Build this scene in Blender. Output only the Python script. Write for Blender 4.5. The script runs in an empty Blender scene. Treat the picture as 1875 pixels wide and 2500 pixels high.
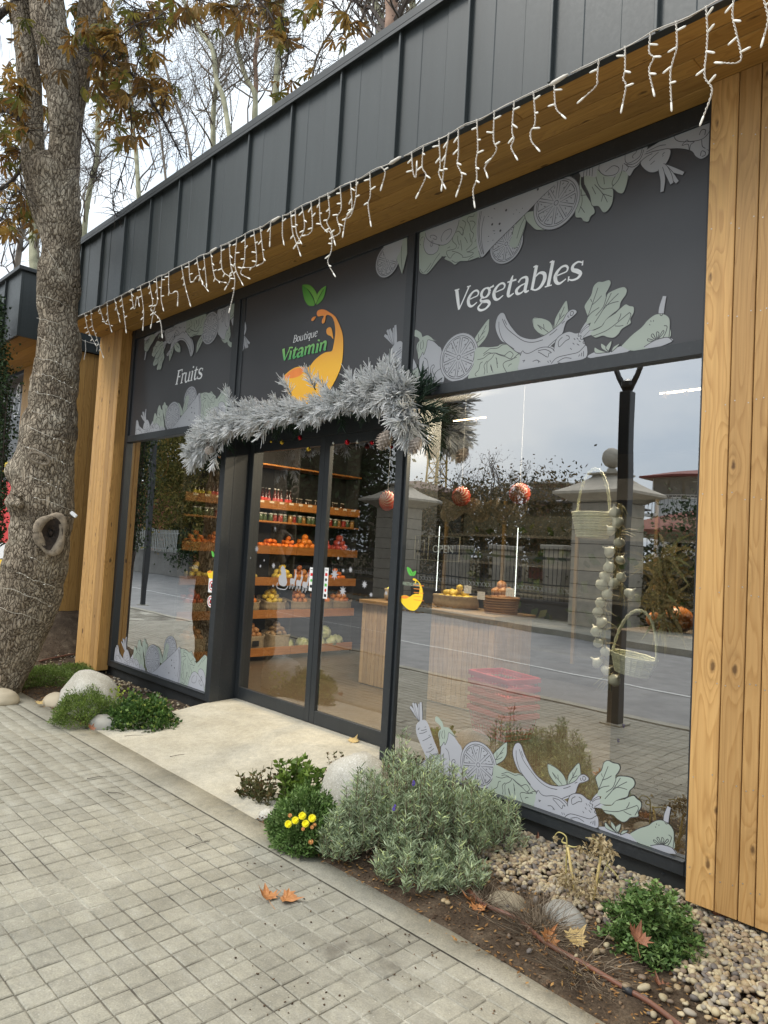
import bpy, math, random, json
import numpy as np
from mathutils import Vector, Matrix
from mathutils import noise as mnoise
random.seed(7); RNG = np.random.default_rng(7)
SC = bpy.context.scene; COL = SC.collection
# ---------------------------------------------------------------- camera
F_, CX_, CY_ = 1742.1, 937.5, 1250.0            # focal length and centre in photo pixels (1875 x 2500)
PITCH, ROLL, YAW, CAM_D, CAM_H = 0.053512, 0.056823, 0.797156, 3.4877, 1.6
_fw = np.array([-math.sin(YAW)*math.cos(PITCH), math.cos(YAW)*math.cos(PITCH), math.sin(PITCH)])
_r = np.cross(_fw, [0, 0, 1]); _r /= np.linalg.norm(_r); _u = np.cross(_r, _fw)
_c, _s = math.cos(ROLL), math.sin(ROLL)
CR, CU = _r*_c+_u*_s, -_r*_s+_u*_c
CO = np.array([0, -CAM_D, CAM_H])
cam = bpy.data.cameras.new('camera'); camo = bpy.data.objects.new('camera', cam); COL.objects.link(camo)
M = Matrix(((CR[0], CU[0], -_fw[0], CO[0]), (CR[1], CU[1], -_fw[1], CO[1]), (CR[2], CU[2], -_fw[2], CO[2]), (0, 0, 0, 1)))
camo.matrix_world = M
cam.sensor_fit = 'HORIZONTAL'; cam.sensor_width = 36; cam.lens = 36*F_/1875; cam.clip_start = .05; cam.clip_end = 900
SC.camera = camo
# ---------------------------------------------------------------- world, sun, exposure
W = bpy.data.worlds.new('World'); SC.world = W; W.use_nodes = True
nt = W.node_tree; nt.nodes.clear()
SUN_EL, SUN_AZ = math.radians(52), math.radians(215)
wo = nt.nodes.new('ShaderNodeOutputWorld'); bg = nt.nodes.new('ShaderNodeBackground')
sk = nt.nodes.new('ShaderNodeTexSky'); sk.sky_type = 'NISHITA'; sk.sun_disc = False
sk.sun_elevation = SUN_EL; sk.sun_rotation = SUN_AZ; sk.air_density = 1.0; sk.dust_density = 3.0
tc = nt.nodes.new('ShaderNodeTexCoord'); mp = nt.nodes.new('ShaderNodeMapping'); mp.inputs['Scale'].default_value = (1, 1, 2.2)
nz = nt.nodes.new('ShaderNodeTexNoise'); nz.inputs['Scale'].default_value = 2.2; nz.inputs['Detail'].default_value = 6; nz.inputs['Roughness'].default_value = .55
cr = nt.nodes.new('ShaderNodeValToRGB')
cr.color_ramp.elements[0].position = .33; cr.color_ramp.elements[0].color = (.60, .71, .82, 1)
cr.color_ramp.elements[1].position = .66; cr.color_ramp.elements[1].color = (.97, 1.0, 1.0, 1)
sc_ = nt.nodes.new('ShaderNodeVectorMath'); sc_.operation = 'SCALE'; sc_.inputs['Scale'].default_value = 10.6
mx = nt.nodes.new('ShaderNodeMixRGB'); mx.inputs[0].default_value = .86
lk = nt.links.new
lk(tc.outputs['Generated'], mp.inputs[0]); lk(mp.outputs[0], nz.inputs[0]); lk(nz.outputs[0], cr.inputs[0])
sx_ = nt.nodes.new('ShaderNodeSeparateXYZ'); lk(tc.outputs['Generated'], sx_.inputs[0])     # overcast sky: brighter overhead than at the horizon
m1_ = nt.nodes.new('ShaderNodeMath'); m1_.operation = 'MULTIPLY_ADD'; m1_.use_clamp = False; m1_.inputs[1].default_value = .46; m1_.inputs[2].default_value = .72; m0_ = nt.nodes.new('ShaderNodeMath'); m0_.operation = 'MAXIMUM'; m0_.inputs[1].default_value = 0.
lk(sx_.outputs[2], m0_.inputs[0]); lk(m0_.outputs[0], m1_.inputs[0]); v2_ = nt.nodes.new('ShaderNodeVectorMath'); v2_.operation = 'SCALE'; lk(cr.outputs[0], v2_.inputs[0]); lk(m1_.outputs[0], v2_.inputs['Scale'])
lk(v2_.outputs[0], sc_.inputs[0]); lk(sk.outputs[0], mx.inputs[1]); lk(sc_.outputs[0], mx.inputs[2]); lk(mx.outputs[0], bg.inputs[0])
bg.inputs[1].default_value = .112; lk(bg.outputs[0], wo.inputs[0])
sl = bpy.data.lights.new('sun', 'SUN'); slo = bpy.data.objects.new('sun', sl); COL.objects.link(slo)
sl.energy = 1.5; sl.angle = math.radians(20); sl.color = (1, .955, .88)
# sun direction: from the street side, a little left of square to the shop front
_az = math.radians(-118)   # compass angle in the x-y plane of the vector towards the sun
_sd = Vector((math.cos(_az)*math.cos(SUN_EL), math.sin(_az)*math.cos(SUN_EL), math.sin(SUN_EL)))
slo.rotation_euler = _sd.to_track_quat('Z', 'Y').to_euler()
sk.sun_rotation = math.atan2(_sd.x, _sd.y)
SC.view_settings.view_transform = 'Standard'; SC.view_settings.look = 'None'; SC.view_settings.gamma = 1
SC.view_settings.use_curve_mapping = False; SC.view_settings.exposure = 0.62
cy = SC.cycles; cy.use_denoising = True; cy.max_bounces = 8; cy.transparent_max_bounces = 24; cy.glossy_bounces = 4; cy.diffuse_bounces = 3
cy.caustics_reflective = False; cy.caustics_refractive = False; cy.sample_clamp_indirect = 4
# ---------------------------------------------------------------- measuring: a pixel of the photograph to a point of the place
def ray(px, py): return _fw + CR*((px-CX_)/F_) - CU*((py-CY_)/F_)
def on_x(px, py, X): d = ray(px, py); return CO + d*((X-CO[0])/d[0])
def on_y(px, py, Y): d = ray(px, py); return CO + d*((Y-CO[1])/d[1])
def on_z(px, py, Z=0.): d = ray(px, py); return CO + d*((Z-CO[2])/d[2])
def mir(px, py, Y, m=0.0): p = on_y(px, py, Y); return np.array([p[0], 2*m-p[1], p[2]])     # what the shop window shows stands across the street
def mirz(px, py, Z=0., m=0.0): p = on_z(px, py, Z); return np.array([p[0], 2*m-p[1], p[2]])
def depth_of(p): return float((np.array(p)-CO) @ _fw)
# ---------------------------------------------------------------- objects
def tag(o, label=None, cat=None, group=None, kind=None):
    if label: o['label'] = label
    if cat: o['category'] = cat
    if group: o['group'] = group
    if kind: o['kind'] = kind
    return o
def empty(name, label=None, cat=None, group=None, loc=(0, 0, 0), rz=0., kind=None):
    o = bpy.data.objects.new(name, None); COL.objects.link(o); o.location = loc; o.rotation_euler = (0, 0, rz)
    o.empty_display_size = .1
    return tag(o, label, cat, group, kind)
def link(name, me, parent=None, loc=None, rot=None, scale=None):
    o = bpy.data.objects.new(name, me); COL.objects.link(o)
    if parent is not None: o.parent = parent
    if loc is not None: o.location = loc
    if rot is not None: o.rotation_euler = rot
    if scale is not None: o.scale = scale if hasattr(scale, '__len__') else (scale,)*3
    return o
def copy_tree(o, parent=None):
    c = o.copy(); COL.objects.link(c)
    if parent is not None: c.parent = parent
    for ch in list(o.children): copy_tree(ch, c)
    return c
class MB:
    def __init__(s): s.v = []; s.f = []; s.m = []; s.cm = 0
    def add(s, vs, fs):
        b = len(s.v); s.v.extend([tuple(map(float, v)) for v in vs]); s.f.extend([tuple(i+b for i in f) for f in fs]); s.m.extend([s.cm]*len(fs)); return s
    def box(s, x0, y0, z0, x1, y1, z1, bev=0.):
        if x0 > x1: x0, x1 = x1, x0
        if y0 > y1: y0, y1 = y1, y0
        if z0 > z1: z0, z1 = z1, z0
        if bev <= 0:
            return s.add([(x0,y0,z0),(x1,y0,z0),(x1,y1,z0),(x0,y1,z0),(x0,y0,z1),(x1,y0,z1),(x1,y1,z1),(x0,y1,z1)],
                [(0,3,2,1),(4,5,6,7),(0,1,5,4),(1,2,6,5),(2,3,7,6),(3,0,4,7)])
        b = bev; vs = []; idx = {}
        for i, x in enumerate((x0, x1)):
            for j, y in enumerate((y0, y1)):
                for k, z in enumerate((z0, z1)):
                    sx, sy, sz = (1-2*i)*b, (1-2*j)*b, (1-2*k)*b
                    idx[i,j,k,0] = len(vs); vs.append((x, y+sy, z+sz))
                    idx[i,j,k,1] = len(vs); vs.append((x+sx, y, z+sz))
                    idx[i,j,k,2] = len(vs); vs.append((x+sx, y+sy, z))
        fs = []
        q = [(0,0),(0,1),(1,1),(1,0)]
        for i in (0, 1):
            fs.append(tuple(idx[i,a,c,0] for a, c in (q if i == 0 else q[::-1])))
            fs.append(tuple(idx[a,i,c,1] for a, c in (q if i == 1 else q[::-1])))
            fs.append(tuple(idx[a,c,i,2] for a, c in (q if i == 0 else q[::-1])))
        for i in (0, 1):
            for j in (0, 1):
                fs.append((idx[i,j,0,0], idx[i,j,0,1], idx[i,j,1,1], idx[i,j,1,0]))
                fs.append((idx[i,0,j,0], idx[i,0,j,2], idx[i,1,j,2], idx[i,1,j,0]))
                fs.append((idx[0,i,j,1], idx[0,i,j,2], idx[1,i,j,2], idx[1,i,j,1]))
                for k in (0, 1): fs.append((idx[i,j,k,0], idx[i,j,k,1], idx[i,j,k,2]))
        return s.add(vs, fs)
    def tube(s, path, rad, n=8, cap=True):
        P = [Vector(p) for p in path]; N = len(P)
        if not hasattr(rad, '__len__'): rad = [rad]*N
        b = len(s.v); up = None; fs = []
        for i, p in enumerate(P):
            t = (P[min(i+1, N-1)]-P[max(i-1, 0)])
            if t.length < 1e-9: t = Vector((0, 0, 1))
            t.normalize()
            if up is None: up = Vector((0, 0, 1)) if abs(t.z) < .9 else Vector((1, 0, 0))
            a = t.cross(up); a.normalize(); c = a.cross(t); up = c
            for k in range(n):
                th = 2*math.pi*k/n; q = p+(a*math.cos(th)+c*math.sin(th))*rad[i]; s.v.append((q.x, q.y, q.z))
        for i in range(N-1):
            for k in range(n):
                k2 = (k+1) % n; fs.append((b+i*n+k, b+i*n+k2, b+(i+1)*n+k2, b+(i+1)*n+k))
        if cap: fs.append(tuple(b+k for k in range(n))[::-1]); fs.append(tuple(b+(N-1)*n+k for k in range(n)))
        s.f.extend(fs); s.m.extend([s.cm]*len(fs)); return s
    def lathe(s, prof, n=16, c=(0, 0, 0)):
        b = len(s.v); fs = []
        for r, z in prof:
            for k in range(n): th = 2*math.pi*k/n; s.v.append((c[0]+r*math.cos(th), c[1]+r*math.sin(th), c[2]+z))
        for i in range(len(prof)-1):
            for k in range(n): k2 = (k+1) % n; fs.append((b+i*n+k, b+i*n+k2, b+(i+1)*n+k2, b+(i+1)*n+k))
        fs.append(tuple(b+k for k in range(n))[::-1]); fs.append(tuple(b+(len(prof)-1)*n+k for k in range(n)))
        s.f.extend(fs); s.m.extend([s.cm]*len(fs)); return s
    def sphere(s, c, r, n=10, m=6, sq=(1, 1, 1)):
        prof = [(max(1e-4, math.sin(math.pi*i/m)), -math.cos(math.pi*i/m)) for i in range(m+1)]
        b = len(s.v); s.lathe(prof, n)
        for i in range(b, len(s.v)): v = s.v[i]; s.v[i] = (c[0]+v[0]*r*sq[0], c[1]+v[1]*r*sq[1], c[2]+v[2]*r*sq[2])
        return s
    def prism(s, poly, y0, y1):        # poly in (x, z), extruded along y
        n = len(poly); return s.add([(x, y0, z) for x, z in poly]+[(x, y1, z) for x, z in poly],
            [tuple(range(n))[::-1], tuple(range(n, 2*n))]+[(i, (i+1) % n, n+(i+1) % n, n+i) for i in range(n)])
    def prismz(s, poly, z0, z1):
        n = len(poly); return s.add([(x, y, z0) for x, y in poly]+[(x, y, z1) for x, y in poly],
            [tuple(range(n))[::-1], tuple(range(n, 2*n))]+[(i, (i+1) % n, n+(i+1) % n, n+i) for i in range(n)])
    def mesh(s, name, mats, smooth=False):
        me = bpy.data.meshes.new(name); me.from_pydata(s.v, [], s.f)
        for m in (mats if isinstance(mats, (list, tuple)) else [mats]): me.materials.append(m)
        if any(s.m): me.polygons.foreach_set('material_index', s.m)
        if smooth: me.shade_smooth()
        me.update(); return me
    def obj(s, name, mats, parent=None, smooth=False, **k): return link(name, s.mesh(name, mats, smooth), parent, **k)
def np_mesh(name, V, Fq, mats, smooth=False, mi=None):
    V = np.asarray(V, np.float32).reshape(-1, 3); Fq = np.asarray(Fq, np.int32); k = Fq.shape[1]; n = Fq.shape[0]
    me = bpy.data.meshes.new(name); me.vertices.add(len(V)); me.vertices.foreach_set('co', V.ravel())
    me.loops.add(n*k); me.loops.foreach_set('vertex_index', Fq.ravel())
    me.polygons.add(n); me.polygons.foreach_set('loop_start', np.arange(0, n*k, k, dtype=np.int32))
    try: me.polygons.foreach_set('loop_total', np.full(n, k, np.int32))
    except Exception: pass
    for m in (mats if isinstance(mats, (list, tuple)) else [mats]): me.materials.append(m)
    if mi is not None: me.polygons.foreach_set('material_index', np.asarray(mi, np.int32))
    me.update(calc_edges=True); me.validate()
    if smooth: me.shade_smooth()
    return me
# ---------------------------------------------------------------- materials
def NODES(name):
    m = bpy.data.materials.new(name); m.use_nodes = True; t = m.node_tree; t.nodes.clear()
    o = t.nodes.new('ShaderNodeOutputMaterial'); b = t.nodes.new('ShaderNodeBsdfPrincipled'); t.links.new(b.outputs[0], o.inputs[0])
    return m, t, b, o
class G:          # tiny helper that writes node graphs
    def __init__(s, t): s.t = t
    def n(s, typ, **k):
        x = s.t.nodes.new(typ)
        for a, b in k.items():
            if a.startswith('i_'):
                key = a[2:]; key = int(key) if key.isdigit() else key.replace('_', ' ')
                if hasattr(b, 'links') and hasattr(b, 'is_output'): s.t.links.new(b, x.inputs[key])
                else: x.inputs[key].default_value = b
            else: setattr(x, a, b)
        return x
    def math(s, op, a, b=None, c=None, clamp=False):
        x = s.t.nodes.new('ShaderNodeMath'); x.operation = op; x.use_clamp = clamp
        for i, v in enumerate((a, b, c)):
            if v is None: continue
            if hasattr(v, 'is_output'): s.t.links.new(v, x.inputs[i])
            else: x.inputs[i].default_value = v
        return x.outputs[0]
    def ramp(s, fac, stops, interp='LINEAR'):
        x = s.t.nodes.new('ShaderNodeValToRGB'); s.t.links.new(fac, x.inputs[0]); e = x.color_ramp.elements; x.color_ramp.interpolation = interp
        while len(e) < len(stops): e.new(.5)
        for i, (p, c) in enumerate(stops): e[i].position = p; e[i].color = (*c, 1) if len(c) == 3 else c
        return x.outputs[0]
    def mix(s, fac, a, b, mode='MIX'):
        x = s.t.nodes.new('ShaderNodeMixRGB'); x.blend_type = mode
        for i, v in enumerate((fac, a, b)):
            if hasattr(v, 'is_output'): s.t.links.new(v, x.inputs[i])
            else: x.inputs[i].default_value = ((*v, 1) if hasattr(v, '__len__') and len(v) == 3 else v)
        return x.outputs[0]
    def noise(s, vec, scale, detail=4, rough=.55, dist=0., out=0):
        x = s.n('ShaderNodeTexNoise', i_Scale=scale, i_Detail=detail, i_Roughness=rough, i_Distortion=dist)
        if vec is not None: s.t.links.new(vec, x.inputs['Vector'])
        return x.outputs[out]
    def map(s, vec, scale=(1, 1, 1), loc=(0, 0, 0), rot=(0, 0, 0)):
        x = s.n('ShaderNodeMapping', i_Scale=scale, i_Location=loc, i_Rotation=rot); s.t.links.new(vec, x.inputs[0]); return x.outputs[0]
    def obj(s): return s.n('ShaderNodeTexCoord').outputs['Object']
    def pos(s): return s.n('ShaderNodeNewGeometry').outputs['Position']
    def rnd(s): return s.n('ShaderNodeObjectInfo').outputs['Random']
    def island(s): return s.n('ShaderNodeNewGeometry').outputs['Random Per Island']
    def shift(s, vec, r, k=17.):
        c = s.n('ShaderNodeCombineXYZ'); 
        for i, f in enumerate((1, 1.7, 2.3)): s.t.links.new(s.math('MULTIPLY', r, k*f), c.inputs[i])
        a = s.n('ShaderNodeVectorMath', operation='ADD'); s.t.links.new(vec, a.inputs[0]); s.t.links.new(c.outputs[0], a.inputs[1]); return a.outputs[0]
    def bump(s, h, strength=.3, dist=.01, nrm=None):
        x = s.n('ShaderNodeBump', i_Strength=strength, i_Distance=dist); s.t.links.new(h, x.inputs['Height'])
        if nrm is not None: s.t.links.new(nrm, x.inputs['Normal'])
        return x.outputs[0]
    def L(s, a, b): s.t.links.new(a, b)
def simple(name, col, rough=.6, var=.12, scale=8., bump=0., bscale=60., metal=0., coat=0., spec=None, world=False, isl=0., rnd=0., em=None, ems=1.):
    """plain material with mottled colour and fine relief"""
    m, t, b, o = NODES(name); g = G(t); v = g.pos() if world else g.obj()
    nz = g.noise(v, scale, 5); c = Vector(col)
    lo = tuple(max(0, x*(1-var)) for x in col); hi = tuple(min(1, x*(1+var)) for x in col)
    cc = g.ramp(nz, [(.3, lo), (.7, hi)])
    if isl: cc = g.mix(1., cc, g.ramp(g.island(), [(0, (1-isl,)*3), (1, (1+isl,)*3)]), 'MULTIPLY')
    if rnd: cc = g.mix(1., cc, g.ramp(g.rnd(), [(0, (1-rnd,)*3), (1, (1+rnd*.6,)*3)]), 'MULTIPLY')
    g.L(cc, b.inputs['Base Color']); b.inputs['Roughness'].default_value = rough; b.inputs['Metallic'].default_value = metal
    if spec is not None: b.inputs['Specular IOR Level'].default_value = spec
    if coat: b.inputs['Coat Weight'].default_value = coat
    if bump: g.L(g.bump(g.noise(v, bscale, 4, .6), bump, .004), b.inputs['Normal'])
    if em: b.inputs['Emission Color'].default_value = (*em, 1); b.inputs['Emission Strength'].default_value = ems
    return m
def isl_ramp(name, stops, rough=.6, trans=0., world_noise=0., bump=0., bscale=50., spec=.3, interp='LINEAR', sat=None):
    """colour drawn per loose piece: leaves, pebbles"""
    m, t, b, o = NODES(name); g = G(t); r = g.island()
    c = g.ramp(r, stops, interp)
    n = g.noise(g.pos(), 9., 4); c = g.mix(1., c, g.ramp(n, [(.25, (.62, .62, .62)), (.75, (1.25, 1.25, 1.25))]), 'MULTIPLY')
    g.L(c, b.inputs['Base Color']); b.inputs['Roughness'].default_value = rough; b.inputs['Specular IOR Level'].default_value = spec
    if bump: g.L(g.bump(g.noise(g.pos(), bscale, 4), bump, .003), b.inputs['Normal'])
    if trans:
        tr = g.n('ShaderNodeBsdfTranslucent'); g.L(c, tr.inputs[0]); ms = g.n('ShaderNodeMixShader'); ms.inputs[0].default_value = trans
        g.L(b.outputs[0], ms.inputs[1]); g.L(tr.outputs[0], ms.inputs[2]); g.L(ms.outputs[0], o.inputs[0])
    return m
def wood(name, axis='z', dark=1.0, tint=(1, 1, 1), rough=.5, knots=True, base=None, across=1):
    """larch / pine: early and late wood bands with cathedrals, knots and a few fine cracks, running along one axis"""
    m, t, b, o = NODES(name); g = G(t); r = g.rnd(); v = g.shift(g.obj(), r, 9.)
    st = {'z': (1, 1, .09), 'x': (.09, 1, 1), 'y': (1, .09, 1)}[axis]
    vs = g.map(v, st)
    base = base or [(.53, .320, .125), (.61, .375, .150), (.41, .215, .070)]
    base = [tuple(x*dark*tt for x, tt in zip(c, tint)) for c in base]
    warp = g.noise(vs, 5.5, 2, .5)
    # knots
    ks = {'z': (3.9, 3.9, 1.7), 'x': (1.3, 4.2, 4.2), 'y': (4.2, 1.3, 4.2)}[axis]
    ks = tuple(0. if i == across else k for i, k in enumerate(ks))
    vo = g.n('ShaderNodeTexVoronoi', i_Scale=1.0, i_Randomness=1.0); vo.voronoi_dimensions = '2D'; sp = g.n('ShaderNodeSeparateXYZ'); g.L(g.map(v, ks), sp.inputs[0]); cb = g.n('ShaderNodeCombineXYZ'); ax = [i for i in range(3) if i != across]; g.L(sp.outputs[ax[0]], cb.inputs[0]); g.L(sp.outputs[ax[1]], cb.inputs[1]); g.L(cb.outputs[0], vo.inputs['Vector'])
    d = vo.outputs['Distance']
    kn = g.math('SUBTRACT', 1., g.math('MULTIPLY', d, 2.6), clamp=True)          # field around a knot
    u = g.math('ADD', g.math('MULTIPLY', warp, 24.), g.math('MULTIPLY', g.math('POWER', kn, 2.), 3.2))
    fine = g.noise(g.map(v, tuple(a*7 for a in st)), 14., 3)
    u = g.math('ADD', u, g.math('MULTIPLY', fine, .35))
    band = g.math('FRACT', u)
    late = g.ramp(band, [(0, (0, 0, 0)), (.55, (.18,)*3), (.9, (.75,)*3), (1, (.05,)*3)])
    c = g.mix(late, base[1], base[2])
    big = g.noise(g.map(v, tuple(a*1.0 for a in st)), 2.2, 3)
    c = g.mix(g.math('MULTIPLY', big, .55), c, base[0])
    fib = g.noise(g.map(v, {'z': (90, 90, 2.5), 'x': (2.5, 90, 90), 'y': (90, 2.5, 90)}[axis]), 1., 3)
    c = g.mix(1., c, g.ramp(fib, [(.25, (.84, .82, .80)), (.75, (1.1, 1.1, 1.1))]), 'MULTIPLY')
    if knots:
        d = g.math('ADD', d, g.math('MULTIPLY', g.math('SUBTRACT', g.noise(v, 11., 3), .5), .17)); km = g.ramp(d, [(.018, (1, 1, 1)), (.050, (0, 0, 0))]); ring = g.ramp(d, [(.07, (0, 0, 0)), (.10, (.8,)*3), (.17, (0, 0, 0))])
        c = g.mix(g.math('MULTIPLY', ring, .28), c, tuple(x*.55 for x in base[2]))
        c = g.mix(g.math('MULTIPLY', km, .85), c, (.10*dark, .05*dark, .02*dark))
    c = g.mix(1., c, g.ramp(r, [(0, (.78, .75, .72)), (.5, (1, .98, .95)), (1, (1.14, 1.12, 1.06))]), 'MULTIPLY')
    g.L(c, b.inputs['Base Color'])
    rr = g.ramp(band, [(0, (rough+.08,)*3), (1, (rough-.08,)*3)]); g.L(rr, b.inputs['Roughness']); b.inputs['Specular IOR Level'].default_value = .35
    g.L(g.bump(g.math('ADD', g.math('MULTIPLY', band, .5), fib), .22, .0022), b.inputs['Normal'])
    return m
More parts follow.
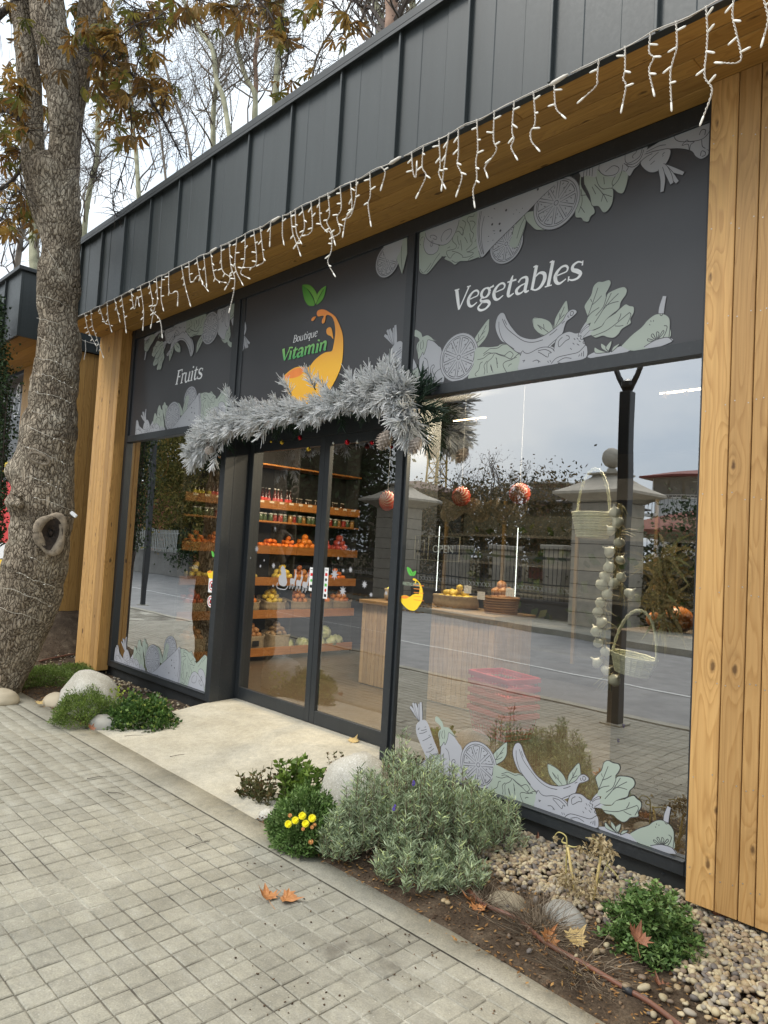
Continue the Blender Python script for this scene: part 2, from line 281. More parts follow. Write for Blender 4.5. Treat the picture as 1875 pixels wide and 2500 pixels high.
ART_A=("rg9:233,292,183,336,136,368;rg9:232,294,192,345,158,396;rg9:234,294,201,352,179,398;rg9:236,295,222,351,214,401;rg9:238,295,233,353,227,414;pg0:219,287,251,305,283,305,311,275,329,"
"242,354,201,400,124,349,93,300,67,282,100,242,152,206,205,196,246,204,271;ld0:243,235,268,244,290,254;ld0:228,214,263,224,294,244;ld0:260,173,291,191,331,219;ld0:314,138,330,147,34"
"3,157;ld0:294,110,328,121,361,149;ld0:216,243,232,250;ld0:272,262,284,269;ld0:213,234,226,241;ld0:310,217,322,225;ld0:328,164,340,172;pg0:264,35,318,81,360,114,404,120,419,119,427,"
"7,350,1,291,14;pn0:297,20,333,61,361,101,392,114,419,117,427,7,356,2,320,10;ld0:264,34,319,77,360,112,400,124;ld0:284,24,320,58,352,99,391,117;ld0:363,71,381,92,402,101;pg0:419,170"
",445,240,476,274,516,260,535,247,560,225,588,192,607,36,515,8,427,7,419,97;pn0:437,300,471,303,502,285,521,268,544,261,528,259,497,268,476,274,470,237,451,192,442,208,427,185,411,1"
"70,404,203,391,242,396,268,411,283,397,303,363,319,357,339,372,353,394,344,421,324,431,301;ld0:456,173,481,153,494,97,498,12;ld0:444,139,444,85,453,5;ld0:424,274,420,243,430,225;ld"
"0:436,282,445,254,440,227;ld0:544,261,516,263,476,274,470,237,451,192,442,208,427,185,411,170;ld0:417,174,419,97,427,12;ld0:406,266,401,239,404,217;pg0:464,8,501,31,506,46,540,70,5"
"69,85,603,95,615,7,545,6;pg0:510,92,514,111,531,121,539,108,526,96,529,79,544,56,559,35,544,23,526,33,516,64;ld0:510,92,514,111,531,121,539,108,526,96,529,79,544,56,559,35,544,23,5"
"26,33,516,64,510,92;ld0:466,11,490,23,520,20;ld0:498,30,503,43,518,55;ld0:544,64,563,81,595,93;pn0:816,186,820,219,865,272,913,314,918,283,917,244,895,205,845,166,830,181;ld0:816,1"
"86,820,219,865,272,913,314,918,283,917,244,895,205,845,166;ld0:830,181,867,232,899,282;ld0:850,209,849,241;ld0:867,232,893,252;ld0:843,196,874,212,889,225;Cg138:717,135;pn0:832,159"
",876,166,923,157,981,153,997,159,1037,156,1071,129,1105,100,1134,76,1131,33,1131,-19,1030,-26,916,-13,794,0,825,79;ld0:851,101,891,103,927,120,968,119,999,106,1035,95;ld0:849,10,84"
"0,25,863,44,871,76,887,84;ld0:901,13,905,35,898,62,918,84;ld0:922,18,918,47,919,76,949,97,963,117;ld0:889,127,915,140,935,148,982,143,1012,155,1052,153;ld0:941,55,946,42,950,26;ld0"
":974,95,981,76,987,57;ld0:890,117,913,127,931,126,953,119;ld0:969,118,1001,102,1039,87,1070,71,1107,75;ld0:1031,97,1061,112,1084,93,1070,74;ld0:1052,-2,1023,46,1041,63,1078,67,1114"
",89,1132,82,1130,51,1118,11;ld0:979,89,983,59,989,36;ld0:942,61,951,38,960,15;ld0:1057,34,1068,43,1079,44;pn0:1195,262,1248,252,1298,223,1320,179,1266,160,1230,181,1201,216;pn0:132"
"3,186,1325,230,1350,272,1384,313,1396,278,1399,249,1366,209;ld0:1195,262,1248,252,1298,223,1320,179;ld0:1195,262,1201,216,1230,181,1266,160;ld0:1323,186,1325,230,1350,272,1384,313,"
"1396,278,1399,249;ld0:1225,222,1258,198,1290,172;ld0:1265,195,1260,219;ld0:1330,193,1352,231,1376,284;ld0:1352,231,1352,255;ld0:1345,221,1378,244;ld0:1251,193,1225,222;rg9:1474,129"
",1489,154,1504,180;rg9:1474,127,1496,147,1514,166;rg9:1478,125,1506,136,1532,138;rg9:1478,119,1513,126,1550,126;rg9:1478,122,1499,140,1523,155;pn0:1499,176,1506,209,1492,240,1486,2"
"67,1517,309,1528,350,1552,367,1577,362,1608,363,1619,346,1609,321,1596,301,1596,273,1588,243,1565,220,1535,181;ld0:1506,204,1492,240,1486,267,1517,309,1528,350,1552,367,1577,362,16"
"08,363,1619,346,1609,321,1596,301;pn0:1518,139,1523,175,1547,204,1582,236,1596,273,1604,298,1640,310,1682,313,1700,296,1695,272,1673,244,1665,215,1633,195,1603,175,1580,150;ld0:154"
"7,204,1582,236,1596,273,1604,298,1640,310,1682,313,1700,296,1695,272,1673,244,1665,215,1633,195,1603,175,1580,146;pn0:1526,130,1580,146,1603,175,1645,195,1674,217,1697,229,1715,218"
",1736,208,1737,181,1723,155,1724,134,1684,116,1667,95,1644,82,1613,89,1588,101,1551,98,1532,112;ld0:1645,195,1674,217,1697,229,1715,218,1736,208,1737,181,1723,155,1724,134,1684,116"
",1667,95,1644,82,1613,89,1588,101,1551,98,1532,112;ld0:1504,203,1523,254,1553,338;ld0:1522,259,1550,275,1574,295;ld0:1523,277,1517,292;ld0:1506,207,1527,225,1564,241;ld0:1542,169,1"
"583,225,1623,297;ld0:1583,225,1624,261,1659,287;ld0:1597,243,1631,249,1661,249;ld0:1538,109,1600,121,1647,143,1716,186;ld0:1647,137,1668,132,1689,131;ld0:1661,156,1672,176,1675,190"
";ld0:1716,186,1724,172,1707,134;pg0:973,317,992,330,1015,323,1036,285,1069,237,1123,183,1197,154,1260,158,1314,179,1366,212,1391,247,1416,261,1440,254,1445,239,1418,220,1393,207,13"
"81,181,1369,148,1317,105,1257,76,1172,75,1105,102,1043,153,1004,177,975,220,961,260,963,292;ld0:973,317,992,330,1015,323,1036,285,1069,237,1123,183,1197,154,1260,158,1314,179,1366,"
"212,1391,247,1416,261,1440,254,1445,239,1418,220,1393,207,1381,181,1369,148,1317,116,1290,97;ld0:973,317,963,292,961,260,975,220,1004,177,1043,153,1105,102,1143,91;ld0:1004,296,103"
"1,246,1078,202,1146,153,1205,136,1261,139;ld0:1298,155,1321,166,1341,179;ld0:983,284,989,236,1020,175,1090,119;ld0:1365,201,1381,211;ld0:1017,289,1034,258;ld0:1410,247,1420,252,142"
"9,243,1421,231,1411,234,1412,244;ld0:1399,238,1398,229,1406,225;pg0:1138,101,1150,87,1186,84,1242,100,1283,98,1325,89,1361,24,1316,-7,1133,-2,1127,50,1129,81;ld0:1129,78,1141,102,1"
"157,89,1186,84,1242,100,1290,97,1325,78,1354,31;ld0:1235,87,1277,87,1314,66,1299,64,1293,46,1257,69,1236,81;ld0:1224,42,1238,37,1242,24;ld0:1206,37,1231,41,1252,27;ld0:1294,27,1300"
",17;ld0:1307,28,1313,19;ld0:1145,50,1159,51,1149,42;pg0:1331,103,1340,129,1369,148,1408,154,1442,140,1468,136,1489,97,1499,72,1509,58,1505,11,1428,4,1355,11,1333,62;ld0:1326,72,133"
"1,103,1340,129,1369,148,1408,154,1442,140,1461,137,1459,122,1475,121,1472,106,1492,100,1486,85,1499,80;ld0:1373,133,1352,115,1357,87,1391,111,1410,117,1408,131,1393,137;ld0:1315,10"
",1348,35,1414,40,1462,43,1490,63,1499,72;ld0:1349,12,1388,27,1428,19;ld0:1436,116,1444,107;ld0:1452,115,1461,105;ld0:1431,94,1440,85;ld0:1454,86,1467,76;ld0:1463,100,1473,92;ld0:14"
"19,70,1427,62;ld0:1472,32,1466,22;ld0:1482,38,1480,21;ld0:1491,44,1492,18;pg0:1515,11,1548,29,1591,27,1622,15,1652,30,1687,35,1732,12,1617,-14;pn0:1616,18,1555,24,1549,53,1573,38,1"
"616,18;ld0:1616,18,1555,24,1549,53,1573,38,1616,18;pn0:1616,19,1585,42,1582,66,1606,48,1619,20;ld0:1616,19,1585,42,1582,66,1606,48,1619,20;pn0:1621,22,1606,43,1632,70,1633,51,1621,"
"22;ld0:1621,22,1606,43,1632,70,1633,51,1621,22;pn0:1634,16,1645,39,1675,50,1658,31,1634,16;ld0:1634,16,1645,39,1675,50,1658,31,1634,16;ld0:1687,35,1711,29,1732,12;rg9:1865,140,1867"
",177,1878,226;pn0:1687,41,1732,79,1777,107,1804,134,1837,152,1864,150,1887,141,1904,120,1907,85,1904,32,1803,3,1735,7,1699,26;ld0:1687,41,1732,79,1777,107,1804,134,1837,152,1864,15"
"0,1887,141,1904,120,1907,85,1904,37;ld0:1880,94,1894,88,1889,63,1877,41;ld0:1818,129,1821,123;ld0:1832,128,1831,121;ld0:1813,113,1817,108;ld0:1859,147,1869,141,1873,152;pg0:1792,14"
",1836,34,1874,40,1901,38,1921,19,1848,2;ld0:1792,14,1836,34,1874,40,1901,38,1921,19;ld0:1838,33,1810,38,1810,48,1838,36;ld0:1844,37,1824,58,1832,66,1846,39;ld0:1849,40,1848,71,1859"
",64,1851,40;ld0:1855,40,1875,72,1880,63,1857,40")
ART_B=("pn0:-3,-23,50,-13,190,145,218,219,183,246,100,305,59,304,18,275,5,211,2,116;ld0:-3,51,7,212,18,275,59,304,100,305,183,246,218,219,198,179;ld0:21,257,36,282,54,293;ld0:123,241,91,27"
"2,61,292;ld0:196,193,155,229,118,276,87,297;ld0:9,55,18,36,36,33;ld0:7,75,15,88;pg0:50,40,42,95,61,142,90,171,132,184,172,174,186,145,125,87;ld0:50,40,42,95,61,142,90,171,132,184,1"
"72,174,186,145;pn0:341,-19,537,-23,512,106,522,206,549,306,522,309,456,311,418,304,374,295,337,308,297,278,243,246,254,229,221,220,199,189,186,145,228,125,317,99;ld0:258,230,239,24"
"3,297,278,337,308,374,295,418,304,456,311,522,309,543,307;ld0:355,10,340,61,310,103,306,137,341,176,330,198,259,195,271,233,295,252,313,234,332,229;ld0:305,207,357,231,397,261,404,"
"275,460,283,489,266,433,246,458,248,517,234;ld0:329,88,354,85,388,122,396,107,385,74,361,57;ld0:381,18,411,47,398,88,387,119;ld0:479,5,474,21,436,12,422,30,446,67,458,110,481,136,4"
"82,156,471,173,473,203,450,221,426,234;ld0:445,44,476,54,492,76,478,96,467,108;ld0:450,127,459,169,466,191;ld0:349,114,351,144,367,183;ld0:374,151,386,199,391,225;ld0:408,140,428,1"
"71,435,187;ld0:309,271,336,291,361,294;ld0:505,182,497,199;ld0:264,176,286,172;ld0:361,192,355,205;ld0:449,309,461,297,491,291;pg0:53,-7,118,-19,353,-16,353,24,345,47,317,99,274,13"
"8,216,142,126,102,76,62,55,28;ld0:53,9,58,31,76,62,126,102,216,142,274,138,317,99,345,47,354,10;ld0:211,116,202,93,217,61,249,47,288,52,287,86,247,115;ld0:106,62,100,46,129,48,161,"
"71,157,86,127,72;ld0:118,85,108,116,123,122,129,93,118,85;Cg-1:749,278;pn0:885,132,888,197,861,272,838,303,815,329,803,284,793,225,802,185,849,153;ld0:885,132,888,197,861,272,838,3"
"03,815,329,803,284,793,225,802,185;ld0:879,139,859,188,838,247;ld0:859,188,874,179;ld0:847,217,825,216;ld0:841,248,844,270,842,271;pn0:887,138,887,192,866,247,839,318,774,299,797,2"
"28,831,175;ld0:887,138,887,192,866,247,839,318;ld0:883,145,850,197,827,267;pn0:873,126,953,136,974,202,1029,267,968,254,922,210,889,170;ld0:873,126,889,170,922,210,968,254,1029,267"
";pn0:1259,-16,1255,70,1290,139,1340,226,1351,265,1327,279,1313,305,1281,292,1265,269,1229,253,1228,199,1247,132,1247,52,1252,-11;ld0:1290,139,1340,226,1351,265,1327,279,1313,305,12"
"81,292,1265,269,1229,253,1228,199,1247,132;ld0:1247,233,1268,175,1257,99;ld0:1258,200,1287,245;ld0:1258,136,1302,146;pn0:1280,6,1347,44,1369,108,1397,145,1453,158,1457,235,1432,276"
",1402,279,1372,236,1332,218,1314,154,1279,81;ld0:1369,108,1397,145,1453,158,1457,235,1432,276,1402,279,1372,236,1332,218,1314,154,1279,81;ld0:1426,229,1398,174,1342,99;ld0:1398,174"
",1388,213;ld0:1390,168,1451,205;ld0:1352,159,1327,108;pn0:1345,7,1393,60,1466,57,1511,80,1544,113,1536,164,1517,206,1487,195,1449,157,1396,143,1365,107;ld0:1544,113,1536,164,1517,2"
"06,1487,195,1449,157,1396,143,1365,107,1347,51;ld0:1403,119,1397,75;ld0:1449,156,1463,140;pg0:1235,-32,1282,-37,1358,-38,1353,17,1348,58,1285,29,1257,27;ld0:1269,31,1272,-4,1282,-2"
"2;ld0:1289,31,1291,-5;ld0:1308,37,1306,-6;ld0:1324,46,1326,-3;Cg-2:1097,128;pg0:516,-67,619,-87,1075,-62,1079,18,997,59,905,117,790,182,638,271,564,318,534,267,511,175,508,66;ld0:1"
"079,18,997,59,905,117,790,182,638,271,564,318,534,267;ld0:530,4,519,108,531,209,560,294;ld0:542,7,529,111,543,212,575,301;ld0:566,49,551,117,554,206,578,296;ld0:640,165,658,171;ld0"
":596,58,605,63;ld0:623,76,632,81;ld0:604,190,613,195;ld0:603,225,610,226;ld0:641,228,649,227;ld0:650,187,659,189;ld0:858,84,860,91;ld0:791,102,798,105;ld0:812,82,818,86;ld0:838,106"
",841,110;ld0:640,19,651,29;Dd9:737,62;Dd9:633,122;Dd9:691,135;Dd9:700,182;Dd9:499,-55;pg0:1344,-14,1463,-21,1639,-24,1628,40,1602,78,1575,95,1552,123,1529,94,1511,80,1475,88,1468,1"
"00,1408,72,1369,30;ld0:1367,-6,1369,30,1408,72,1468,85,1488,58,1451,31,1407,50;ld0:1509,45,1504,84,1484,126,1456,144,1451,122,1468,93;ld0:1521,-6,1523,29,1538,48,1573,47,1607,32,16"
"19,-11;ld0:1531,52,1574,64,1611,47,1627,5;ld0:1531,59,1567,79,1602,71,1628,40;ld0:1569,32,1565,16,1585,3,1588,-16;ld0:1516,40,1542,70,1529,90;pg0:1634,15,1792,-19,1985,-13,1986,133"
",1959,126,1969,139,1966,157,1948,166,1929,164,1905,141,1885,108,1834,76,1769,52,1675,30,1635,32;pg0:1635,32,1709,37,1770,55,1770,98,1749,130,1713,151,1673,147,1638,119,1611,74;ld0:"
"1635,32,1709,39,1770,55,1770,98,1749,130,1713,151,1673,147,1638,119,1611,74,1636,52,1676,44;ld0:1660,78,1683,63,1710,49;ld0:1730,70,1743,62;ld0:1668,101,1691,89;ld0:1731,80,1737,76"
";rg8:1732,131,1786,170,1846,212;rg8:1739,137,1780,194,1816,248;rg8:1743,138,1771,197,1787,245;rg8:1723,141,1738,206,1736,272;ld0:1641,24,1708,16,1748,24;ld0:1792,-19,1792,1,1806,23"
",1833,40,1883,57,1933,65,1963,48,1980,16;ld0:1933,68,1937,102,1953,120;ld0:1858,39,1833,59,1865,65,1872,103,1878,73,1896,64,1871,54,1858,39;ld0:1929,150,1935,126,1953,140,1951,155,"
"1936,155;ld0:1920,38,1931,16,1950,24,1947,48;Dd9:965,4")
LOGO={"leafA":[-196,1051,-136,1008,-76,947,-36,894,-16,846,-50,844,-106,865,-155,920,-186,992],"leafB":[-196,1052,-107,1032,-41,986,4,929,0,887,-7,852,-38,914,-94,976,-145,1017],"leafC":[114,972,59,962,17,937,6,910,-2,853,25,891,69,940],"leafD":[116,971,111,925,90,877,48,850,5,844,26,881,71,932],"juice":[236,426,253,461,263,515,267,571,254,634,228,686,193,716,155,730,138,723,135,700,127,677,106,669,93,679,93,703,112,724,96,735,44,739,23,756,21,780,38,791,83,789,129,774,175,748,221,721,267,683,316,613,354,541,370,460,373,367,360,286,318,209,255,129,204,66,114,19,-37,21,-158,68,-278,141,-334,202,-377,298,-323,336,-244,359,-165,362,-46,340,19,380,90,412,162,428],"cup":[-373,297,-301,282,-220,277,-149,286,-97,314,-63,338,-148,351,-236,354,-314,330],"d1":[-48,726,-40,741,-18,748,11,744,-2,727,-26,716],"d2":[194,624,217,608,234,568,245,521,216,547,171,569,155,596,162,618]}
# ---------------------------------------------------------------- the materials of the place
def metal_paint(name, col, rough=.42, streak=.08):
    m, t, b, o = NODES(name); g = G(t); v = g.pos()
    n = g.noise(g.map(v, (6, 6, .5)), 3., 4); n2 = g.noise(v, 45., 4, .7)
    c = g.ramp(n, [(.3, tuple(x*(1-streak) for x in col)), (.7, tuple(x*(1+streak) for x in col))])
    c = g.mix(g.math('MULTIPLY', g.ramp(n2, [(.55, (0, 0, 0)), (.8, (1, 1, 1))]), .12), c, (.22, .22, .20))
    c = g.mix(1., c, g.ramp(g.rnd(), [(0, (.93,)*3), (1, (1.07,)*3)]), 'MULTIPLY')
    g.L(c, b.inputs['Base Color']); g.L(g.ramp(n2, [(.2, (rough-.06,)*3), (.8, (rough+.1,)*3)]), b.inputs['Roughness'])
    b.inputs['Specular IOR Level'].default_value = .5
    g.L(g.bump(g.noise(g.map(v, (2.5, 2.5, 1.2)), 1.5, 2), .25, .006), b.inputs['Normal']); return m
M_FASC = metal_paint('fascia_sheet', (.041, .049, .050))
M_COPE = metal_paint('coping_sheet', (.03, .035, .037))
M_FRAME = metal_paint('frame_paint', (.026, .030, .034), .38)
M_PLINTH = simple('plinth_board', (.016, .018, .019), .6, .35, 9., .25, 40., world=True)
M_DARK = simple('dark_void', (.006, .006, .007), .9)
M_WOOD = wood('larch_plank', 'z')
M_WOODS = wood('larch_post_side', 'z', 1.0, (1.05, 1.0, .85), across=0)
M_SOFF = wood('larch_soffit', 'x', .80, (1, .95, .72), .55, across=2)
M_SIGN = simple('sign_film', (.052, .052, .056), .34, .04, 2., spec=.45)
M_PG = simple('print_lilac_grey', (.36, .37, .395), .5, .03, 3.)
M_PN = simple('print_sage', (.32, .365, .32), .5, .03, 3.)
M_PD = simple('print_line', (.055, .055, .062), .5, .03, 3.)
M_PGW = simple('print_lilac_grey_window', (.42, .43, .47), .5, .03, 3.)
M_PNW = simple('print_sage_window', (.37, .43, .37), .5, .03, 3.)
M_WHITE = simple('white_vinyl', (.84, .84, .84), .45, .02)
M_RED = simple('red_vinyl', (.65, .03, .03), .45, .02)
def gradient(name, z0, z1, c0, c1, rough=.4):
    m, t, b, o = NODES(name); g = G(t); sp = g.n('ShaderNodeSeparateXYZ'); g.L(g.pos(), sp.inputs[0])
    f = g.math('DIVIDE', g.math('SUBTRACT', sp.outputs[2], z0), z1-z0, clamp=True)
    g.L(g.mix(f, c0, c1), b.inputs['Base Color']); b.inputs['Roughness'].default_value = rough; return m
M_JUICE = gradient('juice_print', 3.02, 3.62, (.98, .52, .045), (.90, .22, .06))
M_CUP = simple('juice_inside_print', (.95, .28, .06), .4, .05)
M_LEAFP = gradient('leaf_print', 3.58, 3.76, (.12, .36, .05), (.03, .20, .02))
M_LEAFP2 = gradient('leaf_print_pale', 3.58, 3.76, (.20, .45, .08), (.08, .26, .03))
M_VITA = gradient('vitamin_letters', 3.13, 3.25, (.07, .42, .13), (.30, .62, .18))
def glass(name, base=.30, tint=(.93, .96, .94), top=.75):
    """coated double glazing: a clear mirror laid over a view into the shop"""
    m, t, b, o = NODES(name); g = G(t); t.nodes.remove(b)
    lw = g.n('ShaderNodeLayerWeight', i_Blend=.5)
    f = g.math('ADD', base, g.math('MULTIPLY', g.math('POWER', lw.outputs['Facing'], 2.6), top-base), clamp=True)
    tr = g.n('ShaderNodeBsdfTransparent'); tr.inputs[0].default_value = (*tint, 1)
    gl = g.n('ShaderNodeBsdfGlossy'); gl.inputs[0].default_value = (.97, .98, 1, 1); gl.inputs['Roughness'].default_value = 0.0
    wv = g.bump(g.noise(g.map(g.pos(), (1, 1, .7)), 1.1, 2), .12, .012); g.L(wv, gl.inputs['Normal'])
    ms = g.n('ShaderNodeMixShader'); g.L(f, ms.inputs[0]); g.L(tr.outputs[0], ms.inputs[1]); g.L(gl.outputs[0], ms.inputs[2]); g.L(ms.outputs[0], o.inputs[0]); return m
M_GLASS = glass('window_glass', .46, (.88, .87, .80), .92); M_GLASSL = glass('side_window_glass', .66, (.80, .82, .74), .92)
M_GLASSD = glass('door_glass', .18, (.95, .94, .88), .60)
def clear(name, tint=(.97, .98, .97)):
    m, t, b, o = NODES(name); g = G(t); t.nodes.remove(b); tr = g.n('ShaderNodeBsdfTransparent'); tr.inputs[0].default_value = (*tint, 1); g.L(tr.outputs[0], o.inputs[0]); return m
M_CLEAR = clear('glass_inner_face')
def pane(x0, x1, z0, z1, y, parent, mat, name='pane'):
    mb = MB(); mb.cm = 1; mb.box(x0, y, z0, x1, y+.008, z1)
    mb.m[2] = 0                                             # the street face carries the mirror
    return mb.obj(name, [mat, M_CLEAR], parent)
# ---------------------------------------------------------------- flat print: lettering and drawings cut from film
def catmull(pts, k=5, closed=False):
    P = [np.array(p, float) for p in pts]; n = len(P)
    if n < 3: return P
    out = []
    rng = range(n if closed else n-1)
    for i in rng:
        p0 = P[(i-1) % n] if closed else P[max(i-1, 0)]; p1 = P[i]; p2 = P[(i+1) % n]; p3 = P[(i+2) % n] if closed else P[min(i+2, n-1)]
        for j in range(k):
            t = j/k; out.append(.5*((2*p1)+(-p0+p2)*t+(2*p0-5*p1+4*p2-p3)*t*t+(-p0+3*p1-3*p2+p3)*t**3))
    if not closed: out.append(P[-1])
    return out
class Film:
    """pieces of film stuck on an upright sheet: polygons and ribbons in (x, z) just in front of y"""
    def __init__(s, y, step=.000015): s.y = y; s.k = 0; s.mb = {}; s.step = step; s.clipz = None; s.clipx = None
    def _mb(s, c): return s.mb.setdefault(c, MB())
    def clip(s, P):
        def half(P, f):
            out = []
            for i in range(len(P)):
                a, b = P[i], P[(i+1) % len(P)]; fa, fb = f(a), f(b)
                if fa >= 0: out.append(a)
                if fa*fb < 0: t = fa/(fa-fb); out.append((a[0]+(b[0]-a[0])*t, a[1]+(b[1]-a[1])*t))
            return out
        if s.clipz: P = half(P, lambda p: p[1]-s.clipz[0]); P = half(P, lambda p: s.clipz[1]-p[1]) if P else P
        if s.clipx and P: P = half(P, lambda p: p[0]-s.clipx[0]); P = half(P, lambda p: s.clipx[1]-p[0]) if P else P
        return P
    def poly(s, P, c):
        P = s.clip([tuple(p[:2]) for p in P])
        if len(P) < 3: return
        a = sum(P[i][0]*P[(i+1) % len(P)][1]-P[(i+1) % len(P)][0]*P[i][1] for i in range(len(P)))
        if abs(a) < 1e-7: return
        if a < 0: P = P[::-1]
        s.k += 1; y = s.y-s.k*s.step
        from mathutils.geometry import tessellate_polygon
        tris = tessellate_polygon([[Vector((p[0], p[1], 0)) for p in P]])
        fs = []
        for t in tris:
            ar = (P[t[1]][0]-P[t[0]][0])*(P[t[2]][1]-P[t[0]][1])-(P[t[2]][0]-P[t[0]][0])*(P[t[1]][1]-P[t[0]][1])
            fs.append(t if ar > 0 else t[::-1])
        s._mb(c).add([(p[0], y, p[1]) for p in P], fs)
    def ribbon(s, P, w, c, closed=False):
        P = [np.array(p[:2], float) for p in P]; n = len(P)
        if n < 2: return
        if not hasattr(w, '__len__'): w = [w]*n
        s.k += 1; y = s.y-s.k*s.step; vs = []
        lo, hi = (s.clipz or (-9, 99)); xl, xh = (s.clipx or (-99, 99))
        for i in range(n):
            a = P[(i-1) % n] if closed else P[max(i-1, 0)]; b = P[(i+1) % n] if closed else P[min(i+1, n-1)]
            d = b-a; L = np.hypot(*d); d = d/L if L > 0 else np.array([1., 0]); nn = np.array([-d[1], d[0]])*w[i]/2
            for q in (P[i]+nn, P[i]-nn): vs.append((min(max(q[0], xl), xh), y, min(max(q[1], lo), hi)))
        fs = []
        for i in range(n if closed else n-1):
            j = (i+1) % n
            if (abs(vs[2*i][2]-vs[2*i+1][2])+abs(vs[2*j][2]-vs[2*j+1][2])+abs(vs[2*i][0]-vs[2*i+1][0])+abs(vs[2*j][0]-vs[2*j+1][0])) < 1e-6: continue
            fs.append((2*i+1, 2*j+1, 2*j, 2*i))
        s._mb(c).add(vs, fs)
    def disc(s, cx, cz, r, c, n=40): s.poly([(cx+r*math.cos(2*math.pi*i/n), cz+r*math.sin(2*math.pi*i/n)) for i in range(n)], c)
    def out(s, mats, names, parent):
        r = []
        for c, mb in s.mb.items():
            if mb.f: r.append(tag(mb.obj(names.get(c, 'print'), mats[c], parent), kind='stuff' if names.get(c, '').endswith(('drawing', 'lines', 'frost', 'lettering')) else None))
        return r
def citrus(fm, cx, cz, R, th=.0035, rot=.2, edge='d'):
    fm.disc(cx, cz, R, 'g'); N = 44
    circ = lambda r: [(cx+r*math.cos(2*math.pi*i/N), cz+r*math.sin(2*math.pi*i/N)) for i in range(N)]
    fm.ribbon(circ(R*.985), th, 'd', True); fm.ribbon(circ(R*.87), th, 'd', True); fm.ribbon([(cx+R*.09*math.cos(i*.6), cz+R*.09*math.sin(i*.6)) for i in range(10)], th, 'd', True)
    K = 10
    for k in range(K):
        a0 = rot+2*math.pi*k/K+.07; a1 = rot+2*math.pi*(k+1)/K-.07; am = (a0+a1)/2
        P = [(cx+R*.17*math.cos(am), cz+R*.17*math.sin(am))]+[(cx+R*.8*math.cos(a0+(a1-a0)*j/6), cz+R*.8*math.sin(a0+(a1-a0)*j/6)) for j in range(7)]
        fm.ribbon(P, th*1.25, 'd', True)
        for j in range(4):
            rr = R*(.42+.3*((k*7+j*5) % 9)/9); aa = am+(((k*5+j*3) % 7)/7-.5)*.32
            fm.ribbon([(cx+rr*math.cos(aa), cz+rr*math.sin(aa)), (cx+(rr+R*.05)*math.cos(aa), cz+(rr+R*.05)*math.sin(aa))], th, 'd')
def strip(fm, data, T, sc=1.):
    """draw one band of fruit and vegetables; T maps its local metres to the sheet"""
    Rs = {138: .138, -1: .1265, -2: .158}
    for it in data.split(';'):
        head, nums = it.split(':'); k, c = head[0], head[1]; w = int(head[2:]); v = [float(x)/1000 for x in nums.split(',')]
        P = [T(v[i], v[i+1]) for i in range(0, len(v), 2)]
        if k == 'p': fm.poly(catmull(P, 4, True), c)
        elif k == 'l': fm.ribbon(catmull(P, 4), .0036*sc, 'd')
        elif k == 'r':
            Q = catmull(P, 4); n = len(Q); ww = [(.010+.014*math.sin(math.pi*min(.85, .25+.75*i/n)))*sc for i in range(n)]
            fm.ribbon(Q, [x+.006 for x in ww], 'd'); fm.ribbon(Q, ww, c)
        elif k == 'C': citrus(fm, *P[0], Rs[w]*sc, .0036*sc)
        elif k == 'D': fm.disc(*P[0], .008*sc, 'd', 10)
_T, _t = .17, .07
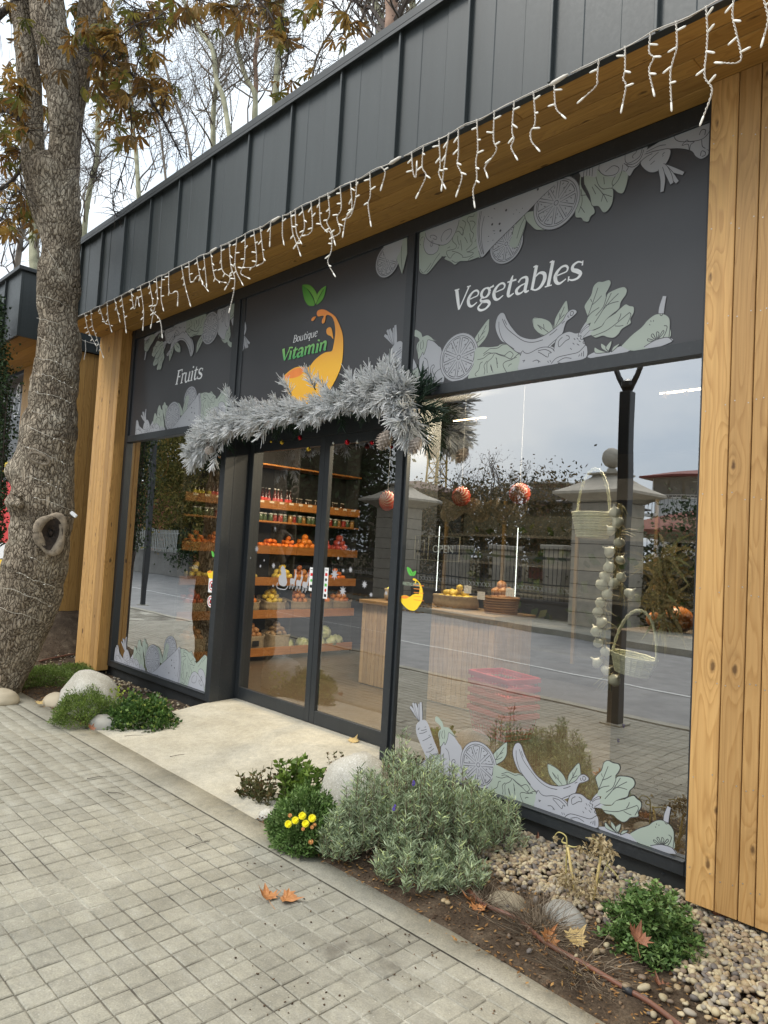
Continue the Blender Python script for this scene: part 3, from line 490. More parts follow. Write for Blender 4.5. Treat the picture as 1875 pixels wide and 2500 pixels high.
GL = {'V': (1.0, [[(.05,1.42,.2),(.27,.7,.19),(.49,0,.12)], [(.49,.02,.07),(.74,.7,.08),(.98,1.42,.09)], [(-.1,1.41,.06),(.25,1.41,.06)], [(.82,1.41,.06),(1.1,1.41,.06)]]),
 'e': (.86, [[(.15,.50,.06),(.45,.56,.06),(.72,.62,.07),(.76,.82,.1),(.6,.98,.1),(.35,.95,.1),(.14,.7,.16),(.1,.42,.19),(.22,.12,.16),(.45,.0,.1),(.77,.18,.05)]]),
 'g': (.95, [[(.42+.28*math.cos(a)*1., .66+.3*math.sin(a), .07+.09*abs(math.cos(a))) for a in [i*math.pi/6 for i in range(13)]], [(.66,.9,.07),(.95,.98,.11)], [(.26,.42,.07),(.14,.27,.1),(.3,.13,.14),(.68,.06,.17),(.84,-.16,.15),(.62,-.40,.1),(.27,-.42,.12),(.06,-.22,.11),(.2,-.02,.08),(.34,.1,.07)]]),
 't': (.66, [[(.36,1.3,.05),(.3,1.0,.15),(.24,.25,.18),(.34,.02,.12),(.62,.14,.05)], [(.06,.95,.07),(.64,.97,.09)]]),
 'a': (.95, [[(.14,.75,.1),(.3,.95,.08),(.58,.96,.12),(.7,.75,.17),(.68,.2,.17),(.76,.03,.12),(.94,.06,.05)], [(.68,.58,.06),(.35,.5,.08),(.12,.3,.16),(.2,.05,.14),(.45,.03,.08),(.68,.22,.05)]]),
 'b': (1.0, [[(.22,1.5,.17),(.2,.8,.16),(.18,.05,.15)], [(.03,1.45,.06),(.22,1.5,.08)], [(.22,.75,.05),(.48,.98,.1),(.8,.85,.17),(.88,.5,.19),(.72,.12,.15),(.45,-.02,.08),(.18,.08,.07)]]),
 'l': (.44, [[(.22,1.5,.17),(.2,.8,.17),(.18,.02,.17)], [(.03,1.45,.06),(.22,1.5,.08)], [(-.02,.02,.06),(.4,.03,.06)]]),
 's': (.8, [[(.7,.9,.06),(.45,1.0,.08),(.2,.86,.13),(.22,.62,.16),(.5,.46,.19),(.72,.26,.16),(.6,.04,.11),(.3,.0,.08),(.08,.1,.06)], [(.73,1.0,.05),(.74,.72,.07)], [(.06,.28,.07),(.06,-.02,.05)]]),
 'F': (.86, [[(.3,1.42,.18),(.25,.7,.18),(.2,0,.18)], [(.08,1.4,.07),(.5,1.4,.08),(.9,1.4,.09)], [(.9,1.42,.06),(.87,1.15,.06)], [(.25,.75,.07),(.66,.75,.08)], [(.66,.86,.05),(.64,.62,.05)], [(0,.02,.06),(.44,.02,.06)]]),
 'r': (.64, [[(.22,1.0,.15),(.2,.5,.15),(.18,.02,.15)], [(.03,.93,.06),(.22,.99,.06)], [(.2,.7,.06),(.42,.97,.1),(.64,.9,.13)], [(0,.02,.06),(.38,.02,.06)]]),
 'u': (1.0, [[(.16,.97,.15),(.14,.3,.16),(.3,.0,.13),(.55,.06,.08),(.73,.32,.05)], [(.76,.98,.15),(.73,.5,.15),(.73,.08,.15),(.93,.04,.06)], [(.02,.95,.06),(.16,.97,.06)]]),
 'i': (.45, [[(.22,.97,.16),(.2,.5,.16),(.18,.02,.16)], [(.03,.93,.06),(.22,.97,.06)], [(-.01,.02,.06),(.38,.02,.06)], [(.235,1.26,.17),(.25,1.43,.17)]]),
 'B': (1.02, [[(.24,1.42,.17),(.2,.7,.17),(.16,0,.17)], [(.08,1.4,.07),(.55,1.4,.08),(.82,1.15,.15),(.6,.8,.09),(.22,.76,.06)], [(.5,.77,.07),(.9,.6,.13),(.9,.25,.17),(.55,.02,.09),(.02,.02,.07)]]),
 'o': (.95, [[(.46+.36*math.cos(a), .49+.47*math.sin(a), .08+.1*abs(math.cos(a))) for a in [i*math.pi/6 for i in range(13)]]]),
 'q': (.98, [[(.42+.32*math.cos(a), .49+.47*math.sin(a), .08+.09*abs(math.cos(a))) for a in [i*math.pi/6 for i in range(13)]], [(.78,1.0,.15),(.74,.3,.15),(.7,-.48,.15)], [(.52,-.46,.06),(.92,-.46,.06)]]),
 'm': (1.5, [[(.2,1.0,.15),(.16,.02,.15)], [(.18,.7,.06),(.45,.98,.1),(.68,.85,.15),(.66,.02,.15)], [(.66,.7,.06),(.95,.98,.1),(1.18,.85,.15),(1.16,.02,.15)], [(1.16,.03,.07),(1.36,.05,.06)], [(.02,.95,.06),(.2,.98,.07)]]),
 'n': (1.02, [[(.2,1.0,.15),(.16,.02,.15)], [(.18,.7,.06),(.48,.98,.1),(.74,.85,.16),(.71,.02,.16)], [(.71,.03,.07),(.92,.05,.06)], [(.02,.95,.06),(.2,.98,.07)]])}
def lettering(fm, text, x0, x1, z0, xh, c, bold=1., slant=.13, drop=0.):
    adv = sum(GL[ch][0] for ch in text); sx = (x1-x0)/adv/1.; x = 0.
    for ch in text:
        a, strokes = GL[ch]
        for st in strokes:
            Q = catmull(st, 5) if len(st) > 2 else [np.array(p, float) for p in st]
            fm.ribbon([(x0+(x+p[0]+slant*p[1])*sx, z0+p[1]*xh+drop*(x/adv)) for p in Q], [max(.02, p[2])*(sx+xh)/2*bold*1.12 for p in Q], c)
        x += a
# ================================================================ LARGE STRUCTURE
# ---- terrain sheet reaching the horizon
def soil_mat(name, cols, sc=9.):
    m, t, b, o = NODES(name); g = G(t); v = g.pos()
    n = g.noise(v, sc, 8, .65); n2 = g.noise(v, 90., 4, .7)
    c = g.ramp(n, [(.28, cols[0]), (.5, cols[1]), (.72, cols[2])])
    c = g.mix(1., c, g.ramp(n2, [(.3, (.6, .6, .6)), (.7, (1.35, 1.3, 1.25))]), 'MULTIPLY')
    g.L(c, b.inputs['Base Color']); b.inputs['Roughness'].default_value = .95; b.inputs['Specular IOR Level'].default_value = .15
    g.L(g.bump(g.math('ADD', n2, g.noise(v, 28., 5)), .9, .012), b.inputs['Normal']); return m
M_SOIL = soil_mat('garden_soil', [(.042, .030, .021), (.085, .062, .043), (.16, .125, .088)])
M_EARTH = soil_mat('park_ground', [(.03, .028, .014), (.06, .05, .025), (.10, .07, .035)], 2.)
mb = MB(); mb.add([(-400, -400, -.16), (400, -400, -.16), (400, 400, -.16), (-400, 400, -.16)], [(0, 1, 2, 3)])
tag(mb.obj('ground', M_EARTH), kind='structure')
# ---- planting bed: soil sheet with relief, rising to a bank beside the neighbouring pavilion
BEDY = [(-12, -1.02), (-6.46, -1.0), (-5.80, -.975), (-3.72, -1.0), (-2.02, -1.04), (-1.24, -1.08), (3, -1.2)]
def bed_edge(x): return float(np.interp(x, [p[0] for p in BEDY], [p[1] for p in BEDY]))
def soil_z(x, y):
    h = .012+.02*mnoise.fractal(Vector((x*2.2, y*2.2, 3.)), 1., 2., 4)
    bank = min(1, max(0, (-8.25-x)/1.0)); bank = bank*bank*(3-2*bank)*min(1, max(0, (y+.95)/.9)); h += .55*bank
    h += .03*min(1, max(0, (y-bed_edge(x))/.25))
    if -5.85 < x < -3.45: h = min(h, -.05)
    if x > -2.6: h -= .0
    return h
xs = np.arange(-13, 3.01, .06); ys = np.arange(-1.10, 2.6, .06); V = []
for x in xs:
    for y in ys: yy = max(y, bed_edge(x)-.02); V.append((x, yy, soil_z(x, yy) if y >= bed_edge(x)-.03 else -.06))
ny = len(ys); Fq = [(i*ny+j, (i+1)*ny+j, (i+1)*ny+j+1, i*ny+j+1) for i in range(len(xs)-1) for j in range(ny-1)]
tag(link('flower_bed', np_mesh('flower_bed', V, Fq, M_SOIL, True)), kind='structure')
# ---- concrete strip between bed and pavers
def concrete(name, c0, c1, c2, speck=.0, rnd=.0):
    m, t, b, o = NODES(name); g = G(t); v = g.pos()
    n = g.noise(v, 3.2, 6, .6); n2 = g.noise(v, 130., 3, .7); n3 = g.noise(v, 24., 5, .65)
    c = g.ramp(n, [(.3, c0), (.5, c1), (.7, c2)])
    c = g.mix(1., c, g.ramp(n2, [(.25, (.74, .74, .74)), (.75, (1.2, 1.2, 1.18))]), 'MULTIPLY')
    c = g.mix(1., c, g.ramp(n3, [(.3, (.86, .86, .87)), (.7, (1.1, 1.09, 1.07))]), 'MULTIPLY')
    vo = g.n('ShaderNodeTexVoronoi', i_Scale=46.); g.L(v, vo.inputs['Vector'])
    c = g.mix(g.math('MULTIPLY', g.ramp(vo.outputs['Distance'], [(.05, (1, 1, 1)), (.16, (0, 0, 0))]), .35+speck), c, (.55, .53, .47))
    if rnd: c = g.mix(1., c, g.ramp(g.rnd(), [(0, (1-rnd,)*3), (1, (1+rnd*.6, 1+rnd*.6, 1+rnd*.55))]), 'MULTIPLY')
    g.L(c, b.inputs['Base Color']); b.inputs['Roughness'].default_value = .88; b.inputs['Specular IOR Level'].default_value = .25
    g.L(g.bump(g.math('ADD', n2, n3), .45, .004), b.inputs['Normal']); return m, g, b, c, v
M_CURB = concrete('strip_concrete', (.285, .268, .215), (.34, .322, .265), (.395, .377, .317))[0]
M_SLAB = concrete('slab_concrete', (.37, .34, .27), (.44, .41, .335), (.51, .48, .40))[0]
STRIPY = -1.172
mb = MB()
X = [-13+i*.35 for i in range(46)]; N = len(X); rag = lambda x: .018*mnoise.noise(Vector((x*3.1, 0, 1)))+.010*mnoise.noise(Vector((x*11, 4, 1)))
top = [(x, bed_edge(x)+rag(x)) for x in X]; bot = [(x, STRIPY+.001) for x in X]
V = [(x, y, .012) for x, y in top]+[(x, y, .002) for x, y in bot]+[(x, y+.01, -.05) for x, y in top]
mb.add(V, [(N+i, N+i+1, i+1, i) for i in range(N-1)]+[(i, i+1, 2*N+i+1, 2*N+i) for i in range(N-1)])
strip_o = tag(mb.obj('edging_strip', M_CURB, smooth=True), kind='structure')
# ---- pavement: sand bed, the nearest pavers one by one, the rest as one mass of real pavers
M_SAND, t, b, o = NODES('joint_sand'); g = G(t)
g.L(g.mix(1., g.ramp(g.noise(g.pos(), 1.6, 6, .7), [(.36, (.075, .065, .05)), (.50, (.19, .175, .135)), (.62, (.42, .40, .33))]), g.ramp(g.noise(g.pos(), 60., 3), [(.2, (.6,)*3), (.8, (1.3,)*3)]), 'MULTIPLY'), b.inputs['Base Color']); b.inputs['Roughness'].default_value = .95
mb = MB(); mb.box(-16, -3.66, -.09, 5, STRIPY+.12, -.0042); pav = tag(mb.obj('pavement', M_SAND), kind='structure')
mP, g, b, c, v = concrete('paver_concrete', (.275, .258, .208), (.33, .312, .256), (.39, .37, .308), .25, .12)
st = g.ramp(g.noise(v, 1.25, 3), [(.60, (0, 0, 0)), (.72, (1, 1, 1))]); st2 = g.ramp(g.noise(v, 7., 4), [(.45, (0, 0, 0)), (.62, (1, 1, 1))])
c = g.mix(g.math('MULTIPLY', g.math('MULTIPLY', st, st2), .30), c, (.12, .11, .085))
pp = g.n('ShaderNodeVectorMath', operation='DISTANCE'); g.L(v, pp.inputs[0]); pp.inputs[1].default_value = tuple(on_z(868, 2340)); c = g.mix(g.math('MULTIPLY', g.ramp(pp.outputs['Value'], [(.05, (1, 1, 1)), (.26, (0, 0, 0))]), g.math('MULTIPLY', st2, .75)), c, (.11, .095, .075))
ef = g.ramp(g.noise(g.map(v, (.6, 2.2, 1)), 5., 6, .7), [(.52, (0, 0, 0)), (.75, (1, 1, 1))])
c = g.mix(g.math('MULTIPLY', ef, .30), c, (.50, .49, .44)); g.L(c, b.inputs['Base Color'])
M_PAVER = mP
PS = .1058; PW = .0504
def paver_mesh(k):
    mb = MB(); r = random.Random(k); n = 3; B = .0045
    # worn top: a slightly crowned face with a bevelled, uneven rim
    pts = []
    for i in range(8):
        a = [(-1, -1), (0, -1), (1, -1), (1, 0), (1, 1), (0, 1), (-1, 1), (-1, 0)][i]; pts.append(((a[0]*PW)+r.uniform(-.0012, .0012), (a[1]*PW)+r.uniform(-.0012, .0012)))
    inner = [(x*(1-B/PW), y*(1-B/PW)) for x, y in pts]
    V = [(x, y, r.uniform(-.0008, .0004)) for x, y in inner]+[(x, y, -.0038) for x, y in pts]+[(x, y, -.03) for x, y in pts]+[(0, 0, .0006)]
    F = [(i, (i+1) % 8, 16+8) for i in range(8)]+[(8+i, 8+(i+1) % 8, (i+1) % 8, i) for i in range(8)]+[(16+i, 16+(i+1) % 8, 8+(i+1) % 8, 8+i) for i in range(8)]
    mb.add(V, F); return mb
PM = [paver_mesh(k) for k in range(7)]; PMe = [m.mesh('paver', M_PAVER) for m in PM]
cells = []
nx0, nx1 = int(-13/PS), int(2.2/PS); nyr = int((3.64+STRIPY)/PS)
for j in range(nyr):
    for i in range(nx0, nx1):
        x = (i+.5)*PS+.004*math.sin(j*1.7); y = STRIPY-(j+.5)*PS+ .0028*mnoise.noise(Vector((x*2, 0, 7)))
        p = np.array([x, y, 0.]); d = p-CO; z = d@_fw
        vis = z > .3 and -60 < CX_+F_*(d@CR)/z < 1935 and CY_-F_*(d@CU)/z < 2560
        cells.append((z if vis else 99+abs(z), x, y, vis))
cells.sort(key=lambda c: c[0]); near = [c for c in cells if c[3]][:298]; ids = set(id(c) for c in near); rest = [c for c in cells if id(c) not in ids]
def jit(x, y):
    r = random.Random(int(x*977)*31+int(y*1013)); return (x+r.uniform(-.001, .001), y+r.uniform(-.001, .001), r.uniform(-.0014, .0010)+.0035*mnoise.noise(Vector((x*1.7, y*1.7, 0)))), (r.uniform(-.010, .010), r.uniform(-.010, .010), r.uniform(-.012, .012)), r.randrange(7)
for _, x, y, _v in near:
    l, ro, k = jit(x, y); link('paver', PMe[k], pav, l, ro)
Vv = []; Ff3 = []
bV = [np.array(m.v) for m in PM]
allv = []; allf = []; off = 0
quads = [f for f in PM[0].f if len(f) == 4]; tris = [f for f in PM[0].f if len(f) == 3]
for _, x, y, _v in rest:
    l, ro, k = jit(x, y); c0, s0 = math.cos(ro[2]), math.sin(ro[2]); B = bV[k][:, :].copy()
    P = np.column_stack([B[:, 0]*c0-B[:, 1]*s0+l[0], B[:, 0]*s0+B[:, 1]*c0+l[1], B[:, 2]+l[2]+B[:, 0]*-ro[1]+B[:, 1]*ro[0]])
    allv.append(P); allf.append([[a+off for a in (f if len(f) == 4 else (f[0], f[1], f[2], f[2]))][:4] for f in quads]+[]); 
    off += len(P)
F4 = np.array(sum(allf, []), np.int32)
T3 = []
off = 0
for P in allv:
    T3 += [[a+off for a in f] for f in tris]; off += len(P)
me = bpy.data.meshes.new('farther_pavers'); VV = np.concatenate(allv).astype(np.float32); T3 = np.array(T3, np.int32)
me.vertices.add(len(VV)); me.vertices.foreach_set('co', VV.ravel()); me.loops.add(F4.size+T3.size)
me.loops.foreach_set('vertex_index', np.concatenate([F4.ravel(), T3.ravel()])); me.polygons.add(len(F4)+len(T3))
me.polygons.foreach_set('loop_start', np.concatenate([np.arange(0, F4.size, 4), F4.size+np.arange(0, T3.size, 3)]).astype(np.int32))
me.materials.append(M_PAVER); me.update(calc_edges=True)
tag(link('farther_pavers', me, pav), kind='stuff')
# ---- concrete ramp slab in front of the door
sl = empty('entrance_slab', kind='structure')
mb = MB(); xs_ = [-5.80, -5.2, -4.6, -4.1, -3.72, -3.47]
rows = [(-.985, .006), (-.55, .062), (-.05, .146), (.30, .171)]
V = []
for y, z in rows:
    for x in xs_: V.append((x+(.0 if y < -.9 else (.0 if x > -5.7 else .13*(y+.98))), y-.012*(x+5.8)*(1 if y < -.9 else 0), z))
n = len(xs_); F = [(j*n+i, j*n+i+1, (j+1)*n+i+1, (j+1)*n+i) for j in range(3) for i in range(n-1)]
b0 = len(V); V += [(v[0], v[1], -.12) for v in V]
F += [(b0+i+1-b0+0 if False else i+1, i, b0+i, b0+i+1) for i in range(n-1)]
F += [(j*n, (j+1)*n, b0+(j+1)*n, b0+j*n) for j in range(3)]+[((j+1)*n+n-1, j*n+n-1, b0+j*n+n-1, b0+(j+1)*n+n-1) for j in range(3)]
mb.add(V, F); mb.obj('concrete_top', M_SLAB, sl)
# ---- road, far kerb and far pavement (seen only in the glass)
M_ASPH = simple('asphalt', (.23, .225, .215), .85, .18, 3., .6, 120., world=True)
M_LINE = simple('road_paint', (.50, .50, .47), .7, .15, 20., world=True)
def strip_poly(name, p0, p1, q0, q1, z, mat, th=.0):
    mb = MB(); mb.add([(*p0, z), (*p1, z), (*q1, z), (*q0, z)], [(0, 1, 2, 3)]); return mb.obj(name, mat)
def yl(a, b, x): return a[1]+(b[1]-a[1])*(x-a[0])/(b[0]-a[0])
nr0, nr1 = (-5.136, -3.76), (-2.858, -3.66); fc0, fc1 = (-8.47, -10.75), (-5.463, -10.25); wl0, wl1 = (-6.967, -6.30), (-3.859, -6.12)
XA, XB = -60., 25.
tag(strip_poly('road', (XB, -3.70), (XA, -3.70), (XB, yl(fc0, fc1, XB)-.3), (XA, yl(fc0, fc1, XA)-.3), -.112, M_ASPH), kind='structure')
tag(strip_poly('road_marking', (XB, yl(wl0, wl1, XB)), (XA, yl(wl0, wl1, XA)), (XB, yl(wl0, wl1, XB)-.09), (XA, yl(wl0, wl1, XA)-.09), -.106, M_LINE), kind='structure')
mb = MB(); mb.box(-40, -3.80, -.16, 6, -3.66, .006); tag(mb.obj('kerb', M_CURB), kind='structure')
mb = MB(); a = [(XA, yl(fc0, fc1, XA)), (XB, yl(fc0, fc1, XB)), (XB, yl(fc0, fc1, XB)-3.2), (XA, yl(fc0, fc1, XA)-3.2)]; mb.prismz(a[::-1], -.16, .02)
tag(mb.obj('far_pavement', M_CURB), kind='structure')
# ================================================================ THE SHOP
shop = empty('shop_building', 'single storey larch clad shop with dark metal fascia and glazed front', 'shop')
FZ0, FZ1, FY, HZ = 3.93, 4.75, -.62, 3.93
XL, XR = -8.42, 3.2
# fascia sheets and standing seams, every 0.537 m
seam0 = -4.077; k0 = int((XL-seam0)/.5365)-1; seams = [seam0+k*.5365 for k in range(k0, 15) if XL+.1 < seam0+k*.5365 < XR]
ed = [XL]+seams+[XR]
for a, b_ in zip(ed[:-1], ed[1:]):
    mb = MB(); w = b_-a; x0, x1 = a+.003, b_-.003; ff = []
    # a shallow pan: flat sheet with two faint stiffening creases
    xs2 = [x0, x0+w*.30, x0+w*.31, x0+w*.66, x0+w*.67, x1]; ys2 = [0, 0, .0035, .0035, 0, 0]
    V = []; 
    for x, dy in zip(xs2, ys2): V += [(x, FY+dy, FZ0+.004), (x, FY+dy, FZ1-.01)]
    for x, dy in zip(xs2, ys2): V += [(x, FY+.03, FZ0+.004), (x, FY+.03, FZ1-.01)]
    n = 12; F = [(2*i, 2*i+2, 2*i+3, 2*i+1) for i in range(5)]+[(n+2*i+2, n+2*i, n+2*i+1, n+2*i+3) for i in range(5)]+[(n+2*i, n+2*i+2, 2*i+2, 2*i) for i in range(5)]
    mb.add(V, F); mb.obj('fascia_sheet', M_FASC, shop)
for s_ in seams:
    mb = MB(); mb.box(s_-.008, FY-.028, FZ0-.006, s_+.008, FY+.004, FZ1-.012, .0025); mb.obj('standing_seam', M_FASC, shop)
mb = MB(); mb.box(XL-.03, FY-.045, FZ1-.012, XR, FY+.25, FZ1+.045, .004); mb.box(XL-.03, FY-.045, FZ1-.035, XR, FY-.036, FZ1-.0125); mb.obj('coping', M_COPE, shop)
mb = MB(); mb.box(XL, FY+.031, FZ0+.03, XL+.02, 7.2, FZ1-.012); mb.box(XL+.0, FY+.26, FZ1-.012, XR, 7.2, FZ1+.03); mb.obj('roof', M_COPE, shop)
mb = MB(); mb.box(XL, FY-.012, FZ0-.012, XR, FY+.03, FZ0-.001); mb.obj('drip_edge', M_COPE, shop)
# soffit boards
rows = np.linspace(FY+.032, .0, 6)
for j in range(5):
    cuts = [XL]+[[-6.1, -2.2, .6], [-7.0, -3.4, -.55], [-5.3, -1.35, 1.4], [-6.6, -2.9, -.35], [-4.7, -.9, 1.]][j]+[XR]
    for a, b_ in zip(cuts[:-1], cuts[1:]):
        mb = MB(); mb.box(-(b_-a)/2+.0012, rows[j]+.0030, 0, (b_-a)/2-.0012, rows[j+1]-.0030, .02, .0025)
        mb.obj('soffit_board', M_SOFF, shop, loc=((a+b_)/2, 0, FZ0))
mb = MB(); mb.box(XL+.02, FY+.032, FZ0+.0205, XR, .3, FZ0+.03); mb.obj('soffit_backing', M_DARK, shop)
# walls: side, back, interior lining
M_WALLI = simple('dark_wall', (.030, .028, .026), .8, .15, 3.)
M_CEIL = simple('dark_ceiling', (.015, .014, .014), .9)
M_FLOOR = wood('floor_boards', 'y', .45, (.75, .85, 1.05), .35, knots=False, base=[(.30, .21, .13), (.36, .26, .16), (.22, .15, .09)])
mb = MB(); mb.box(XL+.025, .09, -.1, XL+.2, 7., FZ0-.001); mb.obj('side_wall', M_WALLI, shop)
mb = MB(); mb.box(-7.98, 6.2, .1, XR, 6.35, 3.9); mb.obj('back_wall', M_WALLI, shop)
mb = MB(); mb.box(XR-.1, .1, .1, XR, 6.2, 3.9); mb.obj('side_wall', M_WALLI, shop)
mb = MB(); mb.box(XL+.2, .09, 3.2, XR-.1, 6.2, 3.3); mb.obj('ceiling', M_CEIL, shop)
mb = MB(); mb.box(XL+.2, .09, -.02, XR, 6.2, .118); mb.obj('floor', M_FLOOR, shop)
# plinth
for a, b_ in ((XL+.02, -5.663), (-3.46, XR)):
    mb = MB(); mb.box(a, .022, -.1, b_, .088, .150); mb.obj('plinth', M_PLINTH, shop)
mb = MB()
for x in (-3.2, -2.35, -1.52): mb.lathe([(.0075, 0), (.006, .004), (.001, .005)], 8)
for i, x in enumerate((-3.2, -2.35, -1.52)):
    for k in range(i*24, i*24+24): v = mb.v[k]; mb.v[k] = (x+v[0], .0215-v[2], .115+v[1])
mb.obj('plinth_screws', M_FRAME, shop)
# posts
def planks(edges, y, z0, z1, mat, th=.022, seed=0):
    for a, b_ in zip(edges[:-1], edges[1:]):
        mb = MB(); w = b_-a; mb.box(-w/2+.0022, 0, 0, w/2-.0022, th, z1-z0, .0028); mb.obj('plank', mat, shop, loc=((a+b_)/2, y, z0))
planks([-8.42, -8.30, -8.215, -8.095, -8.03, -7.925, -7.845], -.13, .098, FZ0-.001, M_WOOD)
for y0, y1, xx in ((-.13, -.078, -7.82), (-.077, -.001, -7.824)):
    mb = MB(); mb.box(-.022, 0, 0, 0, y1-y0, FZ0-.1, .002); mb.obj('plank', M_WOODS, shop, loc=(xx, y0, .098))
PR = [-1.352, -1.224, -1.126, -1.058, -.945, -.84, -.77, -.65, -.55, -.42, -.30, -.2, -.08, .05, .16, .28, .4, .55, .7, .85, 1., 1.2, 1.4, 1.6, 1.8, 2., 2.2, 2.4, 2.6, 2.8, 3.0, 3.2]
planks(PR, -.13, .098, FZ0-.001, M_WOOD)
mb = MB(); mb.box(-1.352+.02, -.105, .105, XR, .02, FZ0-.002); mb.box(-8.40, -.105, .105, -7.85, .02, FZ0-.002); mb.obj('post_core', M_DARK, shop)
mb = MB()                                                        # screw heads down the planks
r_ = random.Random(3)
for a, b_ in list(zip(PR[:-1], PR[1:]))[:9]:
    for z in np.arange(.25, 3.9, .42):
        for x in (a+.02, b_-.02):
            k = len(mb.v); mb.lathe([(.0032, 0), (.003, .0008)], 6); xx, zz = x+r_.uniform(-.004, .004), z+r_.uniform(-.02, .02)
            for i in range(k, len(mb.v)): v = mb.v[i]; mb.v[i] = (xx+v[0], -.1302-v[2], zz+v[1])
tag(mb.obj('plank_screws', simple('screw_steel', (.5, .48, .44), .4, .1, metal=.8), shop), kind='stuff')
# frames: one mesh per bar
def bar(x0, y0, z0, x1, y1, z1, name='frame_bar', b=.002): mb = MB(); mb.box(x0, y0, z0, x1, y1, z1, b); return mb.obj(name, M_FRAME, shop)
T0, T1_ = 2.645, 2.718
bar(-7.820, -.012, .150, -7.752, .085, 3.926); bar(-5.745, -.012, .150, -5.663, .085, T0)
bar(-7.7515, -.010, .150, -5.7455, .085, .210); bar(-7.7515, -.010, T0, -5.532, .085, T1_)
bar(-7.7515, -.008, 3.822, -1.4035, .085, 3.926)
bar(-5.700, -.010, T1_+.0005, -5.600, .085, 3.8215); bar(-5.598, .004, T1_+.0005, -5.532, .085, 3.8215)
bar(-3.470, -.014, .02, -3.404, .085, 3.8215); bar(-3.403, .006, .15, -3.382, .085, 3.8215)
bar(-3.3815, -.010, .150, -1.4085, .085, .212); bar(-3.3815, -.010, T0, -1.4035, .085, T1_)
bar(-1.403, -.016, .150, -1.350, .085, 3.926)
bar(-5.5315, -.008, T0, -3.4705, .085, T1_)
bar(-3.3815, -.018, .2125, -1.4085, .02, .219, 'glazing_bead', .001); bar(-7.7515, -.018, .2105, -5.7455, .02, .217, 'glazing_bead', .001)
# recess round the door
mb = MB(); mb.box(-5.70, .0855, .12, -5.6635, .40, T1_-.02, .002); mb.obj('recess_panel', M_FRAME, shop)
mb = MB(); mb.box(-3.47, .0855, .12, -3.43, .40, T1_-.02, .002); mb.obj('recess_panel', M_FRAME, shop)
mb = MB(); mb.box(-5.6630, .0855, T0+.01, -3.4705, .36, T1_-.01); mb.obj('recess_ceiling', M_FRAME, shop)
bar(-3.6165, .24, .171, -3.471, .32, T0+.009)
bar(-5.6625, .242, 2.52, -3.6175, .32, T0+.009, 'door_header')
# glass
LWIN = (-7.7515, -5.7455, .2105, T0-.0005); RWIN = (-3.3815, -1.4035, .2125, T0-.0005)
pl = pane(*LWIN[:2], *LWIN[2:], .026, shop, M_GLASSL); prr = pane(*RWIN[:2], *RWIN[2:], .026, shop, M_GLASS)
# sign boards over the windows
def board(x0, x1, z0=T1_+.001, z1=3.8215, y=.012):
    mb = MB(); mb.box(x0, y, z0, x1, y+.02, z1); return mb.obj('sign_board', M_SIGN, shop)
ART_MATS = {'g': M_PG, 'n': M_PN, 'd': M_PD, 'w': M_WHITE}; ART_N = {'g': 'fruit_drawing', 'n': 'leaf_drawing', 'd': 'drawing_lines', 'w': 'lettering'}
bV = board(-3.3815, -1.4035); fm = Film(.0118); fm.clipz = (T1_+.002, 3.8205); fm.clipx = (-3.381, -1.404)
S = 1.1715
strip(fm, ART_A, lambda u, v: (-3.38+S*u-.431, T1_+S*v+.0), S); strip(fm, ART_B, lambda u, v: (-3.38+u, 3.815-v))
fm.k = 2; lettering(fm, 'Vegetables', -3.045, -2.10, 3.196, .098, 'w', 1.12); fm.out(ART_MATS, ART_N, bV)
bF = board(-7.7515, -5.7005); fm = Film(.0118); fm.clipz = (T1_+.002, 3.8205); fm.clipx = (-7.60, -5.701)
strip(fm, ART_B, lambda u, v: (-5.715-u*.96, T1_+v)); strip(fm, ART_A, lambda u, v: (-5.73-(S*u-.431), 3.815-S*v), S)
fm.k = 2; lettering(fm, 'Fruits', -6.765, -6.235, 3.180, .100, 'w', 1.12); fm.out(ART_MATS, ART_N, bF)
bL = board(-5.5315, -3.4705); fm = Film(.0118); fm.clipz = (T1_+.002, 3.8205); fm.clipx = (-5.53, -3.4715)
strip(fm, ART_A, lambda u, v: (-3.38+S*u-.431-.03, T1_+S*v), S); strip(fm, ART_A, lambda u, v: (-5.73-(S*u-.431)+.03, 3.815-S*v), S)
k_ = fm.clipx; citrus(fm, -3.69, 3.70, .125); fm.poly([(-3.60, 3.82), (-3.50, 3.82), (-3.49, 3.70), (-3.53, 3.56), (-3.59, 3.68)], 'n'); fm.ribbon([(-3.55, 3.8), (-3.55, 3.7), (-3.53, 3.58)], .004, 'd')
fm.poly(catmull([(-3.74, 3.82), (-3.72, 3.74), (-3.65, 3.69), (-3.57, 3.72), (-3.54, 3.82)], 4), 'g')
fm.out(ART_MATS, ART_N, bL)
fm = Film(.0075); sh = lambda a: [(a[i]/1000-4.5, a[i+1]/1000+2.7) for i in range(0, len(a), 2)]
fm.poly(catmull(sh(LOGO['leafA']), 4, True), 'A'); fm.poly(catmull(sh(LOGO['leafB']), 4, True), 'B'); fm.poly(catmull(sh(LOGO['leafC']), 4, True), 'B'); fm.poly(catmull(sh(LOGO['leafD']), 4, True), 'A')
for k_ in ('juice', 'd1', 'd2'): fm.poly(catmull(sh(LOGO[k_]), 4, True), 'J')
fm.poly(catmull(sh(LOGO['cup']), 4, True), 'C')
lettering(fm, 'Boutique', -4.775, -4.455, 3.279, .042, 'w', 1.05); lettering(fm, 'Vitamin', -4.925, -4.325, 3.146, .070, 'V', 1.75, .12)
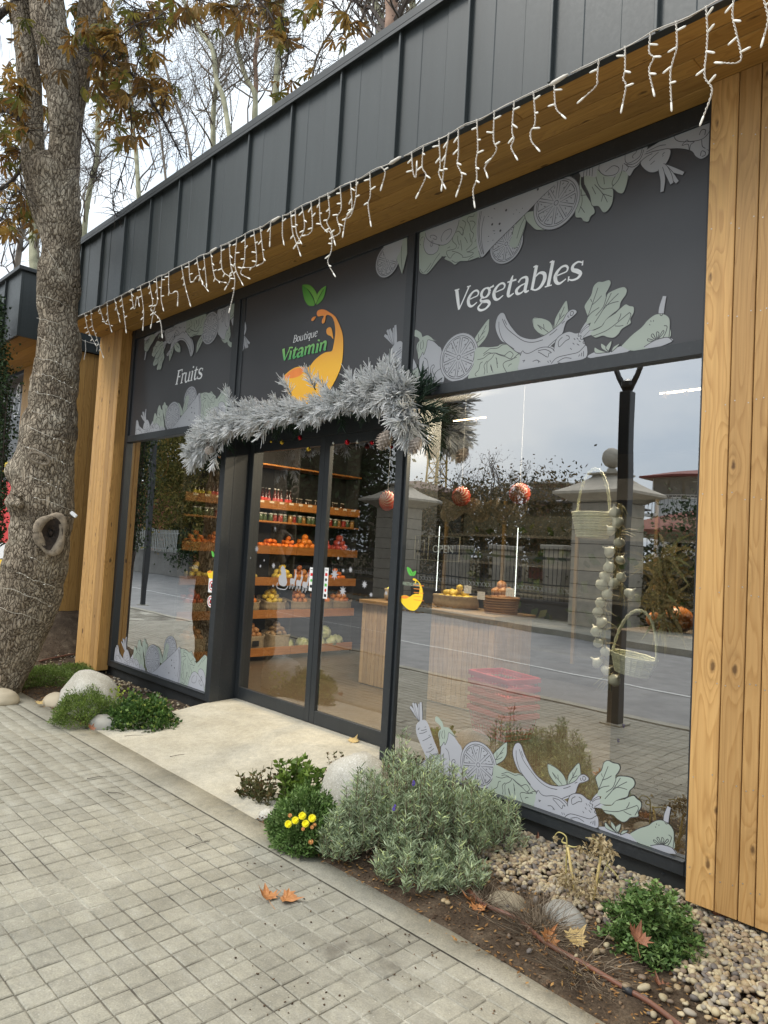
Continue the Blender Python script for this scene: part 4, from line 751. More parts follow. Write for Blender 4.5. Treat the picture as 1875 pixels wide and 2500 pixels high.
fm.out({'A': M_LEAFP, 'B': M_LEAFP2, 'J': M_JUICE, 'C': M_CUP, 'w': M_WHITE, 'V': M_VITA}, {'A': 'logo_leaf', 'B': 'logo_leaf', 'J': 'logo_juice', 'C': 'logo_juice', 'w': 'lettering', 'V': 'lettering'}, bL)
# drawings along the foot of the two windows
AMW = {'g': M_PGW, 'n': M_PNW, 'd': M_PD}
fm = Film(.0248); fm.clipz = (.2195, 9); fm.clipx = (-3.381, -1.404); strip(fm, ART_A, lambda u, v: (-3.38+u, .212+v)); fm.out(AMW, ART_N, prr)
fm = Film(.0248); fm.clipz = (.2175, 9); fm.clipx = (-7.751, -5.746); strip(fm, ART_B, lambda u, v: (-5.76-u*.985, .212+v*1.08)); fm.out(AMW, ART_N, pl)
# ---- sliding door leaves
def leaf(x0, x1):
    d = empty('door'); d.parent = shop
    for q in ((x0, .248, .173, x0+.062, .29, 2.5195), (x1-.062, .248, .173, x1, .29, 2.5195), (x0+.0625, .25, .173, x1-.0625, .288, .278), (x0+.0625, .25, 2.44, x1-.0625, .288, 2.5195)):
        mb = MB(); mb.box(*q, .002); mb.obj('door_frame', M_FRAME, d)
    return d, pane(x0+.0625, x1-.0625, .2785, 2.4395, .265, d, M_GLASSD)
d1, dp1 = leaf(-5.660, -4.566); d2, dp2 = leaf(-4.562, -3.620)
# ---- stickers on the glass
fm = Film(.0236)
def to_w(pts, y=.0): return [tuple(on_y(px, py, y)[[0, 2]]) for px, py in pts]
def juice_sticker(fm, cx, cz, h, txt=True):
    """small bowl-of-juice mark with two leaves; h is its height"""
    xs_ = [p for p in sh(LOGO['juice'])]; zmin, zmax = 2.93, 3.76; s = h/(zmax-zmin); f = lambda p: (cx+(p[0]+4.40)*s, cz+(p[1]-zmin)*s)
    fm.poly(catmull([f(p) for p in sh(LOGO['leafA'])], 4, True), 'A'); fm.poly(catmull([f(p) for p in sh(LOGO['leafB'])], 4, True), 'A')
    fm.poly(catmull([f(p) for p in sh(LOGO['leafC'])], 4, True), 'A'); fm.poly(catmull([f(p) for p in sh(LOGO['leafD'])], 4, True), 'A')
    J = [f(p) for p in sh(LOGO['juice'])]; fm.poly(catmull(J, 4, True), 'J'); fm.poly(catmull([f(p) for p in sh(LOGO['cup'])], 4, True), 'C')
M_YEL = simple('yellow_vinyl', (.95, .66, .04), .4, .05); M_GRN = simple('green_vinyl', (.12, .50, .08), .4, .1); M_ORG = simple('orange_vinyl', (.92, .30, .05), .4, .05)
M_BLK = simple('black_vinyl', (.02, .02, .022), .5, .05); M_SNOW = simple('frost_vinyl', (.42, .42, .44), .6, .05)
STM = {'A': M_GRN, 'J': M_YEL, 'C': M_ORG, 'w': M_WHITE, 'r': M_RED, 'k': M_BLK, 's': M_SNOW}
STN = {'A': 'sticker_leaf', 'J': 'sticker_juice', 'C': 'sticker_juice', 'w': 'sticker_white', 'r': 'sticker_red', 'k': 'sticker_black', 's': 'sticker_frost'}
p = on_y(1010, 1470, 0); top = on_y(1012, 1385, 0); juice_sticker(fm, p[0]-.02, p[2], top[2]-p[2])
for k in range(5):
    a = on_y(1004, 1428+k*9, 0); fm.ribbon([(a[0], a[2]), (a[0]+.09-.02*(k % 2), a[2])], .004, 'C')
fm.out(STM, STN, prr)
def text(body, x, z, size, mat, parent, y=.0235, name='lettering', sx=1.):
    cu = bpy.data.curves.new(name, 'FONT'); cu.body = body; cu.size = size; cu.materials.append(mat); cu.resolution_u = 3
    o = link(name, cu, parent); me = bpy.data.meshes.new_from_object(o.evaluated_get(bpy.context.evaluated_depsgraph_get())) if False else None
    bpy.context.view_layer.update(); me = bpy.data.meshes.new_from_object(o); bpy.data.objects.remove(o); me.name = name
    if not me.materials: me.materials.append(mat)
    return link(name, me, parent, (x, y, z), (math.pi/2, 0, 0), (sx, 1, 1))
a = on_y(977, 1428, 0); b_ = on_y(1022, 1430, 0); text('РАБОТНО ВРЕМЕ', a[0], a[2], .030, simple('pale_green_vinyl', (.45, .55, .42), .5, .05), prr, sx=(b_[0]-a[0])/(.030*8.7)*.95)
fm = Film(.0236); p = on_y(522, 1404, 0); top = on_y(525, 1345, 0); juice_sticker(fm, p[0]-.03, p[2], top[2]-p[2])
for (px, py, sq) in ((519, 1431, 1), (516, 1470, 0)):
    q = on_y(px, py, 0); x, z = q[0], q[2]; R = .055
    x = min(x, -5.81)
    if sq: fm.poly([(x-R, z-R*1.15), (x+R, z-R*1.15), (x+R, z+R*1.15), (x-R, z+R*1.15)], 'w')
    else: fm.disc(x, z, R, 'w', 24)
    fm.ribbon([(x+R*.72*math.cos(i*.3), z+R*.72*math.sin(i*.3)) for i in range(21)], .009, 'r', True)
    fm.poly([(x-.02, z-.018), (x+.012, z-.022), (x+.024, z+.006), (x+.004, z+.024), (x-.014, z+.010)], 'k')
    fm.ribbon([(x-R*.5, z+R*.5), (x+R*.5, z-R*.5)], .008, 'r')
fm.out(STM, STN, pl)
# opening-hours, card and snow stickers on the two door leaves (door glass plane y = .265)
DY = .2645
def dpt(px, py): q = on_y(px, py, .265); return q[0], q[2]
for dp, items in ((dp1, [(768, 1386, 1444, 'l')]), (dp2, [(796, 1386, 1462, 'r')])):
    fm = Film(DY)
    for px, y0, y1, s_ in items:
        x, zt = dpt(px, y0); _, zb = dpt(px, y1); w = .026; x = -4.660 if s_ == 'l' else -4.470
        fm.poly([(x-w, zb), (x+w, zb), (x+w, zt), (x-w, zt)], 'w'); H = zt-zb
        for k, c in enumerate('rkArk' if s_ == 'r' else 'rAk'):
            zc = zt-H*(.22+.17*k if s_ == 'r' else .3+.25*k)
            if k % 2 == 0: fm.poly([(x-.015, zc-.012), (x+.015, zc-.012), (x+.015, zc+.012), (x-.015, zc+.012)], c)
            else: fm.disc(x, zc, .013, c, 16)
        fm.ribbon([(x-.016, zt-.018), (x+.016, zt-.018)], .005, 'k')
    def flake(px, py, r):
        x, z = dpt(px, py)
        P = []
        for i in range(16):
            rr = r*(1 if i % 2 == 0 else .42); P.append((x+rr*math.cos(math.pi*i/8), z+rr*math.sin(math.pi*i/8)))
        fm.poly(P, 's')
    if dp is dp1:
        for px, py, r in ((627, 1340, .034), (668, 1381, .030), (636, 1382, .018), (667, 1430, .014), (612, 1362, .012), (645, 1368, .012)): flake(px, py, r)
        # sleigh drawn by three reindeer, cut from frosted film
        bx, bz = dpt(680, 1420); ex, _ = dpt(752, 1430); Lw = ex-bx; f = lambda u, v: (bx+u*Lw, bz+v*Lw)
        fm.poly(catmull([f(.0, .02), f(.05, -.06), f(.22, -.08), f(.30, .0), f(.26, .12), f(.22, .26), f(.12, .34), f(.05, .28), f(.08, .16), f(.02, .12)], 4, True), 's')
        fm.ribbon(catmull([f(-.03, -.02), f(-.04, -.12), f(.1, -.15), f(.26, -.14), f(.34, -.07)], 4), .008, 's')
        for k in range(3):
            o = .40+.21*k; zz = -.02*k
            fm.poly(catmull([f(o, zz+.02), f(o+.02, zz+.10), f(o+.13, zz+.10), f(o+.16, zz+.2), f(o+.21, zz+.17), f(o+.16, zz+.02), f(o+.13, zz-.02), f(o+.03, zz-.01)], 3, True), 's')
            for dx, lz in ((.02, -.12), (.06, -.09), (.12, -.12), (.16, -.08)): fm.ribbon([f(o+dx, zz), f(o+dx-.02, zz+lz)], .007, 's')
            for q in ((.15, .3), (.20, .3)): fm.ribbon([f(o+.17, zz+.18), f(o+q[0], zz+q[1])], .005, 's')
    else:
        for px, py, r in ((817, 1402, .050), (837, 1443, .044), (856, 1391, .026), (838, 1393, .018), (890, 1427, .034), (826, 1363, .016), (906, 1452, .022), (943, 1448, .020)): flake(px, py, r)
    fm.out(STM, STN, dp)
# ================================================================ INSIDE THE SHOP
M_SHELF = wood('shelf_wood', 'y', .75, (1.08, .88, .62), .5, base=[(.50, .25, .09), (.58, .31, .12), (.42, .19, .06)])
M_WARM = simple('warm_light', (1, .8, .5), .5, 0, em=(1, .72, .42), ems=9.)
M_TUBE = simple('cool_light_tube', (1, 1, 1), .5, 0, em=(.9, 1, .98), ems=2.2)
M_STEEL = simple('dark_shelf_steel', (.05, .05, .05), .4, .1, metal=.6)
SX = -7.5                                     # front of the shelf wall, which runs back into the shop along its left wall
unit = empty('shelf_wall', 'long wooden shelf wall stacked with fruit and bottles behind the door', 'shelves')
LV = {'top': 2.615, 'bottles': 2.15, 'jars': 1.89, 'citrus': 1.575, 'mixed': 1.175, 'sacks': .76, 'bottom': .285}
Y0, Y1 = .62, 3.36
mb = MB(); mb.box(-7.86, Y0, .13, -7.83, Y1, 3.1); mb.obj('back_panel', simple('black_panel', (.02, .02, .02), .7), unit)
for k, z in LV.items():
    for ya, yb in ((Y0, 1.14), (1.144, 2.28), (2.284, Y1)):
        th = .02 if k in ('top', 'jars') else .105
        mb = MB(); mb.box(-7.82, ya+.002, z-th, SX-.022, yb-.002, z-th+.022); mb.obj('shelf_board', M_SHELF, unit)
        mb = MB(); mb.box(-.011, -(yb-ya)/2+.001, -th, .011, (yb-ya)/2-.001, 0, .002); mb.obj('shelf_front', M_SHELF, unit, loc=(SX-.0105, (ya+yb)/2, z))
for y in (Y0, 1.142, 2.282, Y1):
    mb = MB(); mb.box(-7.82, y-.012, .13, -7.55, y+.012, 3.05); mb.obj('upright', simple('upright_paint', (.03, .03, .03), .6) if y == Y0 else bpy.data.materials['upright_paint'], unit)
# price tickets along the bottle shelf
M_TICK = simple('ticket_card', (.78, .66, .50), .6, .05)
for i in range(17):
    y = .75+i*.155; mb = MB(); mb.box(SX+.0005, y-.035, 2.118, SX+.002, y+.035, 2.143); mb.obj('price_ticket', M_TICK, unit)
def fruit_mesh(name, col, col2, r, sq=(1, 1, .92), bumpy=.012, seed=1, rough=.42):
    m, t, b, o = NODES(name+'_skin'); g = G(t); n = g.noise(g.shift(g.obj(), g.rnd(), 5.), 3.5/r*.05, 3)
    c = g.ramp(n, [(.3, col), (.7, col2)]); c = g.mix(1., c, g.ramp(g.rnd(), [(0, (.75, .7, .7)), (1, (1.15, 1.1, 1.05))]), 'MULTIPLY')
    g.L(c, b.inputs['Base Color']); b.inputs['Roughness'].default_value = rough; g.L(g.bump(g.noise(g.obj(), 160., 2), .25, .001), b.inputs['Normal'])
    mb = MB(); mb.sphere((0, 0, 0), 1., 12, 8)
    V = []
    for v in mb.v:
        k = 1+bumpy*3*mnoise.noise(Vector(v)*1.6+Vector((seed, 0, 0))); z = v[2]*(1-.10*max(0, v[2])**6*8*.3 if v[2] > .8 else 1); V.append((v[0]*r*k*sq[0], v[1]*r*k*sq[1], z*r*k*sq[2]))
    mb.v = V; return mb.mesh(name, m, True)
FR = {'orange': fruit_mesh('orange', (.85, .24, .03), (.92, .33, .05), .045),
 'tangerine': fruit_mesh('tangerine', (.80, .17, .02), (.88, .26, .03), .038, (1, 1, .8)),
 'apple': fruit_mesh('apple', (.55, .05, .03), (.72, .20, .06), .043, (1, 1, .95), rough=.3),
 'pomegranate': fruit_mesh('pomegranate', (.50, .05, .04), (.66, .16, .10), .051),
 'peach': fruit_mesh('peach', (.78, .42, .16), (.70, .22, .08), .041),
 'lemon': fruit_mesh('lemon', (.80, .60, .08), (.86, .70, .14), .038, (1.0, 1.3, .95)),
 'green_apple': fruit_mesh('green_apple', (.45, .50, .08), (.58, .58, .14), .043, rough=.3),
 'mango': fruit_mesh('mango', (.62, .50, .12), (.70, .58, .22), .047, (1, 1.25, .8)),
 'potato': fruit_mesh('potato', (.36, .24, .12), (.44, .31, .17), .045, (1, 1.3, .8), .03),
 'onion': fruit_mesh('onion', (.48, .22, .08), (.56, .32, .14), .047)}
M_BURL = simple('burlap', (.34, .27, .18), .9, .18, 30., .7, 260.)
M_WICK = simple('wicker_pale', (.72, .72, .54), .65, .15, 12., .4, 80., isl=.12)
M_WICKD = simple('wicker_brown', (.28, .15, .06), .65, .2, 12., .4, 80., isl=.2)
def basket_tray(w, d, h, mat):
    """shallow woven tray: floor, and rows of rolled strands round an oval"""
    mb = MB(); N = 18
    for i in range(5):
        z = h*i/4; k = .86+.14*i/4
        mb.tube([(w/2*k*math.cos(2*math.pi*j/N), d/2*k*math.sin(2*math.pi*j/N), z+.008+(.003 if (i+j) % 2 else -.003)) for j in range(N+1)], .007, 4, False)
    mb.lathe([(.42*min(w, d), .002), (.40*min(w, d), .006)], N); return mb
TRAYS = {}
for k, (w, d, h, m) in {'round': (.27, .27, .055, M_WICKD), 'sack': (.30, .34, .16, M_BURL)}.items():
    if k == 'round': TRAYS[k] = basket_tray(w, d, h, m).mesh('tray', m, True)
def sack_mesh(w, d, h, tilt=0.):
    mb = MB(); N = 20; prof = [(.86, 0), (.98, .18), (1.0, .5), (.97, .8), (1.02, .97), (1.0, 1.03), (.94, 1.0), (.92, .8)]
    b0 = 0
    for r, z in prof:
        for k in range(N):
            th = 2*math.pi*k/N; rr = r*(1+.03*math.sin(3*th+z*4)); c, s = math.cos(th), math.sin(th); e = .55
            mb.v.append((w/2*rr*math.copysign(abs(c)**e, c), d/2*rr*math.copysign(abs(s)**e, s), h*z+tilt*(-w/2*rr*c)*.5*z))
    for i in range(len(prof)-1):
        for k in range(N): k2 = (k+1) % N; mb.f.append((i*N+k, i*N+k2, (i+1)*N+k2, (i+1)*N+k))
    mb.f.append(tuple(range(N))[::-1]); mb.m = [0]*len(mb.f); return mb
TRAYS['sack'] = sack_mesh(.30, .36, .15, .5).mesh('sack', M_BURL, True)
ORD = ['first', 'second', 'third', 'fourth', 'fifth', 'sixth', 'seventh', 'eighth', 'ninth', 'tenth']
PLUR = {'peach': 'peaches', 'mango': 'mangoes', 'tangerine': 'tangerines'}
def plur(k): k = k.replace('_', ' '); return PLUR.get(k, k+'s')
def heap(kind, n, cx, cy_, z, w, d, label, group, seed, tilt=0.):
    r = random.Random(seed); me = FR[kind]; placed = []; rad = {'orange': .045, 'tangerine': .038, 'pomegranate': .050}.get(kind, .042)
    L0 = 0; k = 0
    while k < n and L0 < 3:
        s = 1-.27*L0; nx = max(1, int(w*s/(rad*2.02))); ny = max(1, int(d*s/(rad*2.02)))
        for i in range(nx):
            for j in range(ny):
                if k >= n: break
                x = (i-(nx-1)/2)*rad*2.04; y = (j-(ny-1)/2)*rad*2.04
                if (x/(w/2))**2+(y/(d/2))**2 > 1.3: continue
                if L0 and r.random() < .10: continue
                zz = z+rad*.9+L0*rad*1.35+tilt*(-x); o = link(kind, me, None, (cx+x+r.uniform(-.004, .004), cy_+y+r.uniform(-.004, .004), zz+r.uniform(-.003, .003)), (r.uniform(-.6, .6), r.uniform(-.6, .6), r.uniform(0, 6)), r.uniform(.93, 1.05))
                tag(o, label, kind.replace('_', ' '), group); k += 1
        L0 += 1
SHN = {'citrus': 'upper fruit shelf', 'mixed': 'middle fruit shelf', 'sacks': 'sack shelf', 'bottom': 'bottom shelf'}
sets = [('citrus', 'round', [('tangerine', .86), ('tangerine', 1.12), ('tangerine', 1.66), ('tangerine', 1.94), ('tangerine', 2.22), ('orange', 2.50), ('pomegranate', 2.82), ('pomegranate', 3.12)]),
        ('mixed', 'round', [('lemon', .90), ('lemon', 1.20), ('mango', 1.60), ('lemon', 2.16), ('peach', 2.44), ('apple', 2.72), ('tangerine', 3.08)]),
        ('sacks', 'sack', [('apple', .86), ('orange', 1.24), ('orange', 1.62), ('lemon', 2.03), ('peach', 2.44), ('orange', 2.83), ('peach', 3.18)])]
desc = {'tangerine': 'glossy red orange tangerine', 'orange': 'round orange', 'pomegranate': 'reddish pomegranate', 'lemon': 'yellow lemon', 'mango': 'yellow green mango', 'peach': 'blushed yellow peach', 'apple': 'red apple', 'green_apple': 'green apple'}
seed = 0
for lv, tr, lst in sets:
    z = LV[lv]-.08 if tr == 'round' else LV[lv]-.02
    for i, (kd, y) in enumerate(lst):
        seed += 1; w = 'tray' if tr == 'round' else 'sack'
        o = link('wicker_tray' if tr == 'round' else 'burlap_sack', TRAYS[tr], None, (SX-.15, y, z), None)
        tag(o, f'{"round wicker tray" if tr=="round" else "low open burlap sack"} of {plur(kd)}, {ORD[i]} from the left on the {SHN[lv]}', w, f'{w}s on the {SHN[lv]}')
        heap(kd, 24 if tr == 'round' else 26, SX-.13, y, z+(.055 if tr == 'round' else .115), .25, .29, f'{desc[kd]} heaped in the {ORD[i]} {w} of the {SHN[lv]}', f'{plur(kd)} in the {ORD[i]} {w} of the {SHN[lv]}', seed, 0. if tr == 'round' else .55)
# bottles and jars
def bottle_mesh(r, h, neck, mg, ml):
    mb = MB(); mb.lathe([(r*.9, 0), (r, .01), (r, h*.62), (r*.75, h*.70), (neck, h*.80), (neck, h*.96), (neck*1.15, h*.965), (neck*1.15, h)], 10)
    return mb
gl_ = {}
def bmats(nm, gcol, lcol):
    if nm not in gl_: gl_[nm] = (simple('glass_'+nm, gcol, .12, .1, spec=.8), simple('label_'+nm, lcol, .5, .15, 60.))
    return gl_[nm]
def make_bottle(kind, r, h, neck, nm, gcol, lcol, capc):
    g_, l_ = bmats(nm, gcol, lcol); t = empty(kind); bottle_mesh(r, h, neck, g_, l_).obj('glass_body', g_, t, True)
    mb = MB(); mb.lathe([(r*1.012, h*.14), (r*1.015, h*.15), (r*1.015, h*.5), (r*1.012, h*.51)], 10); mb.obj('label', l_, t, True)
    mb = MB(); mb.lathe([(neck*1.3, h*.955), (neck*1.3, h*1.02), (neck*1.1, h*1.025)], 8); mb.obj('cap', simple('cap_'+nm, capc, .4) if 'cap_'+nm not in bpy.data.materials else bpy.data.materials['cap_'+nm], t, True); return t
BT = [('yellow', (.03, .02, .01), (.62, .50, .05), (.05, .05, .05), 'dark juice bottle with yellow label'), ('red', (.04, .01, .01), (.60, .06, .05), (.1, .1, .1), 'dark juice bottle with red label'), ('pink', (.10, .02, .02), (.55, .12, .12), (.6, .6, .55), 'pale capped bottle with pink label'), ('kraft', (.05, .03, .02), (.40, .33, .20), (.45, .42, .34), 'small brown bottle with kraft label')]
protos = []
for nm, gc, lc, cc, ds in BT:
    big = nm != 'kraft'; protos.append((make_bottle('juice_bottle', .028 if big else .022, .24 if big else .15, .011, nm, gc, lc, cc), ds))
seq = [0]*4+[1]*3+[2]*4+[0, 0, 0, 1, 1, 1]+[2]*3+[1]*3+[3]*18
used = set(); y = .70; zb = LV['bottles']-.082
secs = ['left end', 'left part', 'middle', 'right part', 'right end']
for i, s_ in enumerate(seq):
    pr_, ds = protos[s_]; o = pr_ if s_ not in used else copy_tree(pr_); used.add(s_)
    w = .064 if s_ < 3 else .052; y += w; o.location = (SX-.06-(.02*(i % 3)), y, zb); o.rotation_euler = (0, 0, i)
    sc_n = secs[min(4, int((y-.7)/.54))]; tag(o, f'{ds}, at the {sc_n} of the bottle shelf', 'bottle', f'{ds}s at the {sc_n} of the bottle shelf')
def make_jar(nm, col, lid):
    t = empty('jar'); mb = MB(); mb.lathe([(.03, 0), (.034, .01), (.034, .07), (.028, .085)], 10); mb.obj('glass_body', simple('jar_'+nm, col, .15, .15, spec=.7), t, True)
    mb = MB(); mb.lathe([(.031, .084), (.031, .1), (.028, .102)], 10); mb.obj('lid', simple('lid_'+nm, lid, .35), t, True); return t
JR = [('green', (.08, .12, .06), (.7, .7, .66), 'dark green jar with white lid'), ('red', (.30, .04, .03), (.6, .6, .55), 'red preserve jar with pale lid'), ('amber', (.30, .16, .04), (.2, .16, .1), 'amber honey jar with brown lid')]
jp = [(make_jar(*j[:3]), j[3]) for j in JR]; used = set(); y = .70
for i in range(33):
    s_ = (0, 0, 0, 0, 1, 1, 0, 2, 1, 0, 2)[i % 11]; pr_, ds = jp[s_]; o = pr_ if s_ not in used else copy_tree(pr_); used.add(s_)
    y += .078; o.location = (SX-.06-.02*(i % 2), y, LV['jars']+.001); sc_n = secs[min(4, int((y-.7)/.54))]
    tag(o, f'{ds}, at the {sc_n} of the thin jar shelf', 'jar', f'{ds}s at the {sc_n} of the jar shelf')
# lower shelf: cabbages, burlap bags
mc, t, b, o_ = NODES('cabbage_leaf'); g = G(t); n = g.noise(g.obj(), 9., 5, .6); vein = g.n('ShaderNodeTexWave', i_Scale=5., i_Distortion=7., i_Detail=3.); g.L(g.obj(), vein.inputs[0])
c = g.mix(g.math('MULTIPLY', vein.outputs[1], .5), g.ramp(n, [(.3, (.36, .44, .16)), (.7, (.56, .60, .34))]), (.66, .68, .48)); g.L(c, b.inputs['Base Color']); b.inputs['Roughness'].default_value = .5
g.L(g.bump(vein.outputs[1], .6, .01), b.inputs['Normal'])
def cabbage():
    mb = MB(); mb.sphere((0, 0, 0), .085, 16, 10); r = random.Random(5)
    mb.v = [tuple(Vector(v)*(1+.08*mnoise.noise(Vector(v)*16))) for v in mb.v]
    for k in range(5):
        a = k*1.3; V = []; 
        for i in range(5):
            for j in range(5):
                u = -1+2*i/4; w = j/4; th = a+u*.6; ph = -.9+w*1.6; R = .088+.012*w+.006*math.sin(u*5)
                V.append((R*math.cos(th)*math.cos(ph), R*math.sin(th)*math.cos(ph), R*math.sin(ph)))
        mb.add(V, [(i*5+j, (i+1)*5+j, (i+1)*5+j+1, i*5+j+1) for i in range(4) for j in range(4)])
    return mb.mesh('cabbage', mc, True)
CB = cabbage()
for i, (y, x, z) in enumerate(((2.30, -7.62, .09), (2.55, -7.60, .09), (2.85, -7.62, .09), (3.02, -7.58, .09), (3.18, -7.64, .09), (2.93, -7.6, .225), (3.06, -7.66, .09))):
    tag(link('cabbage', CB, None, (x, y, LV['bottom']-.08+z-.005), (.3*i, .2, i), .98), 'pale green cabbage piled at the right end of the bottom shelf' if y > 2.7 else ('loose green cabbage behind the door stile on the bottom shelf', 'loose green cabbage next to the pile on the bottom shelf')[i], 'cabbage', 'cabbages piled on the bottom shelf' if y > 2.7 else None)
SB = sack_mesh(.30, .34, .24, .25).mesh('burlap_bag', M_BURL, True)
for i, y in enumerate((.9, 1.32, 1.74, 2.14)):
    o = link('burlap_bag', SB, None, (-7.66, y, LV['bottom']-.08)); tag(o, f'beige burlap bag with folded rim, {ORD[i]} from the left on the bottom shelf', 'bag', 'burlap bags on the bottom shelf')
    heap('potato' if i % 2 else 'onion', 12, -7.64, y, LV['bottom']+.12, .24, .26, f'brown {"potato" if i % 2 else "onion"} in the {ORD[i]} burlap bag on the bottom shelf', f'contents of the {ORD[i]} burlap bag', 70+i)
for i, y in enumerate((1.30, 1.72)):
    mb = MB(); mb.box(-7.491, y-.05, .31, -7.487, y+.05, .38, .001); tag(mb.obj('price_board', M_BLK), f'small black price board on the {("second", "third")[i]} burlap bag', 'price board', 'price boards on the burlap bags')
# counter of upright slats
M_SLAT = wood('counter_slat', 'z', 1.1, (1.0, 1.0, 1.0), .5, knots=False, base=[(.46, .32, .19), (.54, .39, .24), (.36, .24, .13)])
cn = empty('counter', 'long counter of upright pale wooden slats behind the window', 'counter'); CY = 1.965
mb = MB(); mb.box(-5.84, CY+.03, .12, -4.03, CY+.60, 1.0); mb.obj('counter_body', simple('counter_core', (.05, .04, .03), .8), cn)
n = 30; w = (5.84-4.03)/n
for i in range(n):
    x = -5.84+(i+.5)*w; mb = MB(); mb.box(-w/2+.003, 0, 0, w/2-.003, .03, .88, .002); mb.obj('slat', M_SLAT, cn, loc=(x, CY, .13))
for i in range(10):
    y = CY+.05+i*.057; mb = MB(); mb.box(0, -.026, 0, .02, .026, .88, .002); mb.obj('slat', M_SLAT, cn, loc=(-4.03, y, .13))
mb = MB(); mb.box(-5.87, CY-.03, 1.001, -4.0, CY+.64, 1.045, .004); mb.obj('worktop', wood('worktop_wood', 'x', .9, (.9, .85, .75), .35, base=[(.46, .32, .19), (.54, .39, .24), (.36, .24, .13)]), cn)
# things on the counter
tag(link('wicker_tray', sack_mesh(.34, .40, .13, 0.).mesh('tray', M_BURL, True), None, (-5.55, CY+.35, 1.046)), 'burlap lined tray of green apples on the left end of the counter', 'tray')
heap('green_apple', 20, -5.55, CY+.35, 1.12, .30, .34, 'green apple heaped on the left end of the counter', 'green apples on the counter', 91)
tag(link('wicker_tray', sack_mesh(.46, .34, .13, 0.).mesh('tray', M_BURL, True), None, (-4.75, CY+.30, 1.046)), 'burlap lined tray of yellow apples in the middle of the counter', 'tray')
heap('lemon', 22, -4.75, CY+.30, 1.11, .40, .30, 'yellow apple in the tray in the middle of the counter', 'yellow apples on the counter', 92)
for i, (px, py) in enumerate(((1143, 1440), (1176, 1455), (1246, 1447))):
    p = on_y(px, py, CY-.02); mb = MB(); mb.box(p[0]-.045, CY-.03, p[2]-.035, p[0]+.045, CY-.026, p[2]+.04, .001); tag(mb.obj('price_card', M_WHITE), f'white price card standing on the counter, {("left","lower middle","right")[i]} of three', 'card', 'price cards on the counter')
# glass candy jar, brown basket of nuts
mb = MB()
for i in range(7): mb.tube([(.17*math.cos(a)*(.9+.02*i), .17*math.sin(a)*(.9+.02*i), .012+.024*i) for a in [2*math.pi*j/18 for j in range(19)]], .011, 5, False)
o = mb.obj('nut_basket', M_WICKD, None, True, loc=(-4.18, CY+.30, 1.046)); tag(o, 'round brown basket of nuts on the right end of the counter', 'basket')
heap('onion', 14, -4.18, CY+.3, 1.17, .24, .24, 'brown onion heaped in the round basket on the counter', 'onions in the counter basket', 93)
# burlap sack standing by the counter
o = link('burlap_sack', sack_mesh(.36, .30, .78, .0).mesh('tall_sack', M_BURL, True), None, (-6.12, CY+.62, .118), (0, 0, .2)); tag(o, 'tall grey burlap sack standing on the floor left of the counter', 'sack')
mb = MB(); mb.box(-.05, 0, 0, .05, .004, .10, .001); tag(mb.obj('price_board', M_BLK, None, loc=(-6.05, CY+.455, .62), rot=(0, 0, .2)), 'black price board on the tall burlap sack by the counter', 'price board')
# chilled cabinet with lit uprights
fr = empty('display_fridge', 'tall glazed display fridge with lit upright tubes behind the counter', 'fridge')
mb = MB(); mb.box(-6.9, 4.35, .12, -3.1, 5.0, .35); mb.box(-6.9, 4.35, 2.35, -3.1, 5.0, 2.6); mb.obj('cabinet_body', simple('cabinet_paint', (.04, .04, .04), .4), fr)
mb = MB(); mb.box(-6.9, 4.96, .351, -3.1, 5.0, 2.349); mb.obj('cabinet_back', simple('cabinet_liner', (.14, .15, .13), .5), fr)
for x in [float(on_y(px, 1350, 4.42)[0]) for px in (904, 1070, 1262)]:
    mb = MB(); mb.tube([(x, 4.42, 1.05), (x, 4.42, 2.0)], .006, 8); mb.obj('light_tube', M_TUBE, fr)
for x in (-6.72, -5.70, -4.60, -3.60):
    mb = MB(); mb.box(x-.02, 4.33, .351, x+.02, 4.37, 2.349); mb.obj('door_post', simple('brass_post', (.30, .20, .08), .4) if x == -6.72 else bpy.data.materials['brass_post'], fr)
for z in (.75, 1.12, 1.5, 1.88):
    mb = MB(); mb.box(-6.88, 4.5, z, -3.12, 4.95, z+.02); mb.obj('wire_shelf', M_STEEL, fr)
    mb = MB(); mb.box(-6.88, 4.49, z-.01, -3.12, 4.499, z+.025); mb.obj('ticket_rail', simple('rail_white', (.16, .16, .15), .5) if z == .75 else bpy.data.materials['rail_white'], fr)
LM = MB(); rr = random.Random(9)
LG_ = isl_ramp('salad_leaf', [(0, (.04, .09, .02)), (.5, (.08, .14, .03)), (1, (.16, .18, .06))])
for i in range(130):
    x, z = rr.uniform(-6.8, -3.2), rr.choice((.78, 1.15, 1.53, 1.91)); c = Vector((x, rr.uniform(4.58, 4.9), z+rr.uniform(.03, .2))); a = Vector((rr.uniform(-1, 1), rr.uniform(-1, 1), rr.uniform(-.3, 1))).normalized()*.08; b2 = a.cross(Vector((0, 1, .3))).normalized()*.05
    LM.add([c-a, c+b2, c+a, c-b2], [(0, 1, 2, 3)])
tag(LM.obj('packed_greens', LG_), 'rows of packed salad greens inside the lit display fridge', 'greens', kind='stuff')
